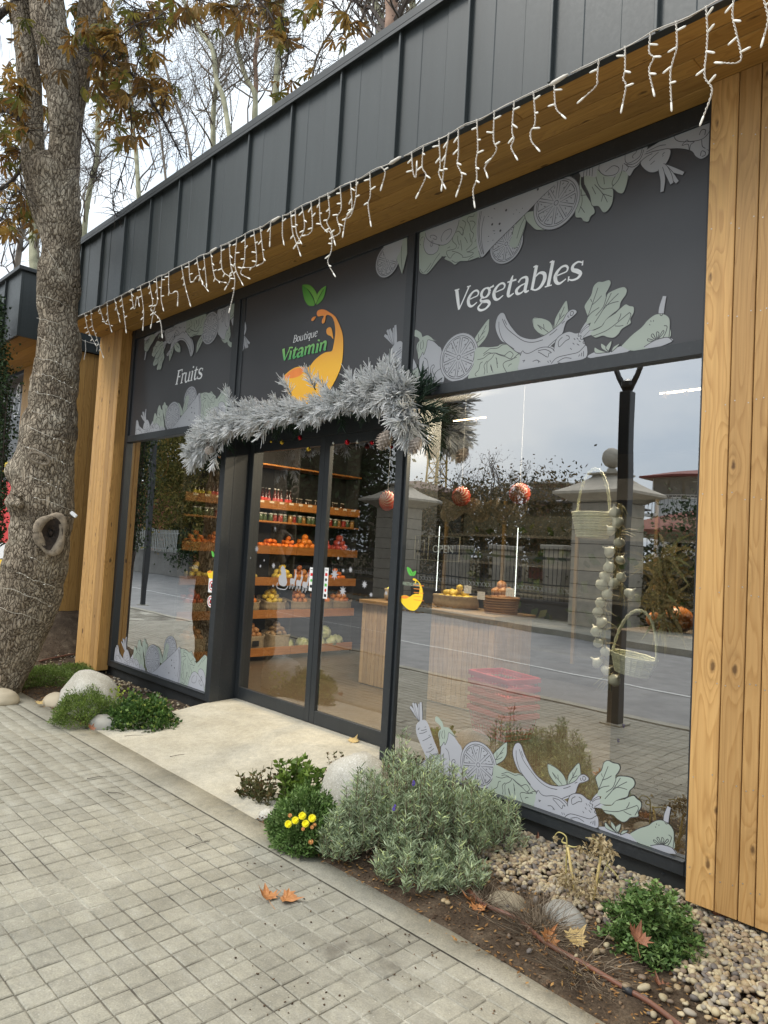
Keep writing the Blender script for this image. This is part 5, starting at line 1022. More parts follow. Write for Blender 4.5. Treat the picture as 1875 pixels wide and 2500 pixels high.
# shopping basket, red, stacked
M_REDP = simple('red_plastic', (.50, .03, .045), .4, .1)
def shop_basket():
    t = empty('shopping_basket'); mb = MB()
    w0, w1, d0, d1, h = .20, .24, .14, .17, .21
    for i in range(13):
        u = -1+2*i/12
        for sy in (-1, 1): mb.tube([(u*w0, sy*d0, 0), (u*w1, sy*d1, h)], .005, 4)
    for i in range(9):
        u = -1+2*i/8
        for sx in (-1, 1): mb.tube([(sx*w0, u*d0, 0), (sx*w1, u*d1, h)], .005, 4)
    for k in range(6):
        z = h*k/5; w = w0+(w1-w0)*k/5; d = d0+(d1-d0)*k/5; mb.tube([(-w, -d, z), (w, -d, z), (w, d, z), (-w, d, z), (-w, -d, z)], .005, 4)
    mb.obj('lattice', M_REDP, t)
    mb = MB(); mb.box(-w1-.012, -d1-.012, h-.035, w1+.012, -d1+.004, h); mb.box(-w1-.012, d1-.004, h-.035, w1+.012, d1+.012, h); mb.box(-w1-.012, -d1+.004, h-.035, -w1+.004, d1-.004, h); mb.box(w1-.004, -d1+.004, h-.035, w1+.012, d1-.004, h); mb.box(-w0, -d0, -.004, w0, d0, .002)
    mb.obj('rim', M_REDP, t); return t
p = on_z(1225, 1755, .12); bk = shop_basket(); names = ['lowest', 'second lowest', 'third from the bottom', 'second from the top', 'topmost']
for i in range(5):
    o = bk if i == 0 else copy_tree(bk); o.location = (-3.56, 1.50, .128+.072*i); o.rotation_euler = (0, 0, -.25)
    tag(o, f'red plastic shopping basket, {names[i]} of the stack beside the counter', 'basket', 'stack of red shopping baskets')
# hanging in the window: garlic braids, wicker baskets, corn husks
M_GARL = simple('garlic_skin', (.80, .78, .66), .45, .12, 14., .3, 60.)
M_STRAW = isl_ramp('straw', [(0, (.22, .17, .08)), (.5, (.38, .31, .16)), (1, (.30, .30, .14))])
def garlic_mesh():
    mb = MB(); N = 16; prof = [(.004, 0), (.022, .001), (.031, .012), (.033, .024), (.027, .038), (.012, .050), (.005, .058), (.004, .075)]
    for r, z in prof:
        for k in range(N): th = 2*math.pi*k/N; rr2 = r*(1+(.13*abs(math.cos(th*3.5))-.06)*(1 if .008 < z < .045 else .2)); mb.v.append((rr2*math.cos(th), rr2*math.sin(th), z))
    for i in range(len(prof)-1):
        for k in range(N): k2 = (k+1) % N; mb.f.append((i*N+k, i*N+k2, (i+1)*N+k2, (i+1)*N+k))
    mb.m = [0]*len(mb.f); return mb.mesh('garlic_bulb', M_GARL, True)
GM = garlic_mesh()
def braid(pts, Y, lab, flip):
    P = [on_y(px, py, Y) for px, py in pts]; Q = catmull([tuple(p) for p in P], 8); t = empty('garlic_braid', lab, 'garlic', 'garlic braids hanging in the window'); rr = random.Random(int(pts[0][0]))
    mb = MB()
    for k in range(7): mb.tube([(q[0]+.012*math.sin(i*.5+k*2)*1, q[1]+.012*math.cos(i*.5+k*2), q[2]) for i, q in enumerate(Q)], .004, 4)
    for k in range(60):
        q = rr.choice(Q); a = Vector((rr.uniform(-1, 1), rr.uniform(-.5, .5), rr.uniform(-1.6, .3))).normalized()*rr.uniform(.05, .11); mb.tube([q, Vector(q)+a*.5+Vector((0, 0, .01)), Vector(q)+a], [.003, .003, .001], 3)
    mb.obj('straw_plait', M_STRAW, t)
    L_ = 0; last = None; k = 0
    for i, q in enumerate(Q):
        if last is not None: L_ += float(np.linalg.norm(np.array(q)-last))
        last = np.array(q)
        if L_ > .045:
            L_ = 0; k += 1; sx = -1 if k % 2 else 1
            if flip: sx = -abs(sx) if k % 3 else 1
            o = link('garlic_bulb', GM, t, (q[0]+sx*.020, q[1]-.022+rr.uniform(-.01, .01), q[2]+rr.uniform(-.01, .01)), (rr.uniform(-.9, -.3), sx*rr.uniform(.2, .9), rr.uniform(0, 6)), rr.uniform(.85, 1.1))
    return t
braid([(1515, 1230), (1512, 1290), (1508, 1350), (1504, 1400), (1520, 1440), (1528, 1462)], .42, 'garlic braid hanging higher, upper of the two behind the window', False)
braid([(1482, 1395), (1476, 1440), (1473, 1500), (1474, 1570), (1480, 1640), (1492, 1665)], .40, 'long garlic braid hanging lower, lower left of the two behind the window', True)
def wicker_basket(name, lab, pc, Y, w, h, dpt, hw, hh, px_handle, tilt=0.):
    c = on_y(pc[0], pc[1], Y); t = empty(name, lab, 'basket', 'wicker baskets hanging in the window', loc=tuple(c)); t.rotation_euler = (0, tilt, 0)
    mb = MB(); N = 28; rows = 9
    for i in range(rows+1):
        z = -h/2+h*i/rows; k = .74+.26*i/rows
        mb.tube([((w/2)*k*math.cos(2*math.pi*j/N)*(1+.012*(1 if (i+j) % 2 else -1)), (dpt/2)*k*math.sin(2*math.pi*j/N)*(1+.02*(1 if (i+j) % 2 else -1)), z) for j in range(N+1)], h/rows*.52, 5, False)
    mb.lathe([(.36*min(w, dpt), -h/2), (.36*min(w, dpt), -h/2+.006)], 20); mb.obj('woven_body', M_WICK, t, True)
    mb = MB()
    for s_ in (0, 1):
        P = [((w/2*hw)*math.cos(a), .006*math.sin(a*14+s_*3.14), h/2-.02+hh*math.sin(a)+.004*math.cos(a*14+s_*3.14)) for a in [math.pi*i/30 for i in range(31)]]
        mb.tube(P, .0075, 6)
    mb.obj('handle', M_WICK, t, True)
    for x in np.linspace(-1, 1, 9):
        mb = MB(); mb.tube([(w/2*.74*x, -dpt/2*.76*math.sqrt(max(.03, 1-x*x)), -h/2), (w/2*x, -dpt/2*1.03*math.sqrt(max(.03, 1-x*x)), h/2)], .006, 4); mb.obj('stake', M_WICK, t)
    return t
wicker_basket('wicker_basket', 'pale wicker basket with tall handle hanging upper, by the lamp post reflection', (1447, 1282), .55, .26, .145, .22, .86, .30, None)
wicker_basket('wicker_basket', 'flat straw coloured wicker basket with round handle hanging lower, near the larch post', (1545, 1622), .42, .26, .10, .20, 1.0, .28, None, .12)
mb = MB(); rr = random.Random(4); c = on_y(1620, 1420, .5)
for k in range(130):
    a = Vector((rr.uniform(-1, 1), rr.uniform(-.6, .6), rr.uniform(-1.8, .9))).normalized(); L_ = rr.uniform(.08, .24); s_ = Vector(c)+Vector((rr.gauss(0, .03), rr.gauss(0, .03), rr.uniform(-.22, .20))); b2 = a.cross(Vector((0, 1, 0))).normalized()*.010
    mid = s_+a*L_*.5+Vector((0, 0, .02)); mb.add([s_-b2*.3, s_+b2*.3, mid+b2, s_+a*L_, mid-b2], [(0, 1, 2, 3, 4)])
tag(mb.obj('corn_husks', M_STRAW), 'dry bundle of corn husks hanging at the right of the window', 'corn')
# pumpkins on the sill inside
def pumpkin():
    mb = MB(); N = 28; m_ = 10
    for i in range(m_+1):
        ph = math.pi*i/m_
        for k in range(N): th = 2*math.pi*k/N; R = .12*(math.sin(ph)**.8+.02)*(1+.09*abs(math.cos(th*4))); mb.v.append((R*math.cos(th), R*math.sin(th), .085*(-math.cos(ph))+.085-.02*(1 if i in (0, m_) else 0)))
    for i in range(m_):
        for k in range(N): k2 = (k+1) % N; mb.f.append((i*N+k, i*N+k2, (i+1)*N+k2, (i+1)*N+k))
    mb.m = [0]*len(mb.f); return mb.mesh('pumpkin', simple('pumpkin_skin', (.48, .16, .03), .45, .25, 6.), True)
PK = pumpkin(); PZ = float(on_y(1640, 1545, .95)[2]); PXx = float(on_y(1640, 1545, .95)[0]); mb = MB(); mb.box(PXx-.28, .75, .12, -1.3, 1.35, PZ, .004); tag(mb.obj('display_box', simple('dark_crate', (.06, .04, .025), .8)), 'low wooden display box behind the right end of the window', 'display')
for i, (x, y, s_) in enumerate(((PXx, .95, 1.0), (PXx+.22, 1.05, .85), (PXx-.17, 1.15, .65))):
    mb = MB(); mb.tube([(0, 0, .15), (.01, 0, .18), (.03, .01, .2)], [.014, .010, .012], 6); o = link('pumpkin', PK, None, (x, y, PZ), (0, 0, i), s_); mb.obj('stalk', M_STRAW, o); tag(o, ('large orange pumpkin', 'middle orange pumpkin', 'small orange pumpkin')[i]+' on the display box inside the window', 'pumpkin', 'pumpkins on the display box')
# striped paper ornaments, hung under the ceiling
def swirl_mesh():
    mb = MB(); N = 24; m_ = 12
    for i in range(m_+1):
        ph = math.pi*i/m_
        for k in range(N): th = 2*math.pi*k/N+ph*.9; R = .075*math.sin(ph)*(1+.08*math.cos(k*math.pi)); mb.v.append((R*math.cos(th), .06*-math.cos(ph)*.9, R*math.sin(th)))
    for i in range(m_):
        for k in range(N): k2 = (k+1) % N; mb.f.append((i*N+k, i*N+k2, (i+1)*N+k2, (i+1)*N+k)); mb.m.append(k % 2)
    return mb.mesh('striped_ball', [simple('ball_red', (.50, .06, .03), .4), simple('ball_cream', (.62, .45, .30), .5)], True)
SWM = swirl_mesh()
for i, (px, py, Y, s_) in enumerate(((946, 1222, .62, 1.05), (1126, 1212, .9, 1.0), (1269, 1205, .9, 1.0))):
    c = on_y(px, py, Y); o = link('striped_ball', SWM, None, tuple(c), (0, 0, .2*i), s_); mb = MB(); mb.tube([(0, 0, .07), (0, 0, 3.2-c[2])], .0015, 4); mb.obj('thread', M_WHITE, o)
    tag(o, ('red and white striped ball hanging behind the right door stile', 'red and cream striped swirl ball hanging behind the window, left one', 'red and cream striped swirl ball hanging behind the window, right one')[i], 'ornament', 'striped balls hung inside')
mb = MB(); cloth = [on_y(px, py, .95) for px, py in ((1075, 1232), (1110, 1250), (1150, 1236), (1185, 1250), (1210, 1236), (1235, 1256), (1262, 1238), (1285, 1225))]
Q = catmull([tuple(c) for c in cloth], 4)
V = []; 
for i, q in enumerate(Q): 
    for j in range(4): V.append((q[0], q[1]+.03*math.sin(i*.9+j), q[2]+.07-.045*j*(1+.3*math.sin(i*.8))))
mb.add(V, [(i*4+j, (i+1)*4+j, (i+1)*4+j+1, i*4+j+1) for i in range(len(Q)-1) for j in range(3)]); tag(mb.obj('burlap_swag', M_BURL, smooth=True), 'scalloped burlap swag hanging behind the window under the striped balls', 'swag')
# baubles under the garland, inside the recess
BM = {}
for nm, c in (('red', (.45, .01, .02)), ('gold', (.55, .38, .04)), ('silver', (.55, .55, .5))):
    mb = MB(); mb.sphere((0, 0, 0), 1., 14, 10); mb.lathe([(.22, .95), (.22, 1.12), (.05, 1.13)], 8); BM[nm] = mb.mesh('bauble', simple('bauble_'+nm, c, .15, .05, metal=.7), True)
for i, (px, py, nm, r) in enumerate(((688, 1080, 'gold', .020), (732, 1069, 'red', .020), (753, 1097, 'gold', .018), (848, 1080, 'red', .021), (873, 1079, 'silver', .014), (908, 1081, 'red', .016), (662, 1078, 'gold', .012), (814, 1082, 'silver', .012))):
    c = on_y(px, py, .16); o = link('bauble', BM[nm], None, tuple(c), None, r); mb = MB(); mb.tube([(0, 0, 1.1), (0, 0, (2.65-c[2])/r)], .04, 4); mb.obj('thread', M_BLK, o)
    wh = ('left end', 'left part', 'left of the middle', 'right of the middle', 'right part', 'right end', 'far left', 'centre')[i]
    tag(o, f'small {nm} bauble hanging under the garland, {wh}', 'bauble', 'baubles hanging under the garland')
# hanging OPEN sign
on = empty('open_sign', 'framed clear sign reading OPEN hung behind the window beside the door', 'sign'); a = on_y(1014, 1307, .12); b_ = on_y(1086, 1345, .12)
x0, x1, z1, z0 = a[0], b_[0], a[2], a[2]-.165
x1 = x0+.40
mb = MB()
for q in ((x0, z0, x1, z0+.004), (x0, z1-.004, x1, z1), (x0, z0+.0041, x0+.004, z1-.0041), (x1-.004, z0+.0041, x1, z1-.0041), (x0+.125, z0+.0041, x0+.128, z1-.0041), (x0+.03, z0+.03, x0+.09, z0+.033), (x0+.03, z1-.033, x0+.09, z1-.03), (x0+.03, z0+.0331, x0+.033, z1-.0331), (x0+.087, z0+.0331, x0+.09, z1-.0331)): mb.box(q[0], .118, q[1], q[2], .122, q[3])
mb.obj('sign_frame', simple('sign_line', (.40, .36, .25), .5), on)
mb = MB(); mb.box(x0+.002, .1225, z0+.002, x1-.002, .1265, z1-.002); mb.obj('sign_plate', clear('sign_clear', (.80, .80, .80)), on)
o = text('OPEN', x0+.165, z0+.055, .072, M_WHITE, on, .1175)
mb = MB(); m_ = (x0+x1)/2; mb.tube([(x0+.06, .124, z1), (m_-.08, .124, z1+.33)], .0012, 4); mb.tube([(x1-.06, .124, z1), (m_-.08, .124, z1+.33)], .0012, 4); mb.obj('string', M_STRAW, on)
# round black board with red rim behind the left window
c = on_y(395, 1134, .55); o = empty('round_board', 'round black board with red rim hanging behind the left window', 'board', loc=tuple(c))
mb = MB(); mb.lathe([(.12, -.01), (.30, -.01), (.30, .01), (.12, .01)], 28); mb.v = [(v[0]*.5, v[2], v[1]*.5) for v in mb.v]; mb.obj('disc', M_BLK, o)
mb = MB(); mb.tube([(.155*math.cos(2*math.pi*i/28), 0, .155*math.sin(2*math.pi*i/28)) for i in range(29)], .012, 6, False); mb.obj('rim', simple('rim_red', (.55, .08, .06), .4), o)
# two glowing rails with stars; the other three lamps are added fill, out of view
ra = on_y(1108, 1029, 2.4); rb = on_y(1186, 1018, 2.4); rc = on_y(1612, 963, 1.5); rd = on_y(1716, 947, 1.5)
for i, (xa, xb, Y, z) in enumerate(((ra[0], rb[0], 2.4, ra[2]), (rc[0], rd[0], 1.5, rc[2]), (-7.2, -5.2, 1.25, 3.16), (-5.0, -2.6, 1.30, 3.16), (-7.25, -6.9, 1.42, 3.17))):
    t = empty('rail_and_fill_lamp', ('thin glowing rail lamp mirrored over by the pale sky near the garland', 'thin glowing rail lamp with gold stars near the larch post', 'added fill lamp in front of the fruit shelves', 'added fill lamp above the counter', 'short added fill lamp at the left wall')[i], 'lamp', 'rail lamps under the ceiling')
    mb = MB(); mb.box(xa, Y-.010, z, xb, Y+.010, z+.010); mb.obj('glowing_rail', M_WARM if i < 2 else M_TUBE, t); mb = MB(); mb.box(xa, Y-.015, z+.0105, xb, Y+.015, z+.025); mb.obj('rail_housing', M_STEEL, t)
    if i < 2:
        ld = bpy.data.lights.new('rail_and_fill_glow', 'AREA'); ld.shape = 'RECTANGLE'; ld.size = abs(xb-xa); ld.size_y = .1; ld.energy = (45, 60)[i]; ld.color = (1, .86, .66)
        lo = bpy.data.objects.new('rail_and_fill_glow', ld); COL.objects.link(lo); lo.parent = t; lo.location = ((xa+xb)/2, Y-.06, z-.06); lo.rotation_euler = (-.95, 0, 0)
        for k in (0, 1):
            q = Vector((xb-.1-k*.5*(xb-xa)*(1 if i else 0), Y-.03, z-.02)); mb = MB(); P = []
            for m_ in range(10): a = m_*math.pi/5; rr_ = .030 if m_ % 2 == 0 else .013; P.append((q.x+rr_*math.cos(a), q.z+rr_*math.sin(a)))
            mb.prism(P, q.y-.008, q.y); mb.obj('star', simple('star_gold', (.20, .12, .04), .5, .1) if 'star_gold' not in bpy.data.materials else bpy.data.materials['star_gold'], t)
            if i == 0: break
    else:
        ld = bpy.data.lights.new('rail_and_fill_glow', 'AREA'); ld.shape = 'RECTANGLE'; ld.size = xb-xa; ld.size_y = .1; ld.energy = (16, 12, 40, 60, 16)[i]; ld.color = (1, .83, .62)  # added unseen fill lamps that brighten the shelves, counter and left wall
        lo = bpy.data.objects.new('rail_and_fill_glow', ld); COL.objects.link(lo); lo.parent = t; lo.location = ((xa+xb)/2, Y, z-.02); lo.rotation_euler = (.45 if i != 3 else .3, .5 if i != 3 else 0., 0)
# ================================================================ NEIGHBOURING PAVILION
nb = empty('neighbour_pavilion', 'neighbouring larch pavilion with dark metal fascia beyond the tree', 'pavilion')
NX, NYF = -9.30, -.79
for i in range(5):
    x1 = NX-i*.5365; mb = MB(); mb.box(x1-.5365+.003, NYF, 3.95, x1-.003, NYF+.03, 4.75); mb.obj('fascia_sheet', M_FASC, nb)
    if i: mb = MB(); mb.box(x1-.008, NYF-.028, 3.945, x1+.008, NYF, 4.74, .002); mb.obj('standing_seam', M_FASC, nb)
for i in range(9):
    y0 = NYF+.0305+i*.5365; mb = MB(); mb.box(NX-.03, y0, 3.95, NX, y0+.53, 4.75); mb.obj('fascia_sheet', M_FASC, nb)
mb = MB(); mb.box(NX-4, NYF-.045, 4.751, NX+.045, 4.2, 4.80, .004); mb.obj('roof', M_COPE, nb)
for j in range(5):
    y0 = NYF+.04+j*.13; mb = MB(); mb.box(-2., 0, 0, 2., .127, .02); mb.obj('soffit_board', M_SOFF, nb, loc=(NX-2.04, y0, 3.95))
y = -.13; k = 0
while y < 3.4:
    w = (.12, .09, .105, .13)[k % 4]; k += 1; mb = MB(); mb.box(-.022, 0, 0, 0, w-.003, 3.37, .002); mb.obj('plank', M_WOODS, nb, loc=(NX-.045, y, .575)); y += w
x = NX-.07
for i in range(16):
    w = (.11, .09, .12)[i % 3]; mb = MB(); mb.box(-w+.003, 0, 0, 0, .022, 3.28, .002); mb.obj('plank', M_WOOD, nb, loc=(x, -.135, .665)); x -= w
xg = x
mb = MB(); mb.box(xg-2.4, -.06, .65, xg-.03, -.03, 3.93); gl2 = mb.obj('dark_glazing', M_SIGN, nb)
fm = Film(-.0605); 
for px, py, rx, rz in ((45, 955, .07, .10), (40, 990, .13, .17), (12, 985, .10, .06)): 
    c = on_y(px, py, -.0605); fm.ribbon([(c[0]+rx*math.cos(i*.5), c[2]+rz*math.sin(i*.5)) for i in range(13)], .035, 'w', True)
def cpoly(pts, c): fm.poly([tuple(on_y(px, py, -.0605)[[0, 2]]) for px, py in pts], c)
cpoly([(-30, 1170), (28, 1175), (20, 1360), (-30, 1370)], 'r'); cpoly([(-30, 1330), (14, 1325), (12, 1362), (-30, 1368)], 'w'); cpoly([(-30, 1370), (12, 1365), (6, 1450), (-30, 1460)], 'J')
cpoly([(-20, 1125), (30, 1128), (28, 1160), (-20, 1165)], 'J'); fm.out(STM, {'w': 'lettering', 'r': 'window_print', 'J': 'window_print'}, gl2)
mb = MB(); mb.box(NX-4, -.10, -.1, NX-.07, 3.9, .57); mb.obj('plinth', M_PLINTH, nb)
mb = MB(); mb.box(NX-4, .02, .571, NX-.07, 3.9, 4.74); mb.obj('wall_core', M_DARK, nb)
# ================================================================ GARLAND OVER THE DOOR
def frost_mat():
    m, t, b, o = NODES('frosted_needle'); g = G(t); n = g.noise(g.pos(), 120., 3, .7)
    c = g.ramp(g.island(), [(0, (.30, .36, .33)), (.10, (.72, .74, .74)), (.3, (.90, .91, .92)), (1, (.97, .97, .97))]); c = g.mix(g.math('MULTIPLY', g.ramp(n, [(.30, (1, 1, 1)), (.46, (0, 0, 0))]), .6), c, (.16, .22, .18))
    g.L(c, b.inputs['Base Color']); b.inputs['Roughness'].default_value = .9; tr = g.n('ShaderNodeBsdfTranslucent'); g.L(c, tr.inputs[0]); ms = g.n('ShaderNodeMixShader'); ms.inputs[0].default_value = .38
    g.L(b.outputs[0], ms.inputs[1]); g.L(tr.outputs[0], ms.inputs[2]); g.L(ms.outputs[0], o.inputs[0]); return m
M_FROST = frost_mat()
M_NEED = isl_ramp('dark_needle', [(0, (.012, .03, .018)), (.6, (.03, .06, .035)), (1, (.10, .14, .12))], .8)
def tuft(seed, n=44, L=.15, mats=None):
    r = random.Random(seed); V = []; F = []; mi = []
    for k in range(n):
        u = r.random(); base = Vector((r.uniform(-.006, .006), r.uniform(-.006, .006), u*L*.85)); th = r.uniform(0, 2*math.pi); sp = .30+.75*(1-u)*r.uniform(.4, 1.1)
        d = Vector((math.cos(th)*math.sin(sp), math.sin(th)*math.sin(sp), math.cos(sp))); ln = r.uniform(.05, .095); bend = Vector((r.uniform(-1, 1), r.uniform(-1, 1), r.uniform(-.5, .5)))*.012
        a = d.cross(Vector((.3, .5, .8))).normalized(); c = d.cross(a).normalized(); w = r.uniform(.0026, .0044); b0 = len(V)
        for q, s_ in ((base, .7), (base+d*ln*.55+bend, 1.), (base+d*ln+bend*2, .55)):
            for t_ in range(3): an = t_*2.094; V.append(tuple(q+(a*math.cos(an)+c*math.sin(an))*w*s_))
        for i in range(2):
            for t_ in range(3): t2 = (t_+1) % 3; F.append((b0+i*3+t_, b0+i*3+t2, b0+i*3+3+t2, b0+i*3+3+t_)); mi.append(0)
    mb = MB(); mb.tube([(0, 0, -.02), (0, 0, L*.9)], [.005, .002], 4)
    o = len(V); V += mb.v; F += [tuple(i+o for i in f) for f in mb.f if len(f) == 4]; mi += [1]*len([f for f in mb.f if len(f) == 4])
    return np_mesh('fir_tip', V, F, mats or [M_FROST, M_NEED], False, mi)
TF = [tuft(k) for k in range(6)]; TD_ = [tuft(20+k, 40, .15, [M_NEED, M_NEED]) for k in range(3)]
ga = empty('garland', 'snow frosted fir garland with pine cones arched over the shop door', 'garland')
GP = [(484, 1112), (505, 1085), (545, 1050), (600, 1028), (660, 1022), (720, 1010), (780, 1000), (830, 985), (875, 972), (915, 960), (950, 950), (985, 965), (1000, 1000), (1012, 1035)]
GQ = catmull([tuple(on_y(px, py, -.14)) for px, py in GP], 6); GQ = [np.array(q) for q in GQ]
mb = MB(); mb.tube([tuple(q) for q in GQ], .014, 6); mb.obj('twig_core', M_NEED, ga)
rr = random.Random(21); NG = 285
for k in range(NG):
    u = (k+.5)/NG*(len(GQ)-1); i = int(u); q = GQ[i]*(1-(u-i))+GQ[min(i+1, len(GQ)-1)]*(u-i); tg = GQ[min(i+1, len(GQ)-1)]-GQ[i]; tg = tg/np.linalg.norm(tg)
    frac = k/NG; ang = rr.uniform(0, 2*math.pi); out = Vector((0, 0, 1))*math.cos(ang)+Vector((0, -1, 0))*abs(math.sin(ang))*(1 if rr.random() < .85 else -.45)
    flow = (-1 if frac < .55 else 1)*rr.uniform(.2, 1.4) if rr.random() < .75 else rr.uniform(-1, 1)
    d = (out*rr.uniform(.6, 1.)+Vector(tg)*flow+Vector((0, -.25, -.12))).normalized()
    fat = 1.02+.20*math.sin(frac*9)+(.16 if .74 < frac < .93 else 0)+(-.12 if frac < .1 else 0)
    p = Vector(q)+out*rr.uniform(.0, .035)*fat+Vector((0, rr.uniform(-.03, .01), 0)); p.y = min(p.y, -.055)
    if d.y > 0 and p.y+d.y*.2*fat > -.03: d.y = -abs(d.y)*.3
    rot = d.to_track_quat('Z', 'Y').to_euler(); link('fir_branch_tip', TF[k % 6], ga, tuple(p), rot, rr.uniform(.75, 1.05)*fat)
for k in range(70):                                                # unfrosted tips at the back, against the frame
    u = (k+.5)/70*(len(GQ)-1); q = GQ[int(u)]; d = Vector((rr.uniform(-1, 1), .10, rr.uniform(-1, .8))).normalized(); link('fir_branch_tip', TD_[k % 3], ga, (q[0], -.060, q[2]+rr.uniform(-.03, .03)), d.to_track_quat('Z', 'Y').to_euler(), rr.uniform(.8, 1.1)*(1.25 if k > 56 else 1.))
for px, py, ux, uz in ((500, 1105, -.2, -1), (525, 1118, .1, -1), (905, 925, -.1, 1), (930, 920, .2, 1), (950, 915, .1, 1), (860, 930, -.6, 1), (790, 945, -.8, .9), (560, 975, -.3, 1), (470, 1120, -1, -.3), (478, 1085, -1, .2), (700, 945, -.7, 1), (760, 930, -.5, 1)):
    c = on_y(px, py, -.17); d = Vector((ux, -.25, uz)).normalized(); link('fir_branch_tip', TF[rr.randrange(6)], ga, tuple(np.array(c)-np.array(d)*.06), d.to_track_quat('Z', 'Y').to_euler(), 1.0)
M_CONE = simple('frosted_cone', (.42, .36, .31), .8, .35, 40., isl=.3)
def cone_mesh():
    mb = MB(); mb.sphere((0, 0, 0), .03, 8, 6, (1, 1, 1.5))
    for i in range(9):
        z = -.045+.09*i/8; R = .036*math.sin(math.pi*(.12+.8*(1-i/8)))**.7
        for k in range(9):
            th = 2*math.pi*(k+.5*(i % 2))/9; c, s = math.cos(th), math.sin(th); w = .008
            mb.add([(c*R*.6-s*w, s*R*.6+c*w, z), (c*R*.6+s*w, s*R*.6-c*w, z), (c*R*1.15+s*w*.7, s*R*1.15-c*w*.7, z-.010), (c*R*1.25, s*R*1.25, z-.014), (c*R*1.15-s*w*.7, s*R*1.15+c*w*.7, z-.010)], [(0, 1, 2, 3, 4)])
    return mb.mesh('pine_cone', M_CONE)
CN = cone_mesh()
for px, py, s_, rx in ((940, 1072, 1.35, .3), (512, 1098, 1.0, 1.0), (1015, 1085, 1.1, .5), (640, 1000, .9, 1.2)): link('pine_cone', CN, ga, tuple(on_y(px, py, -.21)), (rx, .4, 1.), s_)
# ================================================================ ICICLE LIGHTS UNDER THE FASCIA
M_CABLE = simple('white_cable', (.72, .67, .60), .45, .06); M_BULB = simple('frosted_bulb', (.85, .84, .78), .3, .03, em=(1, .9, .75), ems=.10)
LY = FY-.035
bulb = MB(); bulb.tube([(0, 0, 0), (0, 0, .012), (0, 0, .036), (0, 0, .044)], [.0038, .0052, .0052, .0025], 6); BULB = bulb.mesh('bulb', M_BULB, True)
OV = 1875/1659
drops = [  # overview coordinates of each string's top (x) and the points of its path
 [(183,692),(190,712),(205,742)], [(196,688),(200,705),(206,722),(222,768)], [(214,680),(226,695),(240,703)], [(231,676),(234,690),(240,712)], [(247,670),(258,690)], [(262,664),(268,680),(272,712)],
 [(283,652),(290,668),(296,640),(300,655)], [(303,640),(310,668),(309,705)], [(322,634),(330,655),(326,670),(345,690),(350,722)], [(338,628),(340,650),(334,665),(327,700)], [(350,624),(348,642),(352,665)], [(365,615),(366,632),(383,630),(384,652)],
 [(392,604),(400,618),(410,655)], [(408,597),(412,610),(428,595),(436,606)], [(425,590),(434,604),(447,625)], [(440,583),(445,600),(446,612)], [(455,575),(462,592),(470,606),(484,610)], [(478,562),(480,582),(497,600),(490,618)], [(495,555),(499,575),(507,600),(505,630),(497,665)],
 [(512,545),(508,575),(522,610)], [(530,540),(528,565),(520,590),(535,600)], [(548,532),(554,552),(550,575),(530,578)], [(562,524),(568,545),(570,565),(560,572)], [(585,512),(583,522)], [(611,500),(610,505),(612,520)], [(628,490),(632,500),(637,516),(647,545)], [(638,482),(640,500),(648,520)],
 [(652,474),(658,490),(645,520),(640,528)], [(672,466),(675,490),(668,505),(660,508)], [(690,458),(692,478),(700,495),(715,505),(716,540),(708,565),(720,590)], [(708,450),(712,462),(706,480),(716,500),(722,520)], [(735,436),(737,450),(728,470),(735,500),(720,512)], [(757,430),(760,450),(748,470),(742,500)], [(770,418),(768,430),(758,465),(748,472)],
 [(799,404),(800,422),(795,440),(800,478)], [(822,380),(832,372),(826,398)], [(889,350),(892,370),(898,384),(900,362)], [(915,348),(912,360),(920,380),(905,415)], [(948,333),(951,355),(948,375),(958,398)], [(970,320),(962,340),(955,398)], [(990,305),(990,332),(988,355),(998,380),(990,410)], [(1030,292),(1032,320),(1028,350),(1030,385),(1022,410),(1024,435)],
 [(1068,275),(1066,300),(1072,325),(1048,360),(1050,372)], [(1111,257),(1106,280),(1110,300),(1104,318),(1112,335)], [(1152,237),(1156,262),(1146,285),(1148,305),(1158,318)], [(1197,212),(1200,230),(1213,248)], [(1294,148),(1290,165),(1288,185),(1262,210)], [(1350,128),(1350,150),(1346,170),(1352,185),(1345,225)], [(1405,98),(1402,112),(1412,125),(1402,150),(1410,192)],
 [(1460,78),(1462,100),(1454,130),(1448,160),(1450,222)], [(1525,33),(1528,70),(1526,110),(1522,165),(1538,195),(1520,250)], [(1588,-8),(1582,30),(1590,70),(1600,130),(1562,136)], [(1640,-30),(1650,0),(1659,40),(1650,80)]]
strings = [(150, 292, 'leftmost'), (292, 472, 'second from the left'), (472, 608, 'third from the left'), (608, 870, 'middle'), (870, 1230, 'second from the right'), (1230, 1900, 'rightmost')]
rr = random.Random(11)
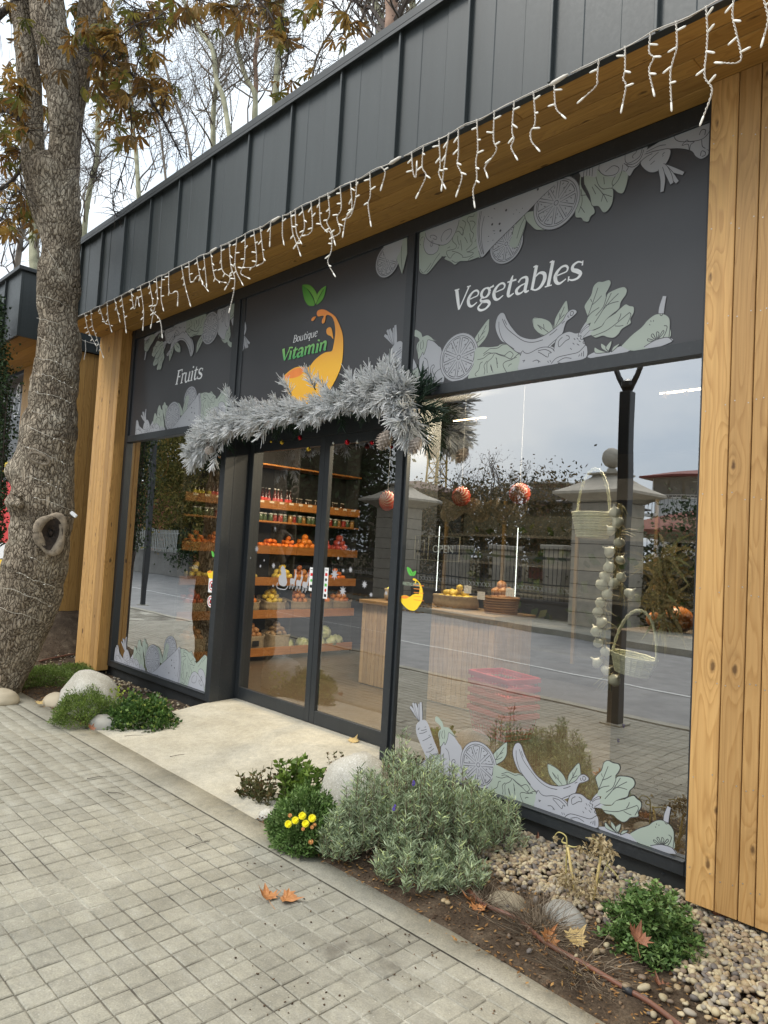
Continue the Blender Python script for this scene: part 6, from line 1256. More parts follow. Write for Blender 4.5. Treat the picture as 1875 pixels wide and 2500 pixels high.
for xa, xb, lab in strings:
    t = empty('icicle_lights', f'white cable of icicle fairy lights clipped under the dark fascia, {lab} length', 'fairy lights', 'icicle lights under the fascia')
    a = on_y(xa*OV, 700, LY)[0] if False else None
    tops = [d for d in drops if xa <= d[0][0] < xb]
    def wire(xo): 
        # where an upright through that spot meets the lower edge of the fascia
        z = FZ0-.012; lo, hi = -9.5, 1.5
        for _ in range(40):
            m_ = (lo+hi)/2; d = np.array([m_, LY, z])-CO; px = CX_+F_*(d@CR)/(d@_fw)
            if px/OV < xo: lo = m_
            else: hi = m_
        return m_
    x0, x1 = wire(xa+3), wire(min(xb-3, 1720)); P = []
    n = max(6, int((x1-x0)/.05))
    for i in range(n+1):
        x = x0+(x1-x0)*i/n; P.append((x, LY+.004*math.sin(i*1.3), FZ0-.016-.010*abs(math.sin(x*9.))))
    mb = MB(); mb.tube(P, .0024, 5); mb.tube([(p[0], p[1]+.004, p[2]-.006*math.sin(i*.8)) for i, p in enumerate(P)], .0019, 4)
    if xb < 1600: mb.tube([(x1-.10, LY, FZ0-.03), (x1-.08, LY, FZ0-.028), (x1-.02, LY, FZ0-.022), (x1, LY, FZ0-.02)], [.005, .011, .009, .004], 8)
    mb.obj('cable', M_CABLE, t, True)
    for d in tops:
        x = wire(d[0][0]); Q = [np.array([x, LY, FZ0-.018])]+[on_y(px*OV, py*OV, LY) for px, py in d[1:]]
        Q = catmull([tuple(q) for q in Q], 7); ln = [0]
        for i in range(1, len(Q)): ln.append(ln[-1]+float(np.linalg.norm(np.array(Q[i])-np.array(Q[i-1]))))
        T = ln[-1]; mb = MB(); m_ = max(6, int(T/.006))
        C_ = []
        for i in range(m_+1):
            s_ = T*i/m_; j = max(0, min(len(ln)-2, int(np.searchsorted(ln, s_))-1)); f = (s_-ln[j])/max(1e-6, ln[j+1]-ln[j]); C_.append(np.array(Q[j])*(1-f)+np.array(Q[j+1])*f)
        for ph in (0, math.pi):
            mb.tube([(c[0]+.0030*math.cos(i*1.05+ph), c[1]+.0030*math.sin(i*1.05+ph), c[2]) for i, c in enumerate(C_)], .0018, 4, False)
        o = mb.obj('light_strand', M_CABLE, t, True)
        k = 0; s_ = .05
        while s_ < T:
            c = C_[int(s_/T*m_)]; last = s_+.075 > T; dd = Vector((rr.choice((-1, 1)), rr.uniform(-.6, .3), rr.uniform(-1, .4))).normalized() if not last else Vector(C_[-1]-C_[max(0, m_-5)]).normalized()
            if last: c = C_[-1]
            link('bulb', BULB, o, tuple(c), dd.to_track_quat('Z', 'Y').to_euler(), .92)
            s_ += .075 if not last else 99
# the short string on the neighbour's side fascia
t = empty('icicle_lights', 'short string of icicle lights on the neighbouring pavilion, seen behind the larch post', 'fairy lights'); mb = MB()
P = [tuple(on_x(px, py, NX+.02)) for px, py in ((186, 822), (205, 832), (225, 838), (248, 842))]; mb.tube(P, .004, 4)
for px, py, ex, ey in ((190, 828, 187, 862), (208, 830, 205, 878), (232, 838, 236, 858)):
    mb.tube([tuple(on_x(px, py, NX+.02)), tuple(on_x((px+ex)/2+3, (py+ey)/2, NX+.02)), tuple(on_x(ex, ey, NX+.02))], .005, 4)
mb.obj('cable', M_CABLE, t)
# ================================================================ BIG TREE IN FRONT OF THE SHOP
def bark_mat():
    m, t, b, o = NODES('plane_bark'); g = G(t); v = g.pos(); vm = g.map(v, (1, 1, .42))
    w = g.noise(vm, 9., 4, .6, out=1); ad = g.n('ShaderNodeVectorMath', operation='SCALE', i_Scale=.13); g.L(w, ad.inputs[0]); a2 = g.n('ShaderNodeVectorMath', operation='ADD'); g.L(vm, a2.inputs[0]); g.L(ad.outputs[0], a2.inputs[1])
    vo = g.n('ShaderNodeTexVoronoi', feature='DISTANCE_TO_EDGE', i_Scale=34.); g.L(a2.outputs[0], vo.inputs['Vector'])
    vc = g.n('ShaderNodeTexVoronoi', i_Scale=34.); g.L(a2.outputs[0], vc.inputs['Vector'])
    crack = g.mix(g.ramp(g.noise(v, 7., 4, .7), [(.30, (.45,)*3), (.55, (1, 1, 1))]), (1, 1, 1), g.ramp(vo.outputs['Distance'], [(0, (0, 0, 0)), (.08, (.6,)*3), (.25, (1, 1, 1))])); big = g.noise(v, 2.6, 5, .6); fi = g.noise(g.map(v, (1, 1, .35)), 60., 5, .7)
    c = g.ramp(big, [(.3, (.25, .20, .15)), (.5, (.40, .34, .265)), (.7, (.55, .49, .40))]); sp = g.n('ShaderNodeSeparateColor'); g.L(vc.outputs['Color'], sp.inputs[0])
    c = g.mix(1., c, g.ramp(sp.outputs[0], [(0, (.80, .78, .75)), (1, (1.22, 1.2, 1.16))]), 'MULTIPLY'); c = g.mix(1., c, g.ramp(fi, [(.25, (.7, .7, .7)), (.75, (1.25, 1.25, 1.25))]), 'MULTIPLY')
    c = g.mix(1., c, g.ramp(crack, [(0, (.26, .22, .19)), (.8, (1, 1, 1))]), 'MULTIPLY')
    g.L(c, b.inputs['Base Color']); b.inputs['Roughness'].default_value = .92; b.inputs['Specular IOR Level'].default_value = .15
    g.L(g.bump(g.math('ADD', g.math('MULTIPLY', crack, 1.6), g.math('MULTIPLY', fi, .7)), 1., .016), b.inputs['Normal']); return m
M_BARK = bark_mat()
def tree_pt(px, py, dep): return CO+ray(px, py)*dep
def trunk_from(spec, dep_f, n=40, knots=(), noise_a=.02, sub=6, name='trunk', parent=None, mat=None):
    """spec: list of (left px, right px, y px); the depth follows the tree's own plane"""
    C = []; R = []
    for l, r_, y in spec:
        c = (l+r_)/2; d = dep_f(c, y); p = tree_pt(c, y, d); C.append((*p, (r_-l)/2*d/F_*.965))
    Q = catmull(C, sub); V = []; F = []; N = len(Q); k_ = n
    for i, q in enumerate(Q):
        a = np.array(Q[min(i+1, N-1)][:3])-np.array(Q[max(i-1, 0)][:3]); a = Vector(a).normalized(); u = a.cross(Vector((0, 1, 0))).normalized(); w = a.cross(u)
        for j in range(k_):
            th = 2*math.pi*j/k_; dd = u*math.cos(th)+w*math.sin(th); P = Vector(q[:3])+dd*q[3]
            k = mnoise.fractal(P*2.2, 1., 2., 3)*noise_a*2.2+mnoise.fractal(P*9., 1., 2., 3)*noise_a*.55
            for kc, kr, amp in knots:
                dist = (P-Vector(kc)).length/kr; k += amp*math.exp(-dist*dist*1.4)
            P = P+dd*k; V.append(tuple(P))
    for i in range(N-1):
        for j in range(k_): j2 = (j+1) % k_; F.append((i*k_+j, i*k_+j2, (i+1)*k_+j2, (i+1)*k_+j))
    return link(name, np_mesh(name, V, F, mat or M_BARK, True), parent)
TY = -1.05
dep_t = lambda px, py: depth_of(on_y(px, 1250, TY))*.5+.5*7.15
TD = depth_of(np.array([-7.35, -1.05, 1.5]))
dt = lambda px, py: TD
tree = empty('street_tree', 'old thick trunked tree with brown leaves leaning in front of the shop', 'tree')
kn = [(tuple(tree_pt(125, 1300, TD-.36)), .17, .075), (tuple(tree_pt(45, 1225, TD-.2)), .12, .10), (tuple(tree_pt(190, 905, TD-.2)), .16, .05), (tuple(tree_pt(98, 1115, TD-.33)), .08, .03), (tuple(tree_pt(30, 1150, TD-.1)), .14, .09)]
trunk_from([(-128, 8, 1790), (-108, 30, 1715), (-84, 56, 1645), (-52, 92, 1570), (-14, 134, 1470), (10, 156, 1390), (26, 172, 1320), (32, 176, 1260), (36, 174, 1180), (44, 184, 1070), (68, 184, 1000), (80, 189, 930), (86, 190, 860), (92, 188, 760), (97, 190, 640), (96, 193, 540), (80, 193, 470), (70, 190, 430), (80, 176, 395), (110, 150, 375)], dt, 84, kn, .020, 14, 'trunk', tree)
trunk_from([(112, 150, 700), (100, 150, 600), (72, 128, 500), (55, 112, 400), (46, 104, 290), (40, 98, 180), (32, 84, 60), (24, 70, -60), (10, 50, -300), (-10, 20, -700)], lambda a, b_: TD+.02, 40, [], .012, 8, 'limb', tree)
trunk_from([(120, 175, 640), (104, 188, 540), (112, 192, 430), (122, 192, 320), (108, 186, 200), (88, 170, 90), (72, 158, -10), (45, 125, -300), (20, 80, -700)], lambda a, b_: TD-.04, 44, [], .012, 8, 'limb', tree)
trunk_from([(140, 180, 560), (145, 190, 470), (160, 194, 380), (168, 208, 250), (172, 226, 150), (186, 242, 60), (196, 252, -30), (225, 275, -300), (270, 305, -700)], lambda a, b_: TD+.10, 36, [], .010, 8, 'limb', tree)
# knot hole: rolled callus lip round a dark rotten hollow
hc = Vector(tree_pt(124, 1302, TD-.375)); to = Vector(CO-np.array(hc)).normalized(); ux = to.cross(Vector((0, 0, 1))).normalized(); uz = ux.cross(to)
mb = MB(); P = []
for i in range(25):
    a = 2*math.pi*i/24; w, h = .105, .165; k = 1+.10*math.sin(a*3+1); P.append(tuple(hc+ux*math.cos(a)*w*k+uz*math.sin(a)*h*k+to*(-.02+.012*math.sin(a*2))))
mb.tube(P, [.036+.010*math.sin(i*.9) for i in range(25)], 10, False); mb.obj('callus_lip', simple('bark_callus', (.26, .21, .155), .95, .45, 22., 1., 70.), tree, True)
M_ROT = simple('rotten_hollow', (.030, .020, .014), .95, .6, 30., 1., 60., world=True)
V = [tuple(hc+to*-.055)]; F = []
for k in range(1, 5):
    for i in range(24):
        a = 2*math.pi*i/24; r_ = k/4; V.append(tuple(hc+ux*math.cos(a)*.10*r_+uz*math.sin(a)*.155*r_+to*(-.055+.065*r_**2+.012*mnoise.noise(Vector((math.cos(a)*r_*5, math.sin(a)*r_*5, 1))))))
for i in range(24): F.append((0, 1+i, 1+(i+1) % 24))
mb = MB(); mb.add(V, F+[(1+(k-1)*24+i, 1+(k-1)*24+(i+1) % 24, 1+k*24+(i+1) % 24, 1+k*24+i) for k in range(1, 4) for i in range(24)]); mb.obj('hollow', M_ROT, tree, True)
# burl and pruned scar
mb = MB(); c = Vector(tree_pt(46, 1222, TD-.34)); rr = random.Random(8)
for k in range(14): q = c+Vector((rr.uniform(-.06, .06), rr.uniform(-.05, .03), rr.uniform(-.06, .06))); mb.sphere(tuple(q), rr.uniform(.018, .04), 8, 6, (1, 1, .8))
mb.obj('burl', M_BARK, tree, True)
mb = MB(); c = Vector(tree_pt(96, 1120, TD-.385)); P = [tuple(c+ux*math.cos(a)*.085+uz*math.sin(a)*.045+ux*.0+uz*math.cos(a)*.02) for a in [2*math.pi*i/20 for i in range(21)]]; mb.tube(P, .013, 6, False); mb.obj('scar', bpy.data.materials['bark_callus'], tree, True)
# fairy-light wire wound up the trunk
wr = [(0, 1432, 60, 1450, 132, 1483), (22, 1385, 70, 1410, 146, 1440), (26, 1345, 80, 1362, 122, 1382), (40, 1288, 90, 1312, 132, 1325), (54, 1206, 110, 1222, 178, 1248), (38, 1160, 100, 1172, 152, 1194), (48, 1085, 100, 1105, 160, 1132), (60, 1035, 110, 1060, 176, 1086), (72, 1004, 120, 1012, 170, 1030), (80, 957, 130, 966, 178, 985), (86, 910, 130, 922, 182, 950), (88, 875, 130, 880, 190, 912), (92, 822, 120, 836, 165, 860), (90, 776, 125, 785, 158, 798), (94, 722, 130, 732, 168, 748), (110, 600, 135, 640, 165, 695), (-60, 1470, 20, 1490, 110, 1520)]
t = empty('trunk_fairy_lights', 'thin fairy light wire wound round the big tree trunk', 'fairy lights'); mb = MB(); rr = random.Random(5)
bv = []
for x0, y0, x1, y1, x2, y2 in wr:
    Q = catmull([(x0, y0), (x1, y1), (x2, y2)], 6); m_ = len(Q); P = []
    for i, q in enumerate(Q):
        u = -1+2*i/(m_-1); hw = (x2-x0)/2*TD/F_; R = max(.25, hw*1.08); dep = TD-R*math.sqrt(max(0, 1-(u*.93)**2))-.045; P.append(tuple(tree_pt(q[0], q[1], dep)))
        if rr.random() < .25: bv.append(P[-1])
    mb.tube([tuple(np.array(p)+np.array([rr.uniform(-.006, .006), 0, rr.uniform(-.010, .010)])) for p in P], .0016, 4)
mb.obj('wire', simple('thin_wire', (.50, .46, .38), .5), t)
for p in bv[:40]: link('bulb', BULB, t, p, (rr.uniform(0, 3), rr.uniform(0, 3), 0), .45)
mb = MB(); c = tree_pt(180, 1256, TD-.25); mb.box(-.035, -.012, -.016, .035, .012, .016, .004); tag(mb.obj('cable_connector', M_WHITE, None, loc=tuple(c), rot=(0, .6, .7)), 'small white cable connector hanging at the right of the tree trunk', 'connector')
# branches and palmate leaves
M_TWIG = simple('twig_bark', (.055, .042, .034), .85, .3, 20., .4, 60.)
BR = [[(208, 118), (250, 140), (300, 165), (345, 205), (372, 250), (402, 300), (425, 345), (437, 368)], [(330, 180), (345, 110), (335, 60), (312, -20)], [(318, 258), (321, 330), (305, 400), (282, 465), (275, 500), (283, 525)], [(-20, 270), (15, 268), (45, 290), (70, 320)], [(-20, 470), (20, 450), (48, 415), (62, 370)], [(-10, 42), (25, 15), (60, -20)], [(300, 165), (280, 210), (262, 250)], [(345, 205), (390, 215), (420, 230)], [(250, 140), (330, 60), (420, 40)], [(280, -20), (330, 20), (400, 30), (470, 60)], [(440, -20), (520, 10), (600, 15)], [(600, -20), (650, 20), (680, 75), (700, 95)], [(690, 50), (705, 130), (690, 180)], [(630, -10), (760, -5), (850, 40), (840, 80)], [(700, 90), (780, 140), (770, 190)], [(100, 430), (128, 380), (160, 340)], [(0, 540), (30, 480), (60, 460)], [(-10, 350), (40, 360), (70, 380)], [(195, 300), (230, 380), (220, 430), (250, 430)]]
wd = [9, 3, 4, 18, 12, 22, 4, 3, 4, 4, 3, 5, 4, 3, 3, 14, 4, 4, 4]
rr = random.Random(17)
tips = []
for P_, w in zip(BR, wd):
    d0 = TD-.15+rr.uniform(-.3, .3); Q = catmull(P_, 4); n = len(Q); mb = MB()
    P = [tuple(tree_pt(q[0], q[1], d0+.06*math.sin(i*.7))) for i, q in enumerate(Q)]; mb.tube(P, [max(.0035, w/2*d0/F_*(1-.55*i/n)) for i in range(n)], 8); mb.obj('branch', M_TWIG, tree, True)
    for i in range(0, n, 2): tips.append((Q[i], d0))
M_LEAF = [isl_ramp('leaf_brown', [(0, (.08, .052, .021)), (.5, (.16, .095, .026)), (1, (.26, .13, .035))], .6, .5), isl_ramp('leaf_olive', [(0, (.06, .07, .017)), (.5, (.13, .13, .026)), (1, (.22, .18, .04))], .55, .5), isl_ramp('leaf_ochre', [(0, (.20, .13, .035)), (1, (.37, .21, .05))], .6, .5)]
def palmate(seed, mat):
    r = random.Random(seed); mb = MB(); K = r.choice((5, 6, 7))
    for k in range(K):
        a = (k-(K-1)/2)*.62; L_ = (.115 if abs(k-(K-1)/2) < 1.2 else .085)*r.uniform(.85, 1.1); dr = r.uniform(.25, .8); wd_ = L_*.19*r.uniform(.6, 1.)
        dx, dy = math.sin(a), math.cos(a); prof = [(.0, .12), (.3, .55), (.65, 1.), (.85, .7), (1., .0)]; V = []; curl = r.uniform(-.4, .4)
        for u, w in prof:
            s_ = u*L_; z = -dr*s_*s_/L_*.9; V += [(dx*s_-dy*wd_*w, dy*s_+dx*wd_*w, z+wd_*w*.45), (dx*s_, dy*s_, z), (dx*s_+dy*wd_*w, dy*s_-dx*wd_*w, z+wd_*w*(.45+curl))]
        mb.add(V, [(i*3+j, i*3+j+1, i*3+j+4, i*3+j+3) for i in range(4) for j in range(2)])
    mb.tube([(0, 0, 0), (0, -.05, .02), (0, -.10, .05)], .0014, 3); return mb.mesh('leaf', mat)
PL = [palmate(k, M_LEAF[(0, 1, 0, 2, 1, 0)[k % 6]]) for k in range(9)]
CL = [(190, 15, 8), (215, 40, 9), (200, 75, 7), (250, 20, 7), (235, 75, 9), (265, 60, 7), (275, 100, 7), (240, 120, 7), (285, 130, 5), (255, 165, 5), (270, 195, 4), (300, 180, 4), (330, 190, 4), (240, 235, 6), (225, 205, 4), (300, 235, 6), (322, 265, 5), (275, 285, 4), (290, 315, 3), (360, 105, 6), (372, 130, 4), (345, 30, 5), (385, 25, 5), (410, 60, 4), (345, 70, 4), (380, 205, 4), (405, 235, 3), (360, 275, 4), (330, 320, 3), (20, 215, 6), (30, 250, 6), (10, 290, 6), (55, 240, 4), (90, 175, 4), (85, 60, 3), (60, 300, 6), (22, 330, 5), (45, 372, 4), (10, 380, 4), (68, 515, 6), (80, 550, 4), (15, 545, 5), (35, 560, 3), (60, 480, 3), (475, 12, 5), (520, 20, 3), (560, 22, 4), (590, 40, 3), (452, 30, 4), (655, 15, 4), (672, 62, 5), (690, 95, 3), (672, 85, 3), (700, 195, 4), (690, 235, 3), (845, 40, 4), (858, 62, 3), (825, 92, 3), (765, 190, 3), (780, 15, 3), (600, 55, 3), (745, 20, 2), (545, 60, 2), (30, 20, 3), (150, 150, 3), (155, 110, 3), (112, 260, 3), (108, 285, 3)]
nL = 0
for cx, cy_, k in CL:
    d0 = TD+rr.uniform(-.6, .7)
    for j in range(k):
        if nL >= 297: break
        p = tree_pt(cx+rr.gauss(0, 14), cy_+rr.gauss(0, 12), d0+rr.uniform(-.15, .15)); link('leaf', PL[rr.randrange(9)], tree, tuple(p), (rr.uniform(-1.6, .2), rr.uniform(-.6, .6), rr.uniform(0, 6.28)), rr.uniform(.8, 1.35)*(1 if cx < 440 else 1.1)); nL += 1
# the remaining leaves of the crown, past the nearest three hundred, one mass
ext = [MB(), MB(), MB()]; src = [palmate(50+k, M_LEAF[0]) for k in range(4)]; SV = [[v.co.copy() for v in m.vertices] for m in src]; SF = [[tuple(p.vertices) for p in m.polygons] for m in src]
CX = [(c[0], c[1]) for c in CL if c[0] < 420]+[(230, 60)]*6+[(260, 110)]*5+[(290, 170)]*4+[(20, 250)]*6+[(40, 330)]*4+[(15, 170)]*4+[(350, 60)]*4+[(60, 60)]*3+[(100, 20)]*3+[(300, 20)]*4+[(20, 470)]*3+[(480, 20)]*2+[(640, 25)]*3+[(690, 60)]*2
for k in range(330):
    cx, cy_ = CX[k % len(CX)]; p = Vector(tree_pt(cx+rr.gauss(0, 24), cy_+rr.gauss(0, 22), TD+rr.uniform(-.7, 1.6))); M_ = Matrix.LocRotScale(p, Matrix.Rotation(rr.uniform(0, 6.28), 3, 'Z') @ Matrix.Rotation(rr.uniform(-1.6, .3), 3, 'X') @ Matrix.Rotation(rr.uniform(-.6, .6), 3, 'Y'), Vector((1, 1, 1))*rr.uniform(.6, 1.1)); j = k % 4; ext[k % 3].add([M_ @ v for v in SV[j]], SF[j])
for k in range(3): tag(ext[k].obj('crown_leaves', M_LEAF[k], tree), kind='stuff')
# bare twiglets between the leaves
mb = MB(); TWV = MB()
for (q, d0) in tips:
    for j in range(7):
        p = Vector(tree_pt(q[0], q[1], d0)); a = Vector((rr.uniform(-1, 1), rr.uniform(-1, 1), rr.uniform(-1, .7))).normalized(); L_ = rr.uniform(.12, .4); m_ = p+a*L_*.5+Vector((0, 0, rr.uniform(-.03, .03))); e = p+a*L_+Vector((0, 0, -.05)); TWV.tube([p, m_, e], [.004, .0028, .0012], 3)
TWV.obj('twigs', M_TWIG, tree)
# ================================================================ TREES BEHIND THE SHOP
M_BIRCH = simple('pale_bark', (.34, .33, .22), .85, .35, 1.6, .3, 30., world=True); M_BIRCH2 = simple('greyish_bark', (.22, .185, .15), .85, .35, 1.6, .3, 30., world=True); M_BIRCH3 = simple('reddish_bark', (.34, .22, .16), .85, .3, 1.6, world=True)
M_FTWIG = simple('far_twigs', (.12, .10, .09), .9, .2, 3., world=True)
M_FLEAF = isl_ramp('far_leaf', [(0, (.05, .045, .03)), (.55, (.10, .08, .05)), (.85, (.20, .12, .04)), (1, (.28, .10, .05))], .8, .2)
class Branches:
    """grows bare branches as three-sided tapering tubes, with small leaves near the tips, all in plain lists"""
    def __init__(s, seed): s.r = random.Random(seed); s.mb = MB(); s.lf = MB()
    def grow(s, p, d, L, rad, lv, kids=3, leaf=.05, up=.12, nleaf=5, spread=.75, taper=.6):
        r = s.r; P = [p]; q = p; dd = d; n = 4 if lv > 1 else 3
        for i in range(n):
            dd = (dd+Vector((r.uniform(-1, 1), r.uniform(-1, 1), r.uniform(-.6, .9)))*.20+Vector((0, 0, up*.5))).normalized(); q = q+dd*L/n; P.append(q)
        s.mb.tube(P, [rad*(1-(1-taper)*i/n) for i in range(n+1)], 5 if rad > .03 else 3, False)
        if lv <= 0:
            for i in range(nleaf):
                c = P[r.randrange(1, len(P))]+Vector((r.gauss(0, .12), r.gauss(0, .12), r.gauss(0, .12))); a = Vector((r.uniform(-1, 1), r.uniform(-1, 1), r.uniform(-1, 1))).normalized()*leaf; b = a.cross(Vector((.2, .4, 1))).normalized()*leaf*.5; s.lf.add([c-a, c+b, c+a, c-b], [(0, 1, 2, 3)])
            return
        for k in range(kids):
            i = r.randrange(1, len(P)) if k else len(P)-1; base = P[i]; a = Vector((r.uniform(-1, 1), r.uniform(-1, 1), r.uniform(-.3, .8))).normalized(); nd = (dd*(1-spread*.55)+a*spread).normalized()
            s.grow(base, nd, L*r.uniform(.55, .8), rad*r.uniform(.42, .62), lv-1, kids, leaf, up, nleaf, spread, taper)
def ztop(px, Y): return on_y(px, -60, Y)[2]
FT = [  # trunk polylines measured on a plane behind the shop, widths in pixels, distance
 ([(563, 345), (545, 240), (528, 192), (518, 120), (491, 80), (470, 41), (448, 0), (430, -60)], 13, 15., M_BIRCH, 'tall pale bent trunk left of the forked pair behind the roof'),
 ([(520, 362), (521, 277), (525, 230), (530, 190)], 13, 16., M_BIRCH, 'short pale mottled trunk leaning into the bent trunk behind the roof'),
 ([(622, 295), (622, 230), (600, 188), (578, 108), (576, 36), (580, -20), (584, -80)], 13, 17., M_BIRCH, 'left stem of the forked tree above the roof seam'),
 ([(620, 300), (625, 205), (623, 145), (631, 72), (636, 0), (640, -70)], 12, 17.4, M_BIRCH3, 'reddish right stem of the forked tree above the roof'),
 ([(671, 262), (677, 170), (680, 96), (685, 48), (688, 0), (690, -70)], 16, 16.5, M_BIRCH, 'straight pale yellow trunk right of the forked pair'),
 ([(340, 500), (332, 370), (324, 328), (322, 250), (312, 160)], 11, 18., M_BIRCH, 'slim pale trunk above the middle of the roof edge'),
 ([(203, 590), (216, 482), (236, 386), (240, 270), (248, 190), (270, 120)], 13, 14., M_BIRCH, 'curved pale green trunk just right of the big tree'),
 ([(85, 660), (83, 550), (88, 470), (96, 400)], 24, 12., M_BIRCH, 'thick pale trunk behind the neighbouring pavilion'),
 ([(40, 660), (55, 560), (70, 500), (66, 420)], 14, 16., M_BIRCH2, 'grey leaning trunk at the far left behind the pavilion'),
 ([(467, 394), (455, 328), (424, 232), (400, 150)], 7, 22., M_BIRCH2, 'thin grey sapling left of the mottled trunk'),
 ([(956, 85), (956, 0), (957, -90)], 34, 14., M_BIRCH3, 'thick reddish trunk at the top of the roof edge'),
 ([(925, 92), (929, 38), (913, 0), (900, -70)], 17, 16., M_BIRCH, 'pale trunk left of the thick reddish one'),
 ([(906, 95), (887, 30), (871, 0), (850, -60)], 10, 19., M_BIRCH2, 'thin dark slanting trunk at the top of the roof edge'),
 ([(1010, 40), (1006, 0), (1000, -70)], 18, 18., M_BIRCH, 'rightmost pale trunk above the roof'),
 ([(760, 215), (770, 150), (800, 90), (850, 20), (880, -60)], 6, 15., M_BIRCH2, 'thin grey stem sweeping right above the roof seam'),
 ([(405, 440), (392, 330), (375, 260), (330, 180)], 6, 20., M_BIRCH2, 'thin grey stem between the slim trunks')]
for i, (P_, w, Y, mt, lab) in enumerate(FT):
    P = [Vector(on_y(px, py, Y)) for px, py in P_]; dep = [depth_of(p) for p in P]; rad = [w/2*d/F_ for d in dep]; g0 = Vector((P[0].x+.1, Y, -.15)); n = len(P); rad = [r_*(1-.25*j/n) for j, r_ in enumerate(rad)]; p1 = P[0]+(P[0]-P[1])*.9; Q = [np.array((*g0, rad[0]*1.3)), np.array(((g0.x+p1.x)/2, Y, p1.z*.5, rad[0]*1.1))]+catmull([(*p, r_) for p, r_ in zip([p1]+P, [rad[0]]+rad)], 5)
    t = empty('woodland_tree', lab, 'tree', 'bare trees behind the shop', loc=(0, 0, 0)); mb = MB(); mb.tube([q[:3] for q in Q], [q[3]*(1+.08*math.sin(k*1.7)) for k, q in enumerate(Q)], 9); mb.obj('trunk', mt, t, True)
    B = Branches(40+i); nb_ = 12 if w > 8 else 8
    for k in range(nb_):
        j = int((.30+.68*k/nb_)*(len(Q)-1)); q = Q[j]; a = 6.28*B.r.random(); B.grow(Vector(q[:3]), Vector((math.cos(a), math.sin(a)*.7, B.r.uniform(.3, 1.0))).normalized(), B.r.uniform(1.3, 2.6), max(.015, q[3]*.38), 3, 3, .042, .14, 7, .8)
    B.grow(Vector(Q[-1][:3]), Vector((0, 0, 1)), 2.4, Q[-1][3]*.8, 3, 3, .042, .2, 6)
    B.mb.obj('branches', M_FTWIG if mt is not M_BIRCH else M_BIRCH2, t); tag(B.lf.obj('leaves', M_FLEAF, t), kind='stuff')
# distant wood behind: thin stems and twigs closing the gaps
B = Branches(77); rr = random.Random(31)
for k in range(44):
    px = rr.uniform(-40, 1080); Y = rr.uniform(20, 30); b0 = on_y(px, 640-px*.62, Y); p = Vector((b0[0], Y, b0[2]-rr.uniform(0, 2.))); B.grow(p, Vector((rr.uniform(-.25, .25), 0, 1)).normalized(), rr.uniform(4, 7), rr.uniform(.03, .07), 4, 3, .06, .2, 7, .7, .3)
t = empty('distant_wood', 'mass of thin bare stems and twigs behind the shop', 'wood', kind='stuff'); tag(B.mb.obj('stems', M_FTWIG, t), kind='stuff'); tag(B.lf.obj('leaves', M_FLEAF, t), kind='stuff')
# ================================================================ THE STREET, SEEN ONLY IN THE SHOP WINDOWS
M_BLACK = simple('black_painted_steel', (.018, .019, .020), .4, .15, 6.)
def lamp_post(base, h, lab, fork=True):
    t = empty('lamp_post', lab, 'lamp post', 'black lamp posts along the kerb', loc=tuple(base)); mb = MB(); mb.box(-.06, -.06, 0, .06, .06, h, .008); mb.obj('post', M_BLACK, t)
    mb = MB(); mb.box(-.11, -.11, 0, .11, .11, .014, .003); mb.obj('base_plate', M_CURB, t)
    if fork:
        for s_ in (-1, 1): mb = MB(); mb.tube([(0, 0, h-.02), (s_*.10, 0, h+.16), (s_*.24, 0, h+.50), (s_*.27, 0, h+.8)], [.035, .028, .026, .024], 8); mb.obj('arm', M_BLACK, t, True)
        mb = MB(); mb.lathe([(.05, h+.04), (.07, h+.06), (.07, h+.10), (.02, h+.13)], 12); mb.obj('lamp', M_STEEL, t); mb = MB(); mb.lathe([(.30, h+.80), (.32, h+.82), (.30, h+.86), (.05, h+.95)], 20); mb.obj('lamp_hood', M_BLACK, t, True)
    return t
lb = mirz(1495, 1768); lt = mir(1522, 955, -lb[1]); lamp_post((lb[0], lb[1], 0), float(lt[2]), 'black square lamp post with forked top, mirrored in the right window')
lb2 = mirz(343, 1478); lamp_post((lb2[0], lb2[1], 0), 4.6, 'black square lamp post mirrored in the left window')
M_STONE = simple('pillar_stone', (.40, .36, .29), .85, .12, 5., .3, 50., world=True)
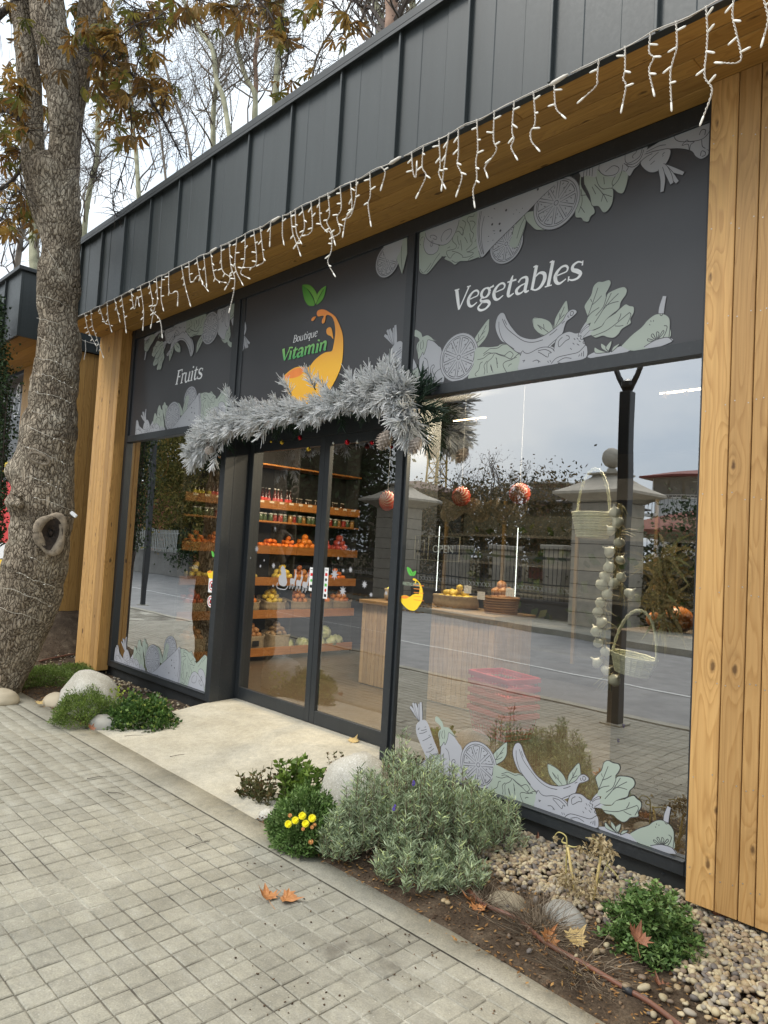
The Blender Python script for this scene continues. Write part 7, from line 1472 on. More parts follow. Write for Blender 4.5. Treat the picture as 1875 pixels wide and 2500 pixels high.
def pillar(cx, yv, wpx, top_py, lab, ball=True):
    c = mir(cx, 1400, yv); w = wpx*depth_of(on_y(cx, 1400, yv))/F_/2*.82; zt = mir(cx, top_py, yv)[2]; t = empty('gate_pillar', lab, 'pillar', 'stone gate pillars across the road', loc=(c[0], c[1], .02), rz=.06)
    h = zt; n = 9; bh = h/n
    for i in range(n): mb = MB(); mb.box(-w, -w, i*bh, w, w, (i+1)*bh-.012, .008); mb.obj('stone', M_STONE, t)
    mb = MB(); mb.box(-w+.02, -w+.02, .01, w-.02, w-.02, h-.02); mb.obj('pillar_core', M_DARK, t)
    prof = [(1.0, 0), (1.12, .06), (1.2, .12), (1.45, .22), (1.62, .30), (1.62, .40), (1.5, .46), (1.15, .62), (.8, .82), (.55, 1.0), (.52, 1.06), (.66, 1.10), (.66, 1.16), (.2, 1.2)]
    k = 1.05*w; mb = MB()
    for r_, z in prof:
        for q in ((-1, -1), (1, -1), (1, 1), (-1, 1)): mb.v.append((q[0]*r_*w, q[1]*r_*w, h+z*w*1.05))
    for i in range(len(prof)-1):
        for j in range(4): j2 = (j+1) % 4; mb.f.append((i*4+j, i*4+j2, (i+1)*4+j2, (i+1)*4+j))
    mb.f.append(tuple(range((len(prof)-1)*4, len(prof)*4))); mb.m = [0]*len(mb.f); mb.obj('cap', M_STONE, t)
    if ball: mb = MB(); mb.sphere((0, 0, h+w*1.85), w*.42, 20, 14); mb.lathe([(w*.25, 0), (w*.18, w*.2)], 12, (0, 0, h+w*1.22)); mb.obj('ball_finial', M_STONE, t, True)
    return t
PV = 13.0
pillar(1478, PV, 148, 1232, 'pale stone pillar with ball finial, mirrored behind the lamp post'); pillar(952, PV, 122, 1240, 'pale stone pillar with moulded cap, mirrored by the door stile')
# iron fence between and beyond the pillars
def iron_fence(pa, pb, ztop_, lab, z0=.5):
    a, b_ = Vector(pa), Vector(pb); L_ = (b_-a).length; ang = math.atan2(b_.y-a.y, b_.x-a.x); t = empty('iron_fence', lab, 'fence', 'black iron fences across the road', loc=(a.x, a.y, 0), rz=ang)
    mb = MB(); mb.box(0, -.02, ztop_-.36, L_, .02, ztop_-.29); mb.box(0, -.02, z0+.12, L_, .02, z0+.16); mb.box(0, -.02, z0+.40, L_, .02, z0+.44); mb.obj('rail', M_BLACK, t)
    me = None; n = int(L_/.13)
    for i in range(min(n, 290)):
        if me is None: mb = MB(); mb.tube([(0, 0, z0), (0, 0, ztop_-.06), (0, 0, ztop_)], [.011, .011, .002], 4); me = mb.mesh('bar', M_BLACK)
        link('bar', me, t, ((i+.5)*L_/n, 0, 0))
    mb = MB()
    for i in range(n):
        x = (i+.5)*L_/n; mb.tube([(x+.058*math.cos(a_), -.012, z0+.28+.058*math.sin(a_)) for a_ in [k*math.pi/4 for k in range(9)]], .014, 4, False)
    mb.obj('ring_row', bpy.data.materials.get('ring_paint') or simple('ring_paint', (.42, .41, .38), .6), t)
    mb = MB(); mb.box(0, -.14, -.1, L_, .14, z0-.06); mb.box(0, -.17, z0-.06, L_, .17, z0); mb.obj('low_wall', simple('fence_wall_render', (.10, .09, .08), .9, .2, 3.) if 'fence_wall_render' not in bpy.data.materials else bpy.data.materials['fence_wall_render'], t)
fa = mir(1012, 1400, PV+.2); fb = mir(1408, 1400, PV+.2); zt = mir(1200, 1328, PV+.2)[2]
iron_fence((fa[0], fa[1], 0), (fb[0], fb[1], 0), zt, 'black spiked iron fence between the two stone pillars, mirrored in the window')
fc = mir(905, 1400, PV+.2); iron_fence((fc[0]-9, fc[1]-.4, 0), (fc[0]-.2, fc[1], 0), zt, 'black iron fence left of the stone pillars, mirrored in the door')
for k, px in enumerate((1112, 1228, 1362)):
    c = mir(px, 1400, PV+1.2); t = empty('stone_post', f'pale stone garden post behind the iron fence, {("left","middle","right")[k]} of three', 'post', 'stone posts behind the fence', loc=(c[0], c[1], 0)); H = mir(px, 1342, PV+1.2)[2]
    mb = MB(); mb.box(-.30, -.30, 0, .30, .30, H, .01); mb.obj('shaft', M_STONE, t); mb = MB(); mb.box(-.38, -.38, H+.001, .38, .38, H+.14, .02); mb.obj('cap', M_STONE, t)
# foliage masses and trees over there
def leafy(name, lab, c, rx, ry, rz, n, mat, leaf=.12, seed=1, trunk=True, group=None, cat='tree', core=.0, bark=None, gaps=.0):
    t = empty(name, lab, cat, group, loc=tuple(c)); rng = np.random.default_rng(seed); K = max(8, n//180); cl = rng.normal(0, .5, (K, 3)); cl /= np.maximum(1, np.linalg.norm(cl, axis=1))[:, None]*1.0
    idx = rng.integers(0, K, n); p = cl[idx]+rng.normal(0, .20, (n, 3)); p = p*np.array([rx, ry, rz]); a = rng.normal(0, 1, (n, 3)); a /= np.linalg.norm(a, axis=1)[:, None]; b = np.cross(a, rng.normal(0, 1, (n, 3))); b /= np.linalg.norm(b, axis=1)[:, None]
    s_ = leaf*rng.uniform(.5, 1.2, (n, 1)); V = np.stack([p-a*s_, p+b*s_*.5, p+a*s_, p-b*s_*.5], 1).reshape(-1, 3); Fq = np.arange(4*n).reshape(-1, 4)
    link('foliage', np_mesh('foliage', V, Fq, mat), t)
    if trunk:
        B = Branches(seed+5); B.grow(Vector((0, 0, -c[2])), Vector((0, 0, 1)), max(.5, c[2]), max(.08, rx*.07), 3, 4, .01, .1, 0, .8); B.mb.obj('trunk', bark or M_TWIG, t)
    return t
M_HEDGE = isl_ramp('hedge_leaf', [(0, (.03, .035, .016)), (.5, (.08, .07, .03)), (.85, (.16, .11, .045)), (1, (.26, .16, .07))], .8, .3)
M_OLIVE = isl_ramp('olive_autumn_leaf', [(0, (.07, .075, .02)), (.5, (.17, .16, .04)), (.8, (.30, .25, .07)), (1, (.42, .27, .08))], .7, .4)
M_EVG = isl_ramp('evergreen_leaf', [(0, (.014, .028, .012)), (.6, (.035, .065, .024)), (1, (.07, .12, .045))], .7, .2)
for i, (px, py, Yv, rx, rz, n, mt, lab) in enumerate((
  (1095, 1300, 16.5, 2.6, 1.7, 3200, M_HEDGE, 'dark brown shrub behind the iron fence, left one in the window reflection'), (1200, 1290, 17.5, 3.0, 1.9, 3600, M_HEDGE, 'dark brown shrub behind the iron fence, middle one in the window reflection'),
  (1330, 1300, 16.5, 2.6, 1.8, 3200, M_HEDGE, 'dark brown shrub behind the iron fence, right one in the window reflection'), (1590, 1420, 14.5, 2.6, 1.4, 2600, M_HEDGE, 'dark shrub beside the red roofed pergola, mirrored near the larch post'),
  (1690, 1330, 15.5, 1.6, 2.0, 2200, M_EVG, 'dark evergreen shrub mirrored at the right end of the window'))):
    c = mir(px, py, Yv); leafy('park_shrub', lab, (c[0], c[1], max(.8, c[2]-(.5 if px > 1500 else 0))), rx, 1.1, rz*(.75 if px > 1500 else 1.), n*2, mt, .075, 60+i, False, 'shrubs behind the fence', 'shrub')
for i, (px, py, Yv, rx, rz, n, mt, lab) in enumerate((
  (800, 1090, 15., 3.0, 4.6, 12000, M_EVG, 'dark leafy tree mirrored in the upper door glass'), (700, 1150, 17., 3.4, 5., 9000, M_HEDGE, 'dark brown tree mirrored behind the fruit shelves'),
  (470, 1130, 14., 3.2, 3.8, 10000, M_OLIVE, 'yellow olive tree mirrored in the left window'), (360, 1120, 18., 4.4, 5., 9000, M_HEDGE, 'brown twiggy tree mirrored at the left edge of the left window'),
  (600, 1060, 20., 5., 6., 9000, M_OLIVE, 'tall olive tree mirrored left of the door'))):
    c = mir(px, py, Yv, .0 if px < 560 else .26); leafy('street_tree', lab, (c[0], c[1], max(2.5, c[2])), rx, rx*.8, rz, int(n*(3. if px > 560 else 2.)), mt, .13 if px > 560 else .10, 80+i, True, 'leafy trees across the road')
for i, (px, py, Yv, rx, n) in enumerate(((400, 1330, 13.5, 2.6, 2600), (480, 1300, 13., 2.2, 2400), (540, 1330, 12.5, 2.0, 2000))):
    c = mir(px, py, Yv); leafy('park_shrub', ('green shrub behind the grey picket fence, left one', 'green shrub behind the grey picket fence, middle one', 'green shrub behind the grey picket fence, right one')[i], (c[0], c[1], 1.3), rx, 1., 1.1, n, M_OLIVE if i != 1 else M_EVG, .09, 99+i, False, 'shrubs behind the grey fence', 'shrub')
# bare tree mirrored over the hedge
for i, (px, py0, pyt, Yv, lab) in enumerate(((1178, 1330, 1095, 21., 'bare spreading tree mirrored against the pale sky, left one'), (1262, 1330, 1150, 22., 'bare spreading tree mirrored against the pale sky, right one'))):
    c = mir(px, py0, Yv); top = mir(px, pyt, Yv); H = top[2]; t = empty('bare_tree', lab, 'tree', 'bare trees across the road', loc=(c[0], c[1], 0)); B = Branches(120+i)
    B.mb.tube([(0, 0, 0), (.1, 0, H*.2), (0, .1, H*.38)], [.2, .16, .13], 8)
    for k in range(7): a = k*.9; B.grow(Vector((0, .1, H*.36)), Vector((math.cos(a)*.9, math.sin(a)*.9, 1.)).normalized(), H*.26, .08, 4, 3, .05, .1, 2, .8)
    B.mb.obj('branches', M_FTWIG, t); B.lf.obj('leaves', M_FLEAF, t)
for i, px in enumerate((1106, 1128, 1000)):
    c = mir(px, 1300, 45.); H = mir(px, 1178+8*i, 45.)[2]; t = empty('spruce', f'dark conical spruce mirrored behind the hedge, {("left of the pair","right of the pair","lone one by the stone pillar")[i]}', 'tree', 'spruces across the road', loc=(c[0], c[1], 0)); mb = MB(); r_ = random.Random(i)
    for k in range(420):
        u = r_.random(); a = r_.uniform(0, 6.28); R = (1-u)*H*.20*r_.uniform(.5, 1.); q = Vector((R*math.cos(a), R*math.sin(a), H*(.12+.88*u))); d = Vector((math.cos(a), math.sin(a), -.5))*H*.05; w = d.cross(Vector((0, 0, 1))).normalized()*H*.016; mb.add([q-d, q+w, q+d, q-w], [(0, 1, 2, 3)])
    mb.obj('foliage', M_EVG, t); mb = MB(); mb.tube([(0, 0, 0), (0, 0, H)], [.2, .02], 6); mb.obj('trunk', M_TWIG, t)
# tower crane
M_CRANE = simple('crane_yellow', (.52, .36, .10), .5, .15, 2.); Yc = 62.; cc = mir(1060, 1250, Yc); ht = mir(1075, 880, Yc)[2]+14; t = empty('tower_crane', 'yellow lattice tower crane mirrored beside the frosted garland', 'crane', loc=(cc[0], cc[1], 0)); mb = MB(); s_ = .85
cn_ = [(-s_, -s_), (s_, -s_), (s_, s_), (-s_, s_)]
for x, y in cn_: mb.box(x-.09, y-.09, 0, x+.09, y+.09, ht)
z = 0
while z < ht-1.8:
    for k in range(4):
        a, b_ = cn_[k], cn_[(k+1) % 4]; mb.tube([(*a, z), (*b_, z+1.8)], .05, 4); mb.tube([(*b_, z), (*a, z+1.8)], .05, 4); mb.tube([(*a, z), (*b_, z)], .045, 4)
    z += 1.8
mb.obj('lattice_mast', M_CRANE, t); zz = mir(1075, 1010, Yc)[2]; mb = MB(); mb.box(-1.1, -1.1, zz-1.8, 1.1, 1.1, zz-1.5); mb.box(-1.1, -1.1, zz+2.2, 1.1, 1.1, zz+2.5)
for x, y in ((-1, -1), (1, -1), (1, 1), (-1, 1)): mb.box(x-.12, y-.12, zz-1.5, x+.12, y+.12, zz+2.2)
mb.obj('climbing_frame', simple('crane_frame', (.55, .33, .04), .5, .1), t)
# houses
M_PLAS = simple('white_plaster', (.62, .61, .58), .9, .06, 2., world=True); M_ROOFR = simple('red_roof_tiles', (.20, .045, .03), .8, .25, 12., .4, 20., world=True); M_GLH = simple('far_window_glass', (.05, .06, .07), .15, .1, 2.)
M_RAIL = simple('balcony_rail', (.30, .30, .29), .5)
def house(px0, px1, pyb, pye, pyr, Yv, lab, wall, roofm, storeys, bal=True, depth=7., over=.7, gable=False, wins=4):
    a = mir(px0, pye, Yv); b_ = mir(px1, pye, Yv); ze = a[2]; zr = mir(px0, pyr, Yv)[2]; x0, x1 = min(a[0], b_[0]), max(a[0], b_[0]); y1 = -Yv; t = empty('house', lab, 'house', loc=((x0+x1)/2, y1, 0)); w = (x1-x0)/2
    mb = MB(); mb.box(-w, -depth, -.1, w, 0, ze); mb.obj('wall', wall, t)
    mb = MB(); o_ = over; zr2 = zr-ze; V = [(-w-o_, o_, ze), (w+o_, o_, ze), (w+o_, -depth-o_, ze), (-w-o_, -depth-o_, ze), (-w+1.6 if not gable else -w-o_, -depth/2, ze+zr2), (w-1.6 if not gable else w+o_, -depth/2, ze+zr2), (-w-o_, o_, ze-.12), (w+o_, o_, ze-.12), (w+o_, -depth-o_, ze-.12), (-w-o_, -depth-o_, ze-.12)]
    mb.add(V, [(0, 1, 5, 4), (1, 2, 5), (2, 3, 4, 5), (3, 0, 4), (6, 7, 1, 0), (7, 8, 2, 1), (8, 9, 3, 2), (9, 6, 0, 3), (9, 8, 7, 6)]); mb.obj('roof', roofm, t)
    sh_ = ze/storeys
    for s_ in range(storeys):
        z0 = s_*sh_+.9
        for k in range(wins):
            x = -w+(k+.5)*2*w/wins; mb = MB(); mb.box(x-.55, .01, z0, x+.55, .05, z0+1.35, .01); f = mb.obj('window', M_PLAS, t); mb = MB(); mb.box(x-.47, .051, z0+.08, x+.47, .06, z0+1.27); mb.obj('window_pane', M_GLH, f)
        if bal and s_:
            mb = MB(); mb.box(-w, .0, s_*sh_-.15, w, 1.3, s_*sh_); mb.obj('balcony_slab', wall, t); mb = MB(); mb.box(-w, 1.24, s_*sh_+.95, w, 1.28, s_*sh_+1.0)
            for i in range(int(2*w/.22)): mb.box(-w+i*.22, 1.25, s_*sh_, -w+i*.22+.03, 1.27, s_*sh_+.95)
            mb.obj('balcony_rail', M_RAIL, t)
    return t
house(1600, 1790, 1300, 1163, 1128, 34., 'white balconied house with red hipped roof, mirrored at the right of the window', M_PLAS, M_ROOFR, 3, wins=5)
house(1300, 1372, 1300, 1178, 1168, 48., 'dark brick house with flat pale roof, mirrored left of the stone pillar', simple('brick_wall_far', (.16, .06, .045), .9, .2, 6., world=True), simple('roof_sheet_pale', (.45, .45, .42), .6), 3, False, wins=3)
house(1345, 1440, 1300, 1225, 1205, 40., 'cream house with small windows, mirrored behind the iron fence', simple('cream_plaster', (.50, .46, .36), .9, .08, 2., world=True), simple('roof_sheet_dark', (.10, .09, .09), .7), 2, True, wins=3)
house(890, 975, 1300, 1190, 1160, 30., 'old stone house with brown roof, mirrored at the edge of the door', simple('old_stone', (.30, .26, .21), .9, .15, 3., world=True), simple('brown_roof', (.10, .05, .035), .8, .2, 8.), 2, False, wins=2)
house(330, 440, 1300, 1182, 1150, 19., 'salmon pink house mirrored in the left window behind the trees', simple('salmon_plaster', (.55, .22, .13), .9, .08, 2., world=True), simple('slate_roof', (.12, .10, .10), .8, .2, 8.), 1, False, wins=3)
# red-roofed pergola
pc = mir(1553, 1290, 17.5)+np.array([3.4, 0, 0]); t = empty('pergola', 'low garden pavilion with dark red roof, mirrored near the larch post', 'pergola', loc=(pc[0], pc[1], 0)); ze = mir(1650, 1302, 17.5)[2]; zr = mir(1700, 1255, 17.5)[2]
mb = MB(); mb.add([(-3.4, 2, ze), (3.4, 2, ze), (3.4, -2.4, ze), (-3.4, -2.4, ze), (0, -.2, zr+.5), (-3.4, 2, ze-.14), (3.4, 2, ze-.14), (3.4, -2.4, ze-.14), (-3.4, -2.4, ze-.14)], [(0, 1, 4), (1, 2, 4), (2, 3, 4), (3, 0, 4), (5, 6, 1, 0), (6, 7, 2, 1), (7, 8, 3, 2), (8, 5, 0, 3), (8, 7, 6, 5)]); mb.obj('roof', M_ROOFR, t)
for x in (-3, 0, 3):
    for y in (1.7, -2.1): mb = MB(); mb.box(x-.08, y-.08, 0, x+.08, y+.08, ze-.13); mb.obj('wood_post', M_WOODS, t)
mb = MB(); mb.box(-3.1, 1.66, .5, 3.1, 1.74, .62); mb.box(-3.1, 1.66, 1.5, 3.1, 1.74, 1.62); mb.obj('rail', M_WOODS, t)
# grey picket fence mirrored in the left window
pa, pb = mir(322, 1300, 12.2), mir(424, 1300, 11.8); t = empty('picket_fence', 'pale grey metal picket fence mirrored in the left window', 'fence'); M_GREYF = simple('grey_fence', (.34, .34, .31), .6, .1); zt = mir(370, 1292, 12.)[2]; zb = mir(370, 1345, 12.)[2]
mb = MB(); mb.box(-.04, -.01, 0, .04, .01, zt-zb, .004); me = mb.mesh('picket', M_GREYF); n = 44
for i in range(n): q = pa+(pb-pa)*((i+.5)/n*1.6-.5); link('picket', me, t, (q[0], q[1], zb))
q0, q1 = pa+(pb-pa)*-.5, pa+(pb-pa)*1.1; mb = MB(); mb.tube([(q0[0], q0[1]-.03, zb+.15), (q1[0], q1[1]-.03, zb+.15)], .03, 4); mb.tube([(q0[0], q0[1]-.03, zt-.15), (q1[0], q1[1]-.03, zt-.15)], .03, 4); mb.obj('rail', M_GREYF, t)
mb = MB(); mb.box(q0[0], q0[1]-.14, -.1, q1[0], q0[1]+.1, zb); mb.obj('low_wall', simple('render_grey', (.22, .21, .19), .9, .15, 3.), t)
# drift of fallen leaves along the far kerb
M_DRY = isl_ramp('dry_leaf', [(0, (.10, .05, .02)), (.5, (.24, .12, .04)), (1, (.42, .24, .08))], .8)
n = 5200; rng = np.random.default_rng(4); x = rng.uniform(-34, -13.5, n); y = np.array([yl(fc0, fc1, a) for a in x])+rng.uniform(-1.6, .35, n); z = np.where(y > np.array([yl(fc0, fc1, a) for a in x]), -.10, .03); a = rng.normal(0, 1, (n, 3)); a[:, 2] *= .3; a /= np.linalg.norm(a, axis=1)[:, None]; b = np.cross(a, [0, 0, 1.]); p = np.column_stack([x, y, z]); s_ = .06
V = np.stack([p-a*s_, p+b*s_*.6, p+a*s_, p-b*s_*.6], 1).reshape(-1, 3); tag(link('leaf_litter', np_mesh('leaf_litter', V, np.arange(4*n).reshape(-1, 4), M_DRY)), 'drift of brown fallen leaves along the far kerb, mirrored in the windows', 'leaves', kind='stuff')
# ================================================================ PLANTING BED
M_PEB = isl_ramp('river_pebble', [(0, (.42, .35, .22)), (.16, (.28, .21, .135)), (.3, (.46, .39, .26)), (.45, (.22, .165, .12)), (.58, (.38, .29, .17)), (.72, (.32, .28, .22)), (.85, (.15, .13, .115)), (1, (.52, .44, .29))], .6, bump=.3, bscale=70., interp='CONSTANT')
def ico():
    t_ = (1+5**.5)/2; v = np.array([(-1, t_, 0), (1, t_, 0), (-1, -t_, 0), (1, -t_, 0), (0, -1, t_), (0, 1, t_), (0, -1, -t_), (0, 1, -t_), (t_, 0, -1), (t_, 0, 1), (-t_, 0, -1), (-t_, 0, 1)], float); v /= np.linalg.norm(v[0])
    f = [(0, 11, 5), (0, 5, 1), (0, 1, 7), (0, 7, 10), (0, 10, 11), (1, 5, 9), (5, 11, 4), (11, 10, 2), (10, 7, 6), (7, 1, 8), (3, 9, 4), (3, 4, 2), (3, 2, 6), (3, 6, 8), (3, 8, 9), (4, 9, 5), (2, 4, 11), (6, 2, 10), (8, 6, 7), (9, 8, 1)]
    V = [tuple(x) for x in v]; mid = {}; F2 = []
    def m_(a, b):
        k = (min(a, b), max(a, b))
        if k not in mid: q = (np.array(V[a])+np.array(V[b]))/2; q /= np.linalg.norm(q); mid[k] = len(V); V.append(tuple(q))
        return mid[k]
    for a, b, c in f: x, y, z = m_(a, b), m_(b, c), m_(c, a); F2 += [(a, x, z), (b, y, x), (c, z, y), (x, y, z)]
    return np.array(V), np.array(F2)
IV, IF = ico()
def grav_edge(x): return float(np.interp(x, [-3.3, -2.6, -2.05, -1.64, -1.28, -1.02, -.7, 2], [-.30, -.40, -.52, -.52, -.50, -.80, -.92, -.95]))
def pebbles(pts, smin, smax, name, rng):
    n = len(pts); base = np.repeat(IV[None], n, 0); ph = rng.uniform(0, 6, (n, 1)); base = base*(1+.13*np.sin(base[:, :, 0]*2.4+ph)+.10*np.sin(base[:, :, 1]*3.1+ph*1.7))[:, :, None]
    sz = rng.uniform(smin, smax, (n, 1))*np.array([1, 1, 1.]) * np.column_stack([rng.uniform(.85, 1.35, n), rng.uniform(.7, 1.05, n), rng.uniform(.45, .8, n)]); base = base*sz[:, None, :]
    A = rng.uniform(0, 2*np.pi, n); T = rng.normal(0, .35, n); c, s_ = np.cos(A), np.sin(A); x = base[:, :, 0]; y = base[:, :, 1]; z = base[:, :, 2]; z2 = z*np.cos(T)[:, None]+x*np.sin(T)[:, None]; x2 = x*np.cos(T)[:, None]-z*np.sin(T)[:, None]
    B_ = np.stack([x2*c[:, None]-y*s_[:, None], x2*s_[:, None]+y*c[:, None], z2], 2)+pts[:, None, :]
    Fq = (IF[None]+(np.arange(n)*len(IV))[:, None, None]).reshape(-1, 3); return np_mesh(name, B_.reshape(-1, 3), Fq, M_PEB, True)
rng = np.random.default_rng(12); pts = []
for k in range(15500):
    x = rng.uniform(-3.3, .6); y = rng.uniform(-1.0, .02)
    e = grav_edge(x)+.05*mnoise.noise(Vector((x*5, 0, 2)))
    if y < e and rng.random() > .04*math.exp((y-e)*6)*3: continue
    if y < bed_edge(x)+.1: continue
    pts.append((x, y, soil_z(x, y)+rng.uniform(.004, .020)+(.012 if y > e+.05 else 0)))
for k in range(260):
    x = rng.uniform(-5.9, -5.65) if k % 2 else rng.uniform(-7.6, -5.8); y = rng.uniform(-.25, 0); pts.append((x, y, max(soil_z(x, y), 0)+.012))
for k in range(500):
    x = rng.uniform(-8.6, -7.2); y = rng.uniform(-.55, .7); pts.append((x, y, soil_z(x, y)+.004))
pts = np.array(pts); print('pebbles', len(pts))
tag(link('gravel', pebbles(pts, .008, .0175, 'gravel', rng)), 'bed of mixed beige river pebbles along the plinth', 'gravel', kind='stuff')
M_CRUMB = isl_ramp('soil_crumb', [(0, (.05, .03, .018)), (.5, (.10, .06, .035)), (1, (.19, .13, .08))], .95)
n = 5200; x = rng.uniform(-9.4, .3, n); y = np.array([bed_edge(a) for a in x])+rng.uniform(0, .85, n)**1.2; keep = ~((x > -5.85) & (x < -3.45)); x, y = x[keep], y[keep]; P = np.column_stack([x, y, [soil_z(a, b)+.002 for a, b in zip(x, y)]])
me = pebbles(P, .002, .007, 'soil_crumbs', rng); me.materials.clear(); me.materials.append(M_CRUMB); tag(link('soil_crumbs', me), 'loose crumbs of dark soil in the planting bed', 'soil', kind='stuff')
n = 5200; x = rng.uniform(-9.0, .2, n); y = np.array([bed_edge(a) for a in x])+rng.uniform(-.05, .55, n); keep = ~((x > -5.85) & (x < -3.45)); x, y = x[keep], y[keep]; n = len(x); p = np.column_stack([x, y, [max(.014, soil_z(a, b))+.008 for a, b in zip(x, y)]]); a = rng.normal(0, 1, (n, 3)); a[:, 2] *= .35; a /= np.linalg.norm(a, axis=1)[:, None]; b = np.cross(a, [0, 0, 1.]); s_ = rng.uniform(.004, .013, (n, 1))
V = np.stack([p-a*s_, p+b*s_*.5, p+a*s_, p-b*s_*.5], 1).reshape(-1, 3); tag(link('leaf_fragments', np_mesh('leaf_fragments', V, np.arange(4*n).reshape(-1, 4), M_DRY)), 'scatter of crumbled brown leaf fragments over the planting bed', 'leaves', kind='stuff')
# boulders
M_GRAN = simple('granite', (.50, .48, .42), .8, .10, 6.); 
def granite():
    m, t, b, o = NODES('speckled_granite'); g = G(t); v = g.pos(); n1 = g.noise(v, 5., 4); n2 = g.noise(v, 170., 2, .8); n3 = g.noise(v, 95., 3, .7)
    c = g.ramp(n1, [(.3, (.40, .375, .31)), (.7, (.56, .54, .48))]); c = g.mix(g.math('MULTIPLY', g.ramp(n2, [(.52, (0, 0, 0)), (.6, (1, 1, 1))]), .55), c, (.20, .18, .15)); c = g.mix(g.math('MULTIPLY', g.ramp(n3, [(.56, (0, 0, 0)), (.64, (1, 1, 1))]), .6), c, (.72, .71, .68))
    g.L(c, b.inputs['Base Color']); b.inputs['Roughness'].default_value = .8; g.L(g.bump(g.math('ADD', n2, g.noise(v, 18., 4)), .35, .006), b.inputs['Normal']); return m
M_GRAN = granite()
def boulder(px, py, rx, ry, rz, lab, seed, rot=0., mat=None, z=0., amp=.10, peak=0.):
    """px, py: where its middle stands on the soil"""
    c = on_z(px, py, 0.); mb = MB(); mb.sphere((0, 0, 0), 1., 34, 22); V = []
    for v in mb.v:
        v = Vector(v); k = 1-peak*(1-max(0, v.z))*.5+peak*.2+amp*mnoise.noise(v*1.3+Vector((seed, 0, 0)))+.035*mnoise.noise(v*4+Vector((seed, 3, 0))); v = Vector((v.x*rx, v.y*ry, v.z*rz))*k
        if v.z < -rz*.35: v.z = -rz*.35
        V.append(tuple(v))
    mb.v = V; return tag(mb.obj('boulder', mat or M_GRAN, None, True, loc=(c[0], c[1], rz*.30+z), rot=(0, 0, rot)), lab, 'boulder')
boulder(868, 2000, .235, .21, .30, 'large pale granite boulder between the door slab and the lavender', 3, .4)
boulder(218, 1742, .31, .24, .27, 'big rounded granite boulder by the left post behind the green mounds', 6, .2, amp=.22, peak=.22)
boulder(252, 1778, .13, .11, .085, 'small grey stone at the left corner of the entrance slab', 9, .5, simple('grey_fieldstone', (.30, .29, .26), .85, .15, 9., .4, 60.))
boulder(138, 1722, .16, .12, .09, 'smooth beige stone at the foot of the big tree', 11, 0., simple('beige_fieldstone', (.42, .36, .26), .8, .12, 5., .2, 60.))
boulder(4, 1716, .15, .12, .10, 'beige stone at the left edge by the tree base', 13, .7, bpy.data.materials['beige_fieldstone'])
boulder(652, 2000, .055, .05, .045, 'small round stone half hidden behind the yellow flowers', 15)
boulder(1240, 2220, .095, .08, .055, 'half buried rough stone right of the lavender', 17, .3, simple('brown_fieldstone', (.27, .23, .16), .9, .2, 14., .6, 60.))
boulder(1375, 2262, .115, .075, .075, 'cracked grey stone under the dried plant', 19, -.2, bpy.data.materials['grey_fieldstone'])
for k, (px, py) in enumerate(((1173, 2168), (1193, 2172), (1210, 2166), (1660, 2440), (1690, 2460), (1735, 2448), (1720, 2405), (1792, 2500))):
    p = on_z(px, py); link_ = link('pebble', pebbles(np.array([[0, 0, 0.]]), .018, .022, 'pebble', rng), None, (p[0], p[1], .03)); tag(link_, 'lone pale pebble lying on the dark soil in front of the gravel' if k > 2 else ('left of the three pale pebbles on the soil by the lavender', 'middle of the three pale pebbles on the soil by the lavender', 'right of the three pale pebbles on the soil by the lavender')[k], 'pebble', 'lone pebbles on the soil' if k > 2 else 'pebbles by the lavender')
# ---- plants
def leaves_np(p, d, size, wid, rng, fold=.0):
    """folded blades: p origin, d direction, each one a kite of two triangles"""
    n = len(p); d = d/np.linalg.norm(d, axis=1)[:, None]; r_ = rng.normal(0, 1, (n, 3)); s_ = np.cross(d, r_); s_ /= np.linalg.norm(s_, axis=1)[:, None]; u = np.cross(d, s_)
    L_ = size; W_ = wid; mid = p+d*L_*.5+u*L_*fold; V = np.stack([p, mid+s_*W_, p+d*L_, mid-s_*W_], 1).reshape(-1, 3); return V, np.arange(4*n).reshape(-1, 4)
def mound(name, lab, px, py, rx, ry, rz, n, mat, size, wid, seed, cat='plant', flower=None, flat=.1, core=(.012, .02, .008)):
    c = on_z(px, py); t = empty(name, lab, cat, loc=(c[0], c[1], soil_z(c[0], c[1]))); rng = np.random.default_rng(seed)
    th = rng.uniform(0, 2*np.pi, n); u = rng.uniform(0, 1, n); ph = np.arccos(u); sh_ = rng.uniform(.62, 1.10, n)**.7; lump = 1+.16*np.sin(th*3+seed)*np.sin(ph*4)+.07*np.sin(th*7+ph*9)
    dirs = np.column_stack([np.cos(th)*np.sin(ph), np.sin(th)*np.sin(ph), np.cos(ph)]); p = dirs*sh_[:, None]*lump[:, None]*np.array([rx, ry, rz]); d = dirs*.9+rng.normal(0, .6, (n, 3))+np.array([0, 0, .35])
    V, Fq = leaves_np(p, d, (size*rng.uniform(.6, 1.3, (n, 1))), wid*rng.uniform(.7, 1.2, (n, 1)), rng, .18); link('foliage', np_mesh('foliage', V, Fq, mat), t)
    mb = MB(); r_ = random.Random(seed)
    for k in range(60): a = Vector((r_.gauss(0, 1), r_.gauss(0, 1), abs(r_.gauss(0, 1)))).normalized(); e = Vector((a.x*rx, a.y*ry, a.z*rz))*.85; mb.tube([(0, 0, 0), tuple(e*.5+Vector((0, 0, .01))), tuple(e)], [.003, .002, .001], 3)
    mb.obj('stems', M_STEMG, t); return t
M_STEMG = simple('green_stem', (.09, .09, .035), .7, .3, 20.)
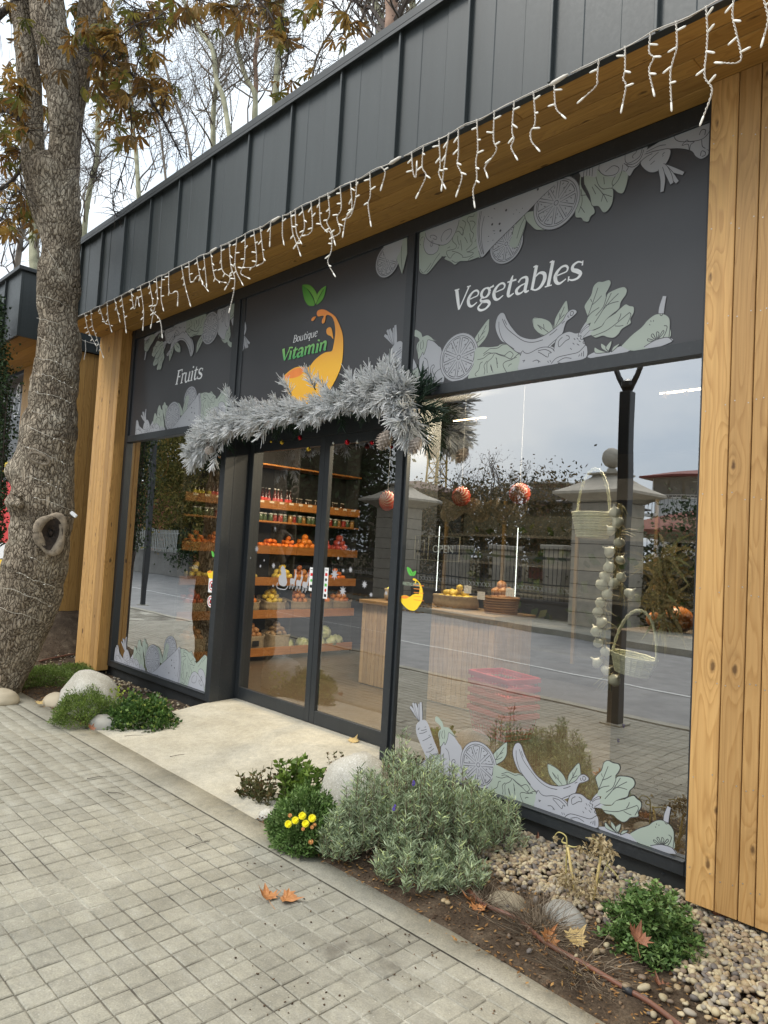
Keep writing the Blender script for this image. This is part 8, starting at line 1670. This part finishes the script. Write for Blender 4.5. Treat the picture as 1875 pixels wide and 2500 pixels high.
M_MOSS = isl_ramp('mound_leaf', [(0, (.07, .115, .02)), (.5, (.15, .235, .045)), (1, (.28, .36, .10))], .55, .2); M_IVY = isl_ramp('ivy_leaf', [(0, (.03, .07, .018)), (.6, (.08, .16, .035)), (.9, (.16, .26, .07)), (1, (.36, .44, .10))], .4, .2)
M_CHRY = isl_ramp('chrysanthemum_leaf', [(0, (.06, .115, .03)), (.5, (.13, .23, .055)), (1, (.27, .38, .14))], .5, .2); M_MINT = isl_ramp('mint_leaf', [(0, (.07, .13, .02)), (.5, (.14, .23, .035)), (1, (.24, .34, .07))], .5, .3); M_MIXL = isl_ramp('mixed_brown_leaf', [(0, (.05, .07, .02)), (.5, (.12, .12, .04)), (1, (.16, .08, .04))], .6, .2)
mound('ground_cover', 'fine leaved green mound left of the ivy, beside the small grey stone', 205, 1765, .27, .25, .23, 9000, M_MOSS, .026, .0035, 1)
mound('ground_cover', 'low spreading green mat between the big tree and the boulder', 98, 1668, .42, .36, .12, 9000, M_MOSS, .030, .0035, 2)
mound('ground_cover', 'small green mat in front of the left larch post', 180, 1655, .22, .20, .10, 3000, M_MOSS, .028, .0035, 3)
mound('ivy', 'glossy ivy shrub beside the left corner of the entrance slab', 345, 1775, .36, .26, .27, 5200, M_IVY, .032, .013, 4)
p_ = on_z(305, 1740); n = 120; rng = np.random.default_rng(3); pp = np.column_stack([rng.normal(p_[0]+.05, .06, n), rng.normal(p_[1]-.14, .05, n), rng.uniform(.08, .24, n)]); V, Fq = leaves_np(pp, rng.normal(0, 1, (n, 3))+[0, -.6, .5], rng.uniform(.025, .04, (n, 1)), rng.uniform(.009, .013, (n, 1)), rng, .2); tag(link('bright_sprig', np_mesh('bright_sprig', V, Fq, isl_ramp('lime_leaf', [(0, (.28, .40, .04)), (1, (.50, .58, .10))], .5, .3))), 'bright yellow green sprig growing at the front of the ivy', 'plant')
ch = mound('chrysanthemum', 'dark green mound with yellow flowers left of the large boulder', 745, 2065, .185, .175, .255, 11000, M_CHRY, .024, .005, 6)
M_YF = simple('yellow_petal', (1.0, .86, .02), .5, .04); M_OF = simple('orange_petal', (.62, .30, .10), .6, .1)
def flower(mat, R=.021, n=16, layers=3):
    mb = MB()
    for l in range(layers):
        for k in range(n):
            a = 2*math.pi*(k+.5*l)/n; r_ = R*(1-.24*l); z = .003*l; c, s_ = math.cos(a), math.sin(a); w = .0048; up = .003+.003*l
            mb.add([(c*.003, s_*.003, z), (c*r_*.6-s_*w, s_*r_*.6+c*w, z+up*.7), (c*r_, s_*r_, z+up), (c*r_*.6+s_*w, s_*r_*.6-c*w, z+up*.7)], [(0, 1, 2, 3)])
    mb.sphere((0, 0, .006), .005, 8, 5); return mb.mesh('flower', mat)
FLY, FLO = flower(M_YF), flower(M_OF, .012, 10, 2); cl = np.array(ch.location)
for k, (px, py, me, s_) in enumerate(((704, 2012, FLY, 1), (721, 2003, FLY, 1), (738, 1992, FLY, 1.05), (746, 2011, FLY, 1), (762, 1998, FLY, 1.05), (708, 1991, FLO, 1), (740, 2024, FLO, .9), (762, 2020, FLO, .9), (768, 2014, FLO, .9), (759, 2056, FLO, 1.2))):
    dd = ray(px, py); best = None
    for dep in np.linspace(2.9, 3.9, 400):
        q = CO+dd*dep-cl
        if (q[0]/.20)**2+(q[1]/.19)**2+(q[2]/.27)**2 < 1: best = q; break
    if best is None: best = CO+dd*3.35-cl
    nrm = Vector((-dd[0], -dd[1], -dd[2]+.4)).normalized(); best = best-dd*.022; link('flower', me, ch, tuple(best), nrm.to_track_quat('Z', 'Y').to_euler(), s_)
# spiky leaved perennials: stems with paired leaves
def stems_plant(name, lab, px, py, spec, mat, leaf, wid, seed, lean=.25, cat='plant', per=9, stemmat=None):
    c = on_z(px, py); t = empty(name, lab, cat, loc=(c[0], c[1], soil_z(c[0], c[1]))); r_ = random.Random(seed); P = []; D = []; mb = MB()
    for (dx, dy, h) in spec:
        b0 = Vector((dx*.4, dy*.4, 0)); e = Vector((dx+r_.uniform(-.03, .03), dy+r_.uniform(-.03, .03), h)); m_ = (b0+e)/2+Vector((r_.uniform(-.02, .02), r_.uniform(-.02, .02), 0)); Q = catmull([tuple(b0), tuple(m_), tuple(e)], 5); mb.tube(Q, [.0035*(1-.6*i/len(Q)) for i in range(len(Q))], 4)
        for k in range(per):
            u = .18+.82*k/per; q = Q[int(u*(len(Q)-1))]
            for s_ in range(3 if k < per-2 else 5): a = r_.uniform(0, 6.28); P.append(tuple(np.array(q)+np.array([r_.uniform(-.004, .004)]*3))); D.append((math.cos(a), math.sin(a), r_.uniform(.1, 1.2)))
    mb.obj('stems', stemmat or M_STEMG, t); n = len(P); rng = np.random.default_rng(seed); V, Fq = leaves_np(np.array(P), np.array(D), leaf*rng.uniform(.6, 1.2, (n, 1)), wid*rng.uniform(.7, 1.1, (n, 1)), rng, .12); link('foliage', np_mesh('foliage', V, Fq, mat), t); return t
r_ = random.Random(2)
stems_plant('mint_plant', 'bright green mint like shrub leaning over the slab edge', 705, 1975, [(r_.uniform(-.16, .16), r_.uniform(-.02, .14), r_.uniform(.18, .34)) for _ in range(46)], M_MINT, .050, .014, 7)
stems_plant('mint_plant', 'sparse brownish green sprigs at the left of the mint on the slab edge', 640, 1965, [(r_.uniform(-.20, .12), r_.uniform(-.10, .10), r_.uniform(.12, .30)) for _ in range(34)], M_MIXL, .034, .009, 8, per=7)
stems_plant('thyme_clump', 'low brown green clump behind the large boulder', 870, 1925, [(r_.uniform(-.26, .26), r_.uniform(-.10, .10), r_.uniform(.10, .26)) for _ in range(52)], M_MIXL, .024, .008, 9)
# lavender: grey green, soft, three lobes
M_LAV = isl_ramp('lavender_leaf', [(0, (.19, .25, .13)), (.5, (.34, .42, .25)), (.85, (.48, .55, .36)), (1, (.58, .66, .25))], .65, .15); M_LAVD = isl_ramp('lavender_dry', [(0, (.10, .07, .045)), (1, (.24, .18, .12))], .9)
lv = empty('lavender', 'large bushy grey green lavender beside the boulder under the window', 'plant'); r_ = random.Random(33); SP = []; SD = []; mb = MB(); lobes = [((890, 2085), .18, .38, 95), ((1000, 2110), .20, .46, 150), ((1110, 2105), .22, .40, 140), ((1200, 2085), .19, .30, 80), ((1000, 2165), .20, .20, 70), ((835, 2105), .14, .24, 55), ((1100, 2170), .18, .19, 55), ((965, 2040), .16, .50, 50), ((1060, 2060), .2, .44, 60)]
for (px, py), R, H, ns in lobes:
    c = on_z(px, py)
    for k in range(ns):
        a = r_.uniform(0, 6.28); u = r_.random()**.6; e = Vector((c[0]+math.cos(a)*R*u, c[1]+math.sin(a)*R*u*.9, H*(1-.50*u*u)*r_.uniform(.66, 1.22)));
        if e.y > -.06: e.y = -.06-r_.uniform(0, .05)
        b0 = Vector((c[0]+math.cos(a)*R*u*.35, min(-.1, c[1]+math.sin(a)*R*u*.35), .02)); m_ = b0*.4+e*.6+Vector((math.cos(a)*.02, math.sin(a)*.02, -.02)); Q = catmull([tuple(b0), tuple(m_), tuple(e)], 5); mb.tube(Q[::2]+[Q[-1]], .0016, 3, False)
        for i in range(4, len(Q)):
            for s_ in range(4 if i < len(Q)-3 else 6): th = r_.uniform(0, 6.28); SP.append(Q[i]); SD.append((math.cos(th), math.sin(th), r_.uniform(.4, 1.3)))
mb.obj('stems', M_LAVD, lv); n = len(SP); rng = np.random.default_rng(6); V, Fq = leaves_np(np.array(SP)+rng.normal(0, .004, (n, 3)), np.array(SD), rng.uniform(.024, .052, (n, 1)), rng.uniform(.0020, .0034, (n, 1)), rng, .1); link('foliage', np_mesh('foliage', V, Fq, M_LAV), lv); print('lav', n)
P = []; D = []; c = on_z(985, 2120)
for k in range(700): P.append((c[0]+r_.gauss(0, .08), c[1]+r_.gauss(-.04, .07), abs(r_.gauss(.07, .05)))); D.append((r_.gauss(0, 1), r_.gauss(0, 1), r_.uniform(-.5, .8)))
V, Fq = leaves_np(np.array(P), np.array(D), rng.uniform(.015, .03, (700, 1)), rng.uniform(.002, .004, (700, 1)), rng, .1); link('dry_leaves', np_mesh('dry_leaves', V, Fq, M_LAVD), lv)
mb = MB()
for px, py in ((963, 1973), (1010, 1912)):
    q = Vector(CO+ray(px, py)*3.3)
    for k in range(8): mb.sphere(tuple(q+Vector((r_.uniform(-.006, .006), r_.uniform(-.006, .006), r_.uniform(-.012, .012)))), .004, 6, 4)
mb.obj('flower_spike', simple('lavender_violet', (.10, .06, .35), .6, .15), lv)
# feathery green mound near the right post
c = on_z(1585, 2330); t = empty('marguerite', 'feathery green leafed mound in front of the gravel near the right post', 'plant', loc=(c[0], c[1], .01)); rng = np.random.default_rng(8); P = []; D = []; mb = MB()
for k in range(330):
    a = r_.uniform(0, 6.28); ph = math.acos(r_.random()); e = Vector((math.cos(a)*math.sin(ph)*.195, math.sin(a)*math.sin(ph)*.17, math.cos(ph)*.235))*r_.uniform(.62, 1.18); Q = catmull([(0, 0, 0), tuple(e*.55+Vector((0, 0, .02))), tuple(e)], 4); mb.tube(Q[::2]+[Q[-1]], .0015, 3, False)
    for i in range(3, len(Q)):
        for s_ in range(7): th = r_.uniform(0, 6.28); P.append(tuple(np.array(Q[i])+np.array([r_.gauss(0, .006) for _ in range(3)]))); D.append((math.cos(th), math.sin(th), r_.uniform(-.1, 1.)))
mb.obj('stems', M_STEMG, t); n = len(P); V, Fq = leaves_np(np.array(P), np.array(D), rng.uniform(.018, .036, (n, 1)), rng.uniform(.0035, .0075, (n, 1)), rng, .15); link('foliage', np_mesh('foliage', V, Fq, M_CHRY), t)
# dead twiggy bush
M_DEAD = isl_ramp('dead_twig', [(0, (.10, .075, .05)), (.6, (.19, .145, .10)), (1, (.32, .26, .19))], .9)
def twiggy(lab, px, py, R, H, n, seed, mat, name='dead_bush', th=.0016):
    c = on_z(px, py); t = empty(name, lab, 'plant', loc=(c[0], c[1], .01)); r_ = random.Random(seed); mb = MB()
    for k in range(n):
        a = r_.uniform(0, 6.28); u = r_.random()**.5; Q = [Vector((r_.gauss(0, R*.12), r_.gauss(0, R*.12), 0))]; d = Vector((math.cos(a)*u*R, math.sin(a)*u*R, H*r_.uniform(.3, 1.)))
        for i in range(4): Q.append(Q[-1]+d/4+Vector((r_.gauss(0, .012), r_.gauss(0, .012), r_.gauss(0, .008)))); Q[-1].z = max(.004, Q[-1].z)
        mb.tube(Q, [th*1.3, th*1.1, th, th*.7, th*.4], 3, False)
    mb.obj('twigs', mat, t); return t
twiggy('tangle of dead brown twigs on the soil below the dried plant', 1310, 2290, .26, .16, 300, 3, M_DEAD, th=.0011); twiggy('low mat of dead grey twigs left of the feathery green mound', 1420, 2390, .22, .08, 200, 4, M_DEAD, th=.0011); twiggy('wiry brown twig clump at the right side of the lavender', 1180, 2220, .14, .10, 90, 6, M_DEAD)
twiggy('bare branched shrub behind the left larch post', 168, 1490, .45, .75, 60, 9, M_TWIG, 'bare_shrub', .006)
# dried tomato plant on two canes
M_CANE = simple('bamboo_cane', (.55, .42, .16), .5, .15, 20.); M_CRISP = isl_ramp('crisp_leaf', [(0, (.28, .20, .10)), (.5, (.44, .35, .20)), (1, (.60, .50, .32))], .8, .2)
dp = empty('dried_tomato_plant', 'withered tomato plant with curled leaves tied to two bamboo canes', 'plant'); YD = -.42
for (x0, y0, x1, y1, w) in ((1394, 2118, 1386, 2068, 3.2), (1441, 2245, 1467, 2090, 3.4)):
    a, b_ = on_y(x0, y0, YD), on_y(x1, y1, YD); a = b_+(a-b_)*((b_[2]-.0)/(b_[2]-a[2]) if b_[2] > a[2] else 1); mb = MB(); mb.tube([tuple(a), tuple(b_)], w*depth_of(b_)/F_, 8); mb.obj('cane', M_CANE, dp, True)
mb = MB(); LM = MB()
st_ = [[(1441, 2245), (1450, 2180), (1470, 2140), (1484, 2100), (1478, 2070)], [(1384, 2190), (1382, 2120), (1384, 2060), (1380, 2040), (1362, 2032), (1350, 2048)], [(1388, 2065), (1400, 2068), (1418, 2068), (1422, 2082)], [(1384, 2060), (1372, 2055), (1376, 2045)], [(1470, 2085), (1462, 2060), (1450, 2048), (1430, 2045)], [(1480, 2110), (1500, 2130), (1510, 2145)]]
for P_ in st_: Q = catmull([tuple(on_y(px, py, YD+.01)) for px, py in P_], 4); mb.tube(Q, [.0045*(1-.6*i/len(Q)) for i in range(len(Q))], 5)
mb.obj('stems', simple('dry_stem', (.42, .36, .14), .7, .2), dp)
for px, py, n, sp in ((1465, 2062, 90, 13), (1450, 2075, 34, 10), (1482, 2080, 60, 10), (1420, 2072, 20, 6), (1355, 2045, 10, 5), (1385, 2150, 110, 14), (1375, 2190, 130, 16), (1400, 2200, 100, 18), (1430, 2190, 110, 14), (1390, 2230, 70, 12), (1440, 2150, 30, 10)):
    for k in range(n):
        p = Vector(on_y(px+r_.gauss(0, sp), py+r_.gauss(0, sp), YD+r_.gauss(0, .03))); a = Vector((r_.gauss(0, 1), r_.gauss(0, 1), r_.gauss(-.5, 1))).normalized()*r_.uniform(.014, .034); b2 = a.cross(Vector((r_.gauss(0, 1), r_.gauss(0, 1), 0))).normalized()*r_.uniform(.003, .009); c2 = a.cross(b2).normalized()*.006; LM.add([p, p+a*.5+b2+c2, p+a, p+a*.5-b2+c2, p+a*1.3-c2], [(0, 1, 2, 3), (2, 1, 4)])
LM.obj('curled_leaves', M_CRISP, dp)
M_TOM = simple('tomato_skin', (.60, .02, .012), .2, .1); mb = MB(); mb.sphere((0, 0, 0), .0115, 12, 8); TM = mb.mesh('tomato', M_TOM, True)
for k, (px, py, lab) in enumerate(((1337, 2168, 'red cherry tomato left of the dried plant, upper one'), (1352, 2199, 'red cherry tomato left of the dried plant, lower one'), (1423, 2266, 'red cherry tomato beside the cracked grey stone, left of the pair'), (1430, 2261, 'red cherry tomato beside the cracked grey stone, right of the pair'), (1453, 2206, 'orange red cherry tomato right of the taller cane'), (1355, 2221, 'small red tomato low on the soil left of the dried plant'))):
    p = on_z(px, py, .03); o = link('cherry_tomato', TM, None, tuple(p), None, .8 if k > 3 else 1.); mb = MB(); mb.tube([(0, 0, .010), (.002, 0, .016), (.008, 0, .020)], .0012, 4); mb.obj('stalk', M_STEMG, o); tag(o, lab, 'tomato', 'cherry tomatoes on the bed')
# drip hoses
M_HOSE = simple('brown_hose', (.15, .060, .035), .5, .2, 12.)
for P_, lab in (([(1120, 2150), (1150, 2180), (1185, 2210), (1262, 2243), (1330, 2300), (1420, 2350), (1480, 2385), (1530, 2415), (1590, 2450), (1680, 2520)], 'brown drip hose lying along the bed past the dead twigs'), ([(1700, 2355), (1740, 2378), (1800, 2405), (1890, 2450)], 'brown drip hose emerging from the feathery mound across the gravel')):
    Q = catmull([tuple(on_z(px, py, .045)) for px, py in P_], 6); mb = MB(); mb.tube(Q, .010, 10); o = mb.obj('drip_hose', M_HOSE, None, True); tag(o, lab, 'hose', 'brown drip hoses')
mb = MB(); p, q = on_z(1522, 2412, .045), on_z(1545, 2424, .045); mb.tube([tuple(p), tuple(q)], .014, 10); tag(mb.obj('hose_clamp', M_BLK, None, True), 'black coupling on the drip hose near the feathery mound', 'coupling')
for z_, (xa, ya, xb, yb) in enumerate(((118, 1527, 190, 1527), (105, 1566, 187, 1560), (95, 1612, 183, 1580))):
    a, b_ = on_x(xa, ya, -8.55), on_x(xb, yb, -8.55); pts_ = []
    for i in range(12): q = a+(b_-a)*i/11; pts_.append((q[0], q[1], soil_z(q[0], q[1])+.02))
    mb = MB(); mb.tube(pts_, .009, 6); tag(mb.obj('drip_hose', M_HOSE), f'drip hose on the dark bank behind the larch post, {("top","middle","bottom")[z_]} one', 'hose', 'hoses on the bank')
# white ruler-like strip against the plinth
a, b_ = on_y(1400, 2094, 0.0), on_y(1467, 2115, 0.0); mb = MB(); mb.box(a[0], .006, a[2]-.004, b_[0], .012, a[2]+.004); tag(mb.obj('cable_trim', M_WHITE), 'thin white strip fixed to the dark plinth behind the dried plant', 'strip')
# ---- fallen plane leaves
def maple(seed, mat, curl=.5):
    r_ = random.Random(seed); out = []
    pts = [(0, -.02), (.10, -.10), (.16, -.02), (.42, -.06), (.34, .06), (.62, .12), (.40, .22), (.50, .46), (.30, .40), (.26, .62), (.16, .52), (.0, 1.), (-.16, .52), (-.26, .62), (-.30, .40), (-.50, .46), (-.40, .22), (-.62, .12), (-.34, .06), (-.42, -.06), (-.16, -.02), (-.10, -.10)]
    V = [(0, .15, 0)]; S = .075
    for f in (.5, 1.):
        for x, y in pts: X, Y = x*f, .15+(y-.15)*f; z = curl*(X*X*.9+(Y-.2)**2*.35)*(1+.5*math.sin(seed+X*4))+.05*r_.uniform(-1, 1)*f; V.append((X, Y, z))
    V = [(x*S, y*S, z*S) for x, y, z in V]; n = len(pts); mb = MB(); mb.add(V, [(0, 1+i, 1+(i+1) % n) for i in range(n)]+[(1+i, 1+n+i, 1+n+(i+1) % n, 1+(i+1) % n) for i in range(n)])
    mb.tube([(0, 0, .001), (0, -.03, .006), (.01, -.06, .004)], .0009, 4); return mb.mesh('plane_leaf', mat)
def leafmat(n_, a, b_): 
    m, t, b, o = NODES(n_); g = G(t); g.L(g.ramp(g.noise(g.obj(), 45., 5, .65), [(.3, a), (.7, b_)]), b.inputs['Base Color']); b.inputs['Roughness'].default_value = .65; g.L(g.bump(g.noise(g.obj(), 160., 3), .4, .002), b.inputs['Normal']); return m
ML = [leafmat('plane_leaf_orange', (.36, .13, .04), (.58, .28, .10)), leafmat('plane_leaf_tan', (.40, .27, .10), (.56, .42, .18)), leafmat('plane_leaf_brown', (.13, .055, .03), (.30, .12, .06))]
MP = [maple(1, ML[0], .9), maple(2, ML[1], .4), maple(3, ML[2], 1.2), maple(4, ML[0], 1.2)]
for px, py, k, s_, rx, ry, rz, z, lab in ((655, 2196, 3, 1.3, .15, .15, 1.2, .006, 'orange curled plane leaf on the pavers, left of the touching pair'), (690, 2192, 0, 1.35, -.1, .12, -.9, .008, 'orange curled plane leaf on the pavers, right of the touching pair'), (860, 1812, 1, 1.15, .35, 0, .3, .165, 'flat tan plane leaf on the slab by the door stile'),
  (1398, 2300, 1, 1.25, .5, .1, -.2, .05, 'flat tan plane leaf lying below the cracked grey stone'), (1335, 2300, 0, 1.1, .9, .7, .8, .05, 'orange plane leaf standing on edge left of the tan one'), (1158, 2205, 0, 1.1, .3, .5, 2., .04, 'orange leaf over the drip hose beside the lavender'), (1170, 2226, 3, 1.0, .2, -.3, .4, .03, 'curled orange leaf under the drip hose beside the lavender'),
  (1395, 2372, 1, .9, -.3, .5, 1., .03, 'tan leaf among the dead twigs'), (1450, 2378, 1, .8, .5, .2, 2.2, .03, 'pale leaf beside the feathery mound'), (1557, 2300, 2, 1.15, .3, .3, .5, .24, 'brown leaf caught in the feathery green mound'), (820, 1912, 2, .95, 1.0, .2, .8, .17, 'dark red brown leaf against the large boulder, lower one'), (800, 1895, 2, .8, .8, .8, -.4, .22, 'dark red brown leaf against the large boulder, upper one'),
  (93, 1718, 1, .9, .2, .2, .5, .04, 'tan leaf on the soil at the foot of the big tree'), (222, 1781, 2, .9, .3, .3, 1., .05, 'brown leaf beside the small grey stone'), (265, 1752, 2, 1., .2, .5, 2., .05, 'brown leaf between the ivy and the green mound'), (1620, 2420, 2, 1., .2, .2, 1., .03, 'brown leaf under the right side of the feathery mound'), (1690, 2215, 2, 1.1, .2, .3, .4, .05, 'brown leaf on the gravel by the foot of the right post'), (1765, 2250, 2, 1.2, .4, .3, 2., .05, 'brown leaf on the gravel under the larch planks'), (1318, 2056, 2, .8, .4, .2, 1., .06, 'dark red leaf on the gravel by the plinth')):
    p = on_z(px, py, z); tag(link('fallen_leaf', MP[k], None, tuple(p), (rx, ry, rz), s_), lab, 'leaf', 'fallen plane leaves')
# twigs lying about
for k, (xa, ya, xb, yb, z, lab) in enumerate(((305, 1797, 350, 1795, .045, 'thin dark twig on the slab near its left edge, longer one'), (346, 1789, 377, 1787, .05, 'thin dark twig on the slab near its left edge, shorter one'), (416, 1847, 458, 1841, .03, 'straight twig in the middle of the slab'), (455, 2070, 512, 2053, .003, 'long straight twig lying across the pavers'), (265, 1934, 304, 1940, .003, 'short bent twig on the pavers'), (214, 1901, 262, 1895, .003, 'thin twig on the pavers near the slab'), (662, 1739, 690, 1740, .12, 'small twig on the slab by the door'), (478, 2037, 492, 2052, .003, 'tiny twig between the pavers'))):
    a, b_ = on_z(xa, ya, z+.004), on_z(xb, yb, z+.004); mb = MB(); m_ = (a+b_)/2+np.array([.0, .004, .004]); mb.tube([tuple(a), tuple(m_), tuple(b_)], [.0022, .0016, .0014], 5); mb.sphere(tuple(a), .0035, 6, 4); tag(mb.obj('twig', M_TWIG), lab, 'twig', 'twigs lying on slab and pavers')
n = 240; rng = np.random.default_rng(14); q = [on_z(rng.uniform(560, 1500), rng.uniform(1990, 2500), .004) for _ in range(n)]; q = [p for p in q if p[1] < -1.0]; me = pebbles(np.array(q), .0016, .0045, 'debris', rng); me.materials.clear(); me.materials.append(M_CRUMB); tag(link('debris', me), 'sprinkle of seed husks and soil crumbs on the pavers', 'debris', kind='stuff')
# dark climbing evergreen at the left edge
c = CO+ray(5, 1080)*8.6; t = empty('holly_bush', 'dark small leafed evergreen shrub at the left edge in front of the pavilion', 'shrub', loc=(c[0], c[1], 0)); rng = np.random.default_rng(22); P = []; 
for k in range(5200):
    py = rng.uniform(720, 1330); wpx = float(np.interp(py, [720, 850, 950, 1080, 1200, 1330], [14, 30, 42, 46, 28, 18])); px = -18+abs(rng.normal(0, 1))*wpx*.62; P.append(CO+ray(px, py)*(8.6+rng.normal(0, .15))-np.array([c[0], c[1], 0]))
P = np.array(P); V, Fq = leaves_np(P, rng.normal(0, 1, P.shape), rng.uniform(.03, .06, (len(P), 1)), rng.uniform(.010, .018, (len(P), 1)), rng, .2); link('foliage', np_mesh('foliage', V, Fq, M_EVG), t); mb = MB()
for k in range(40): q = P[rng.integers(0, len(P))]; mb.tube([(q[0]*.3, 0, max(0, q[2]-1.2)), tuple(q*.9), tuple(q)], [.008, .005, .002], 4)
mb.tube([(0, 0, 0), (.05, 0, 1.5), (0, 0, 3.5)], [.05, .04, .01], 6); mb.obj('stems', M_TWIG, t)
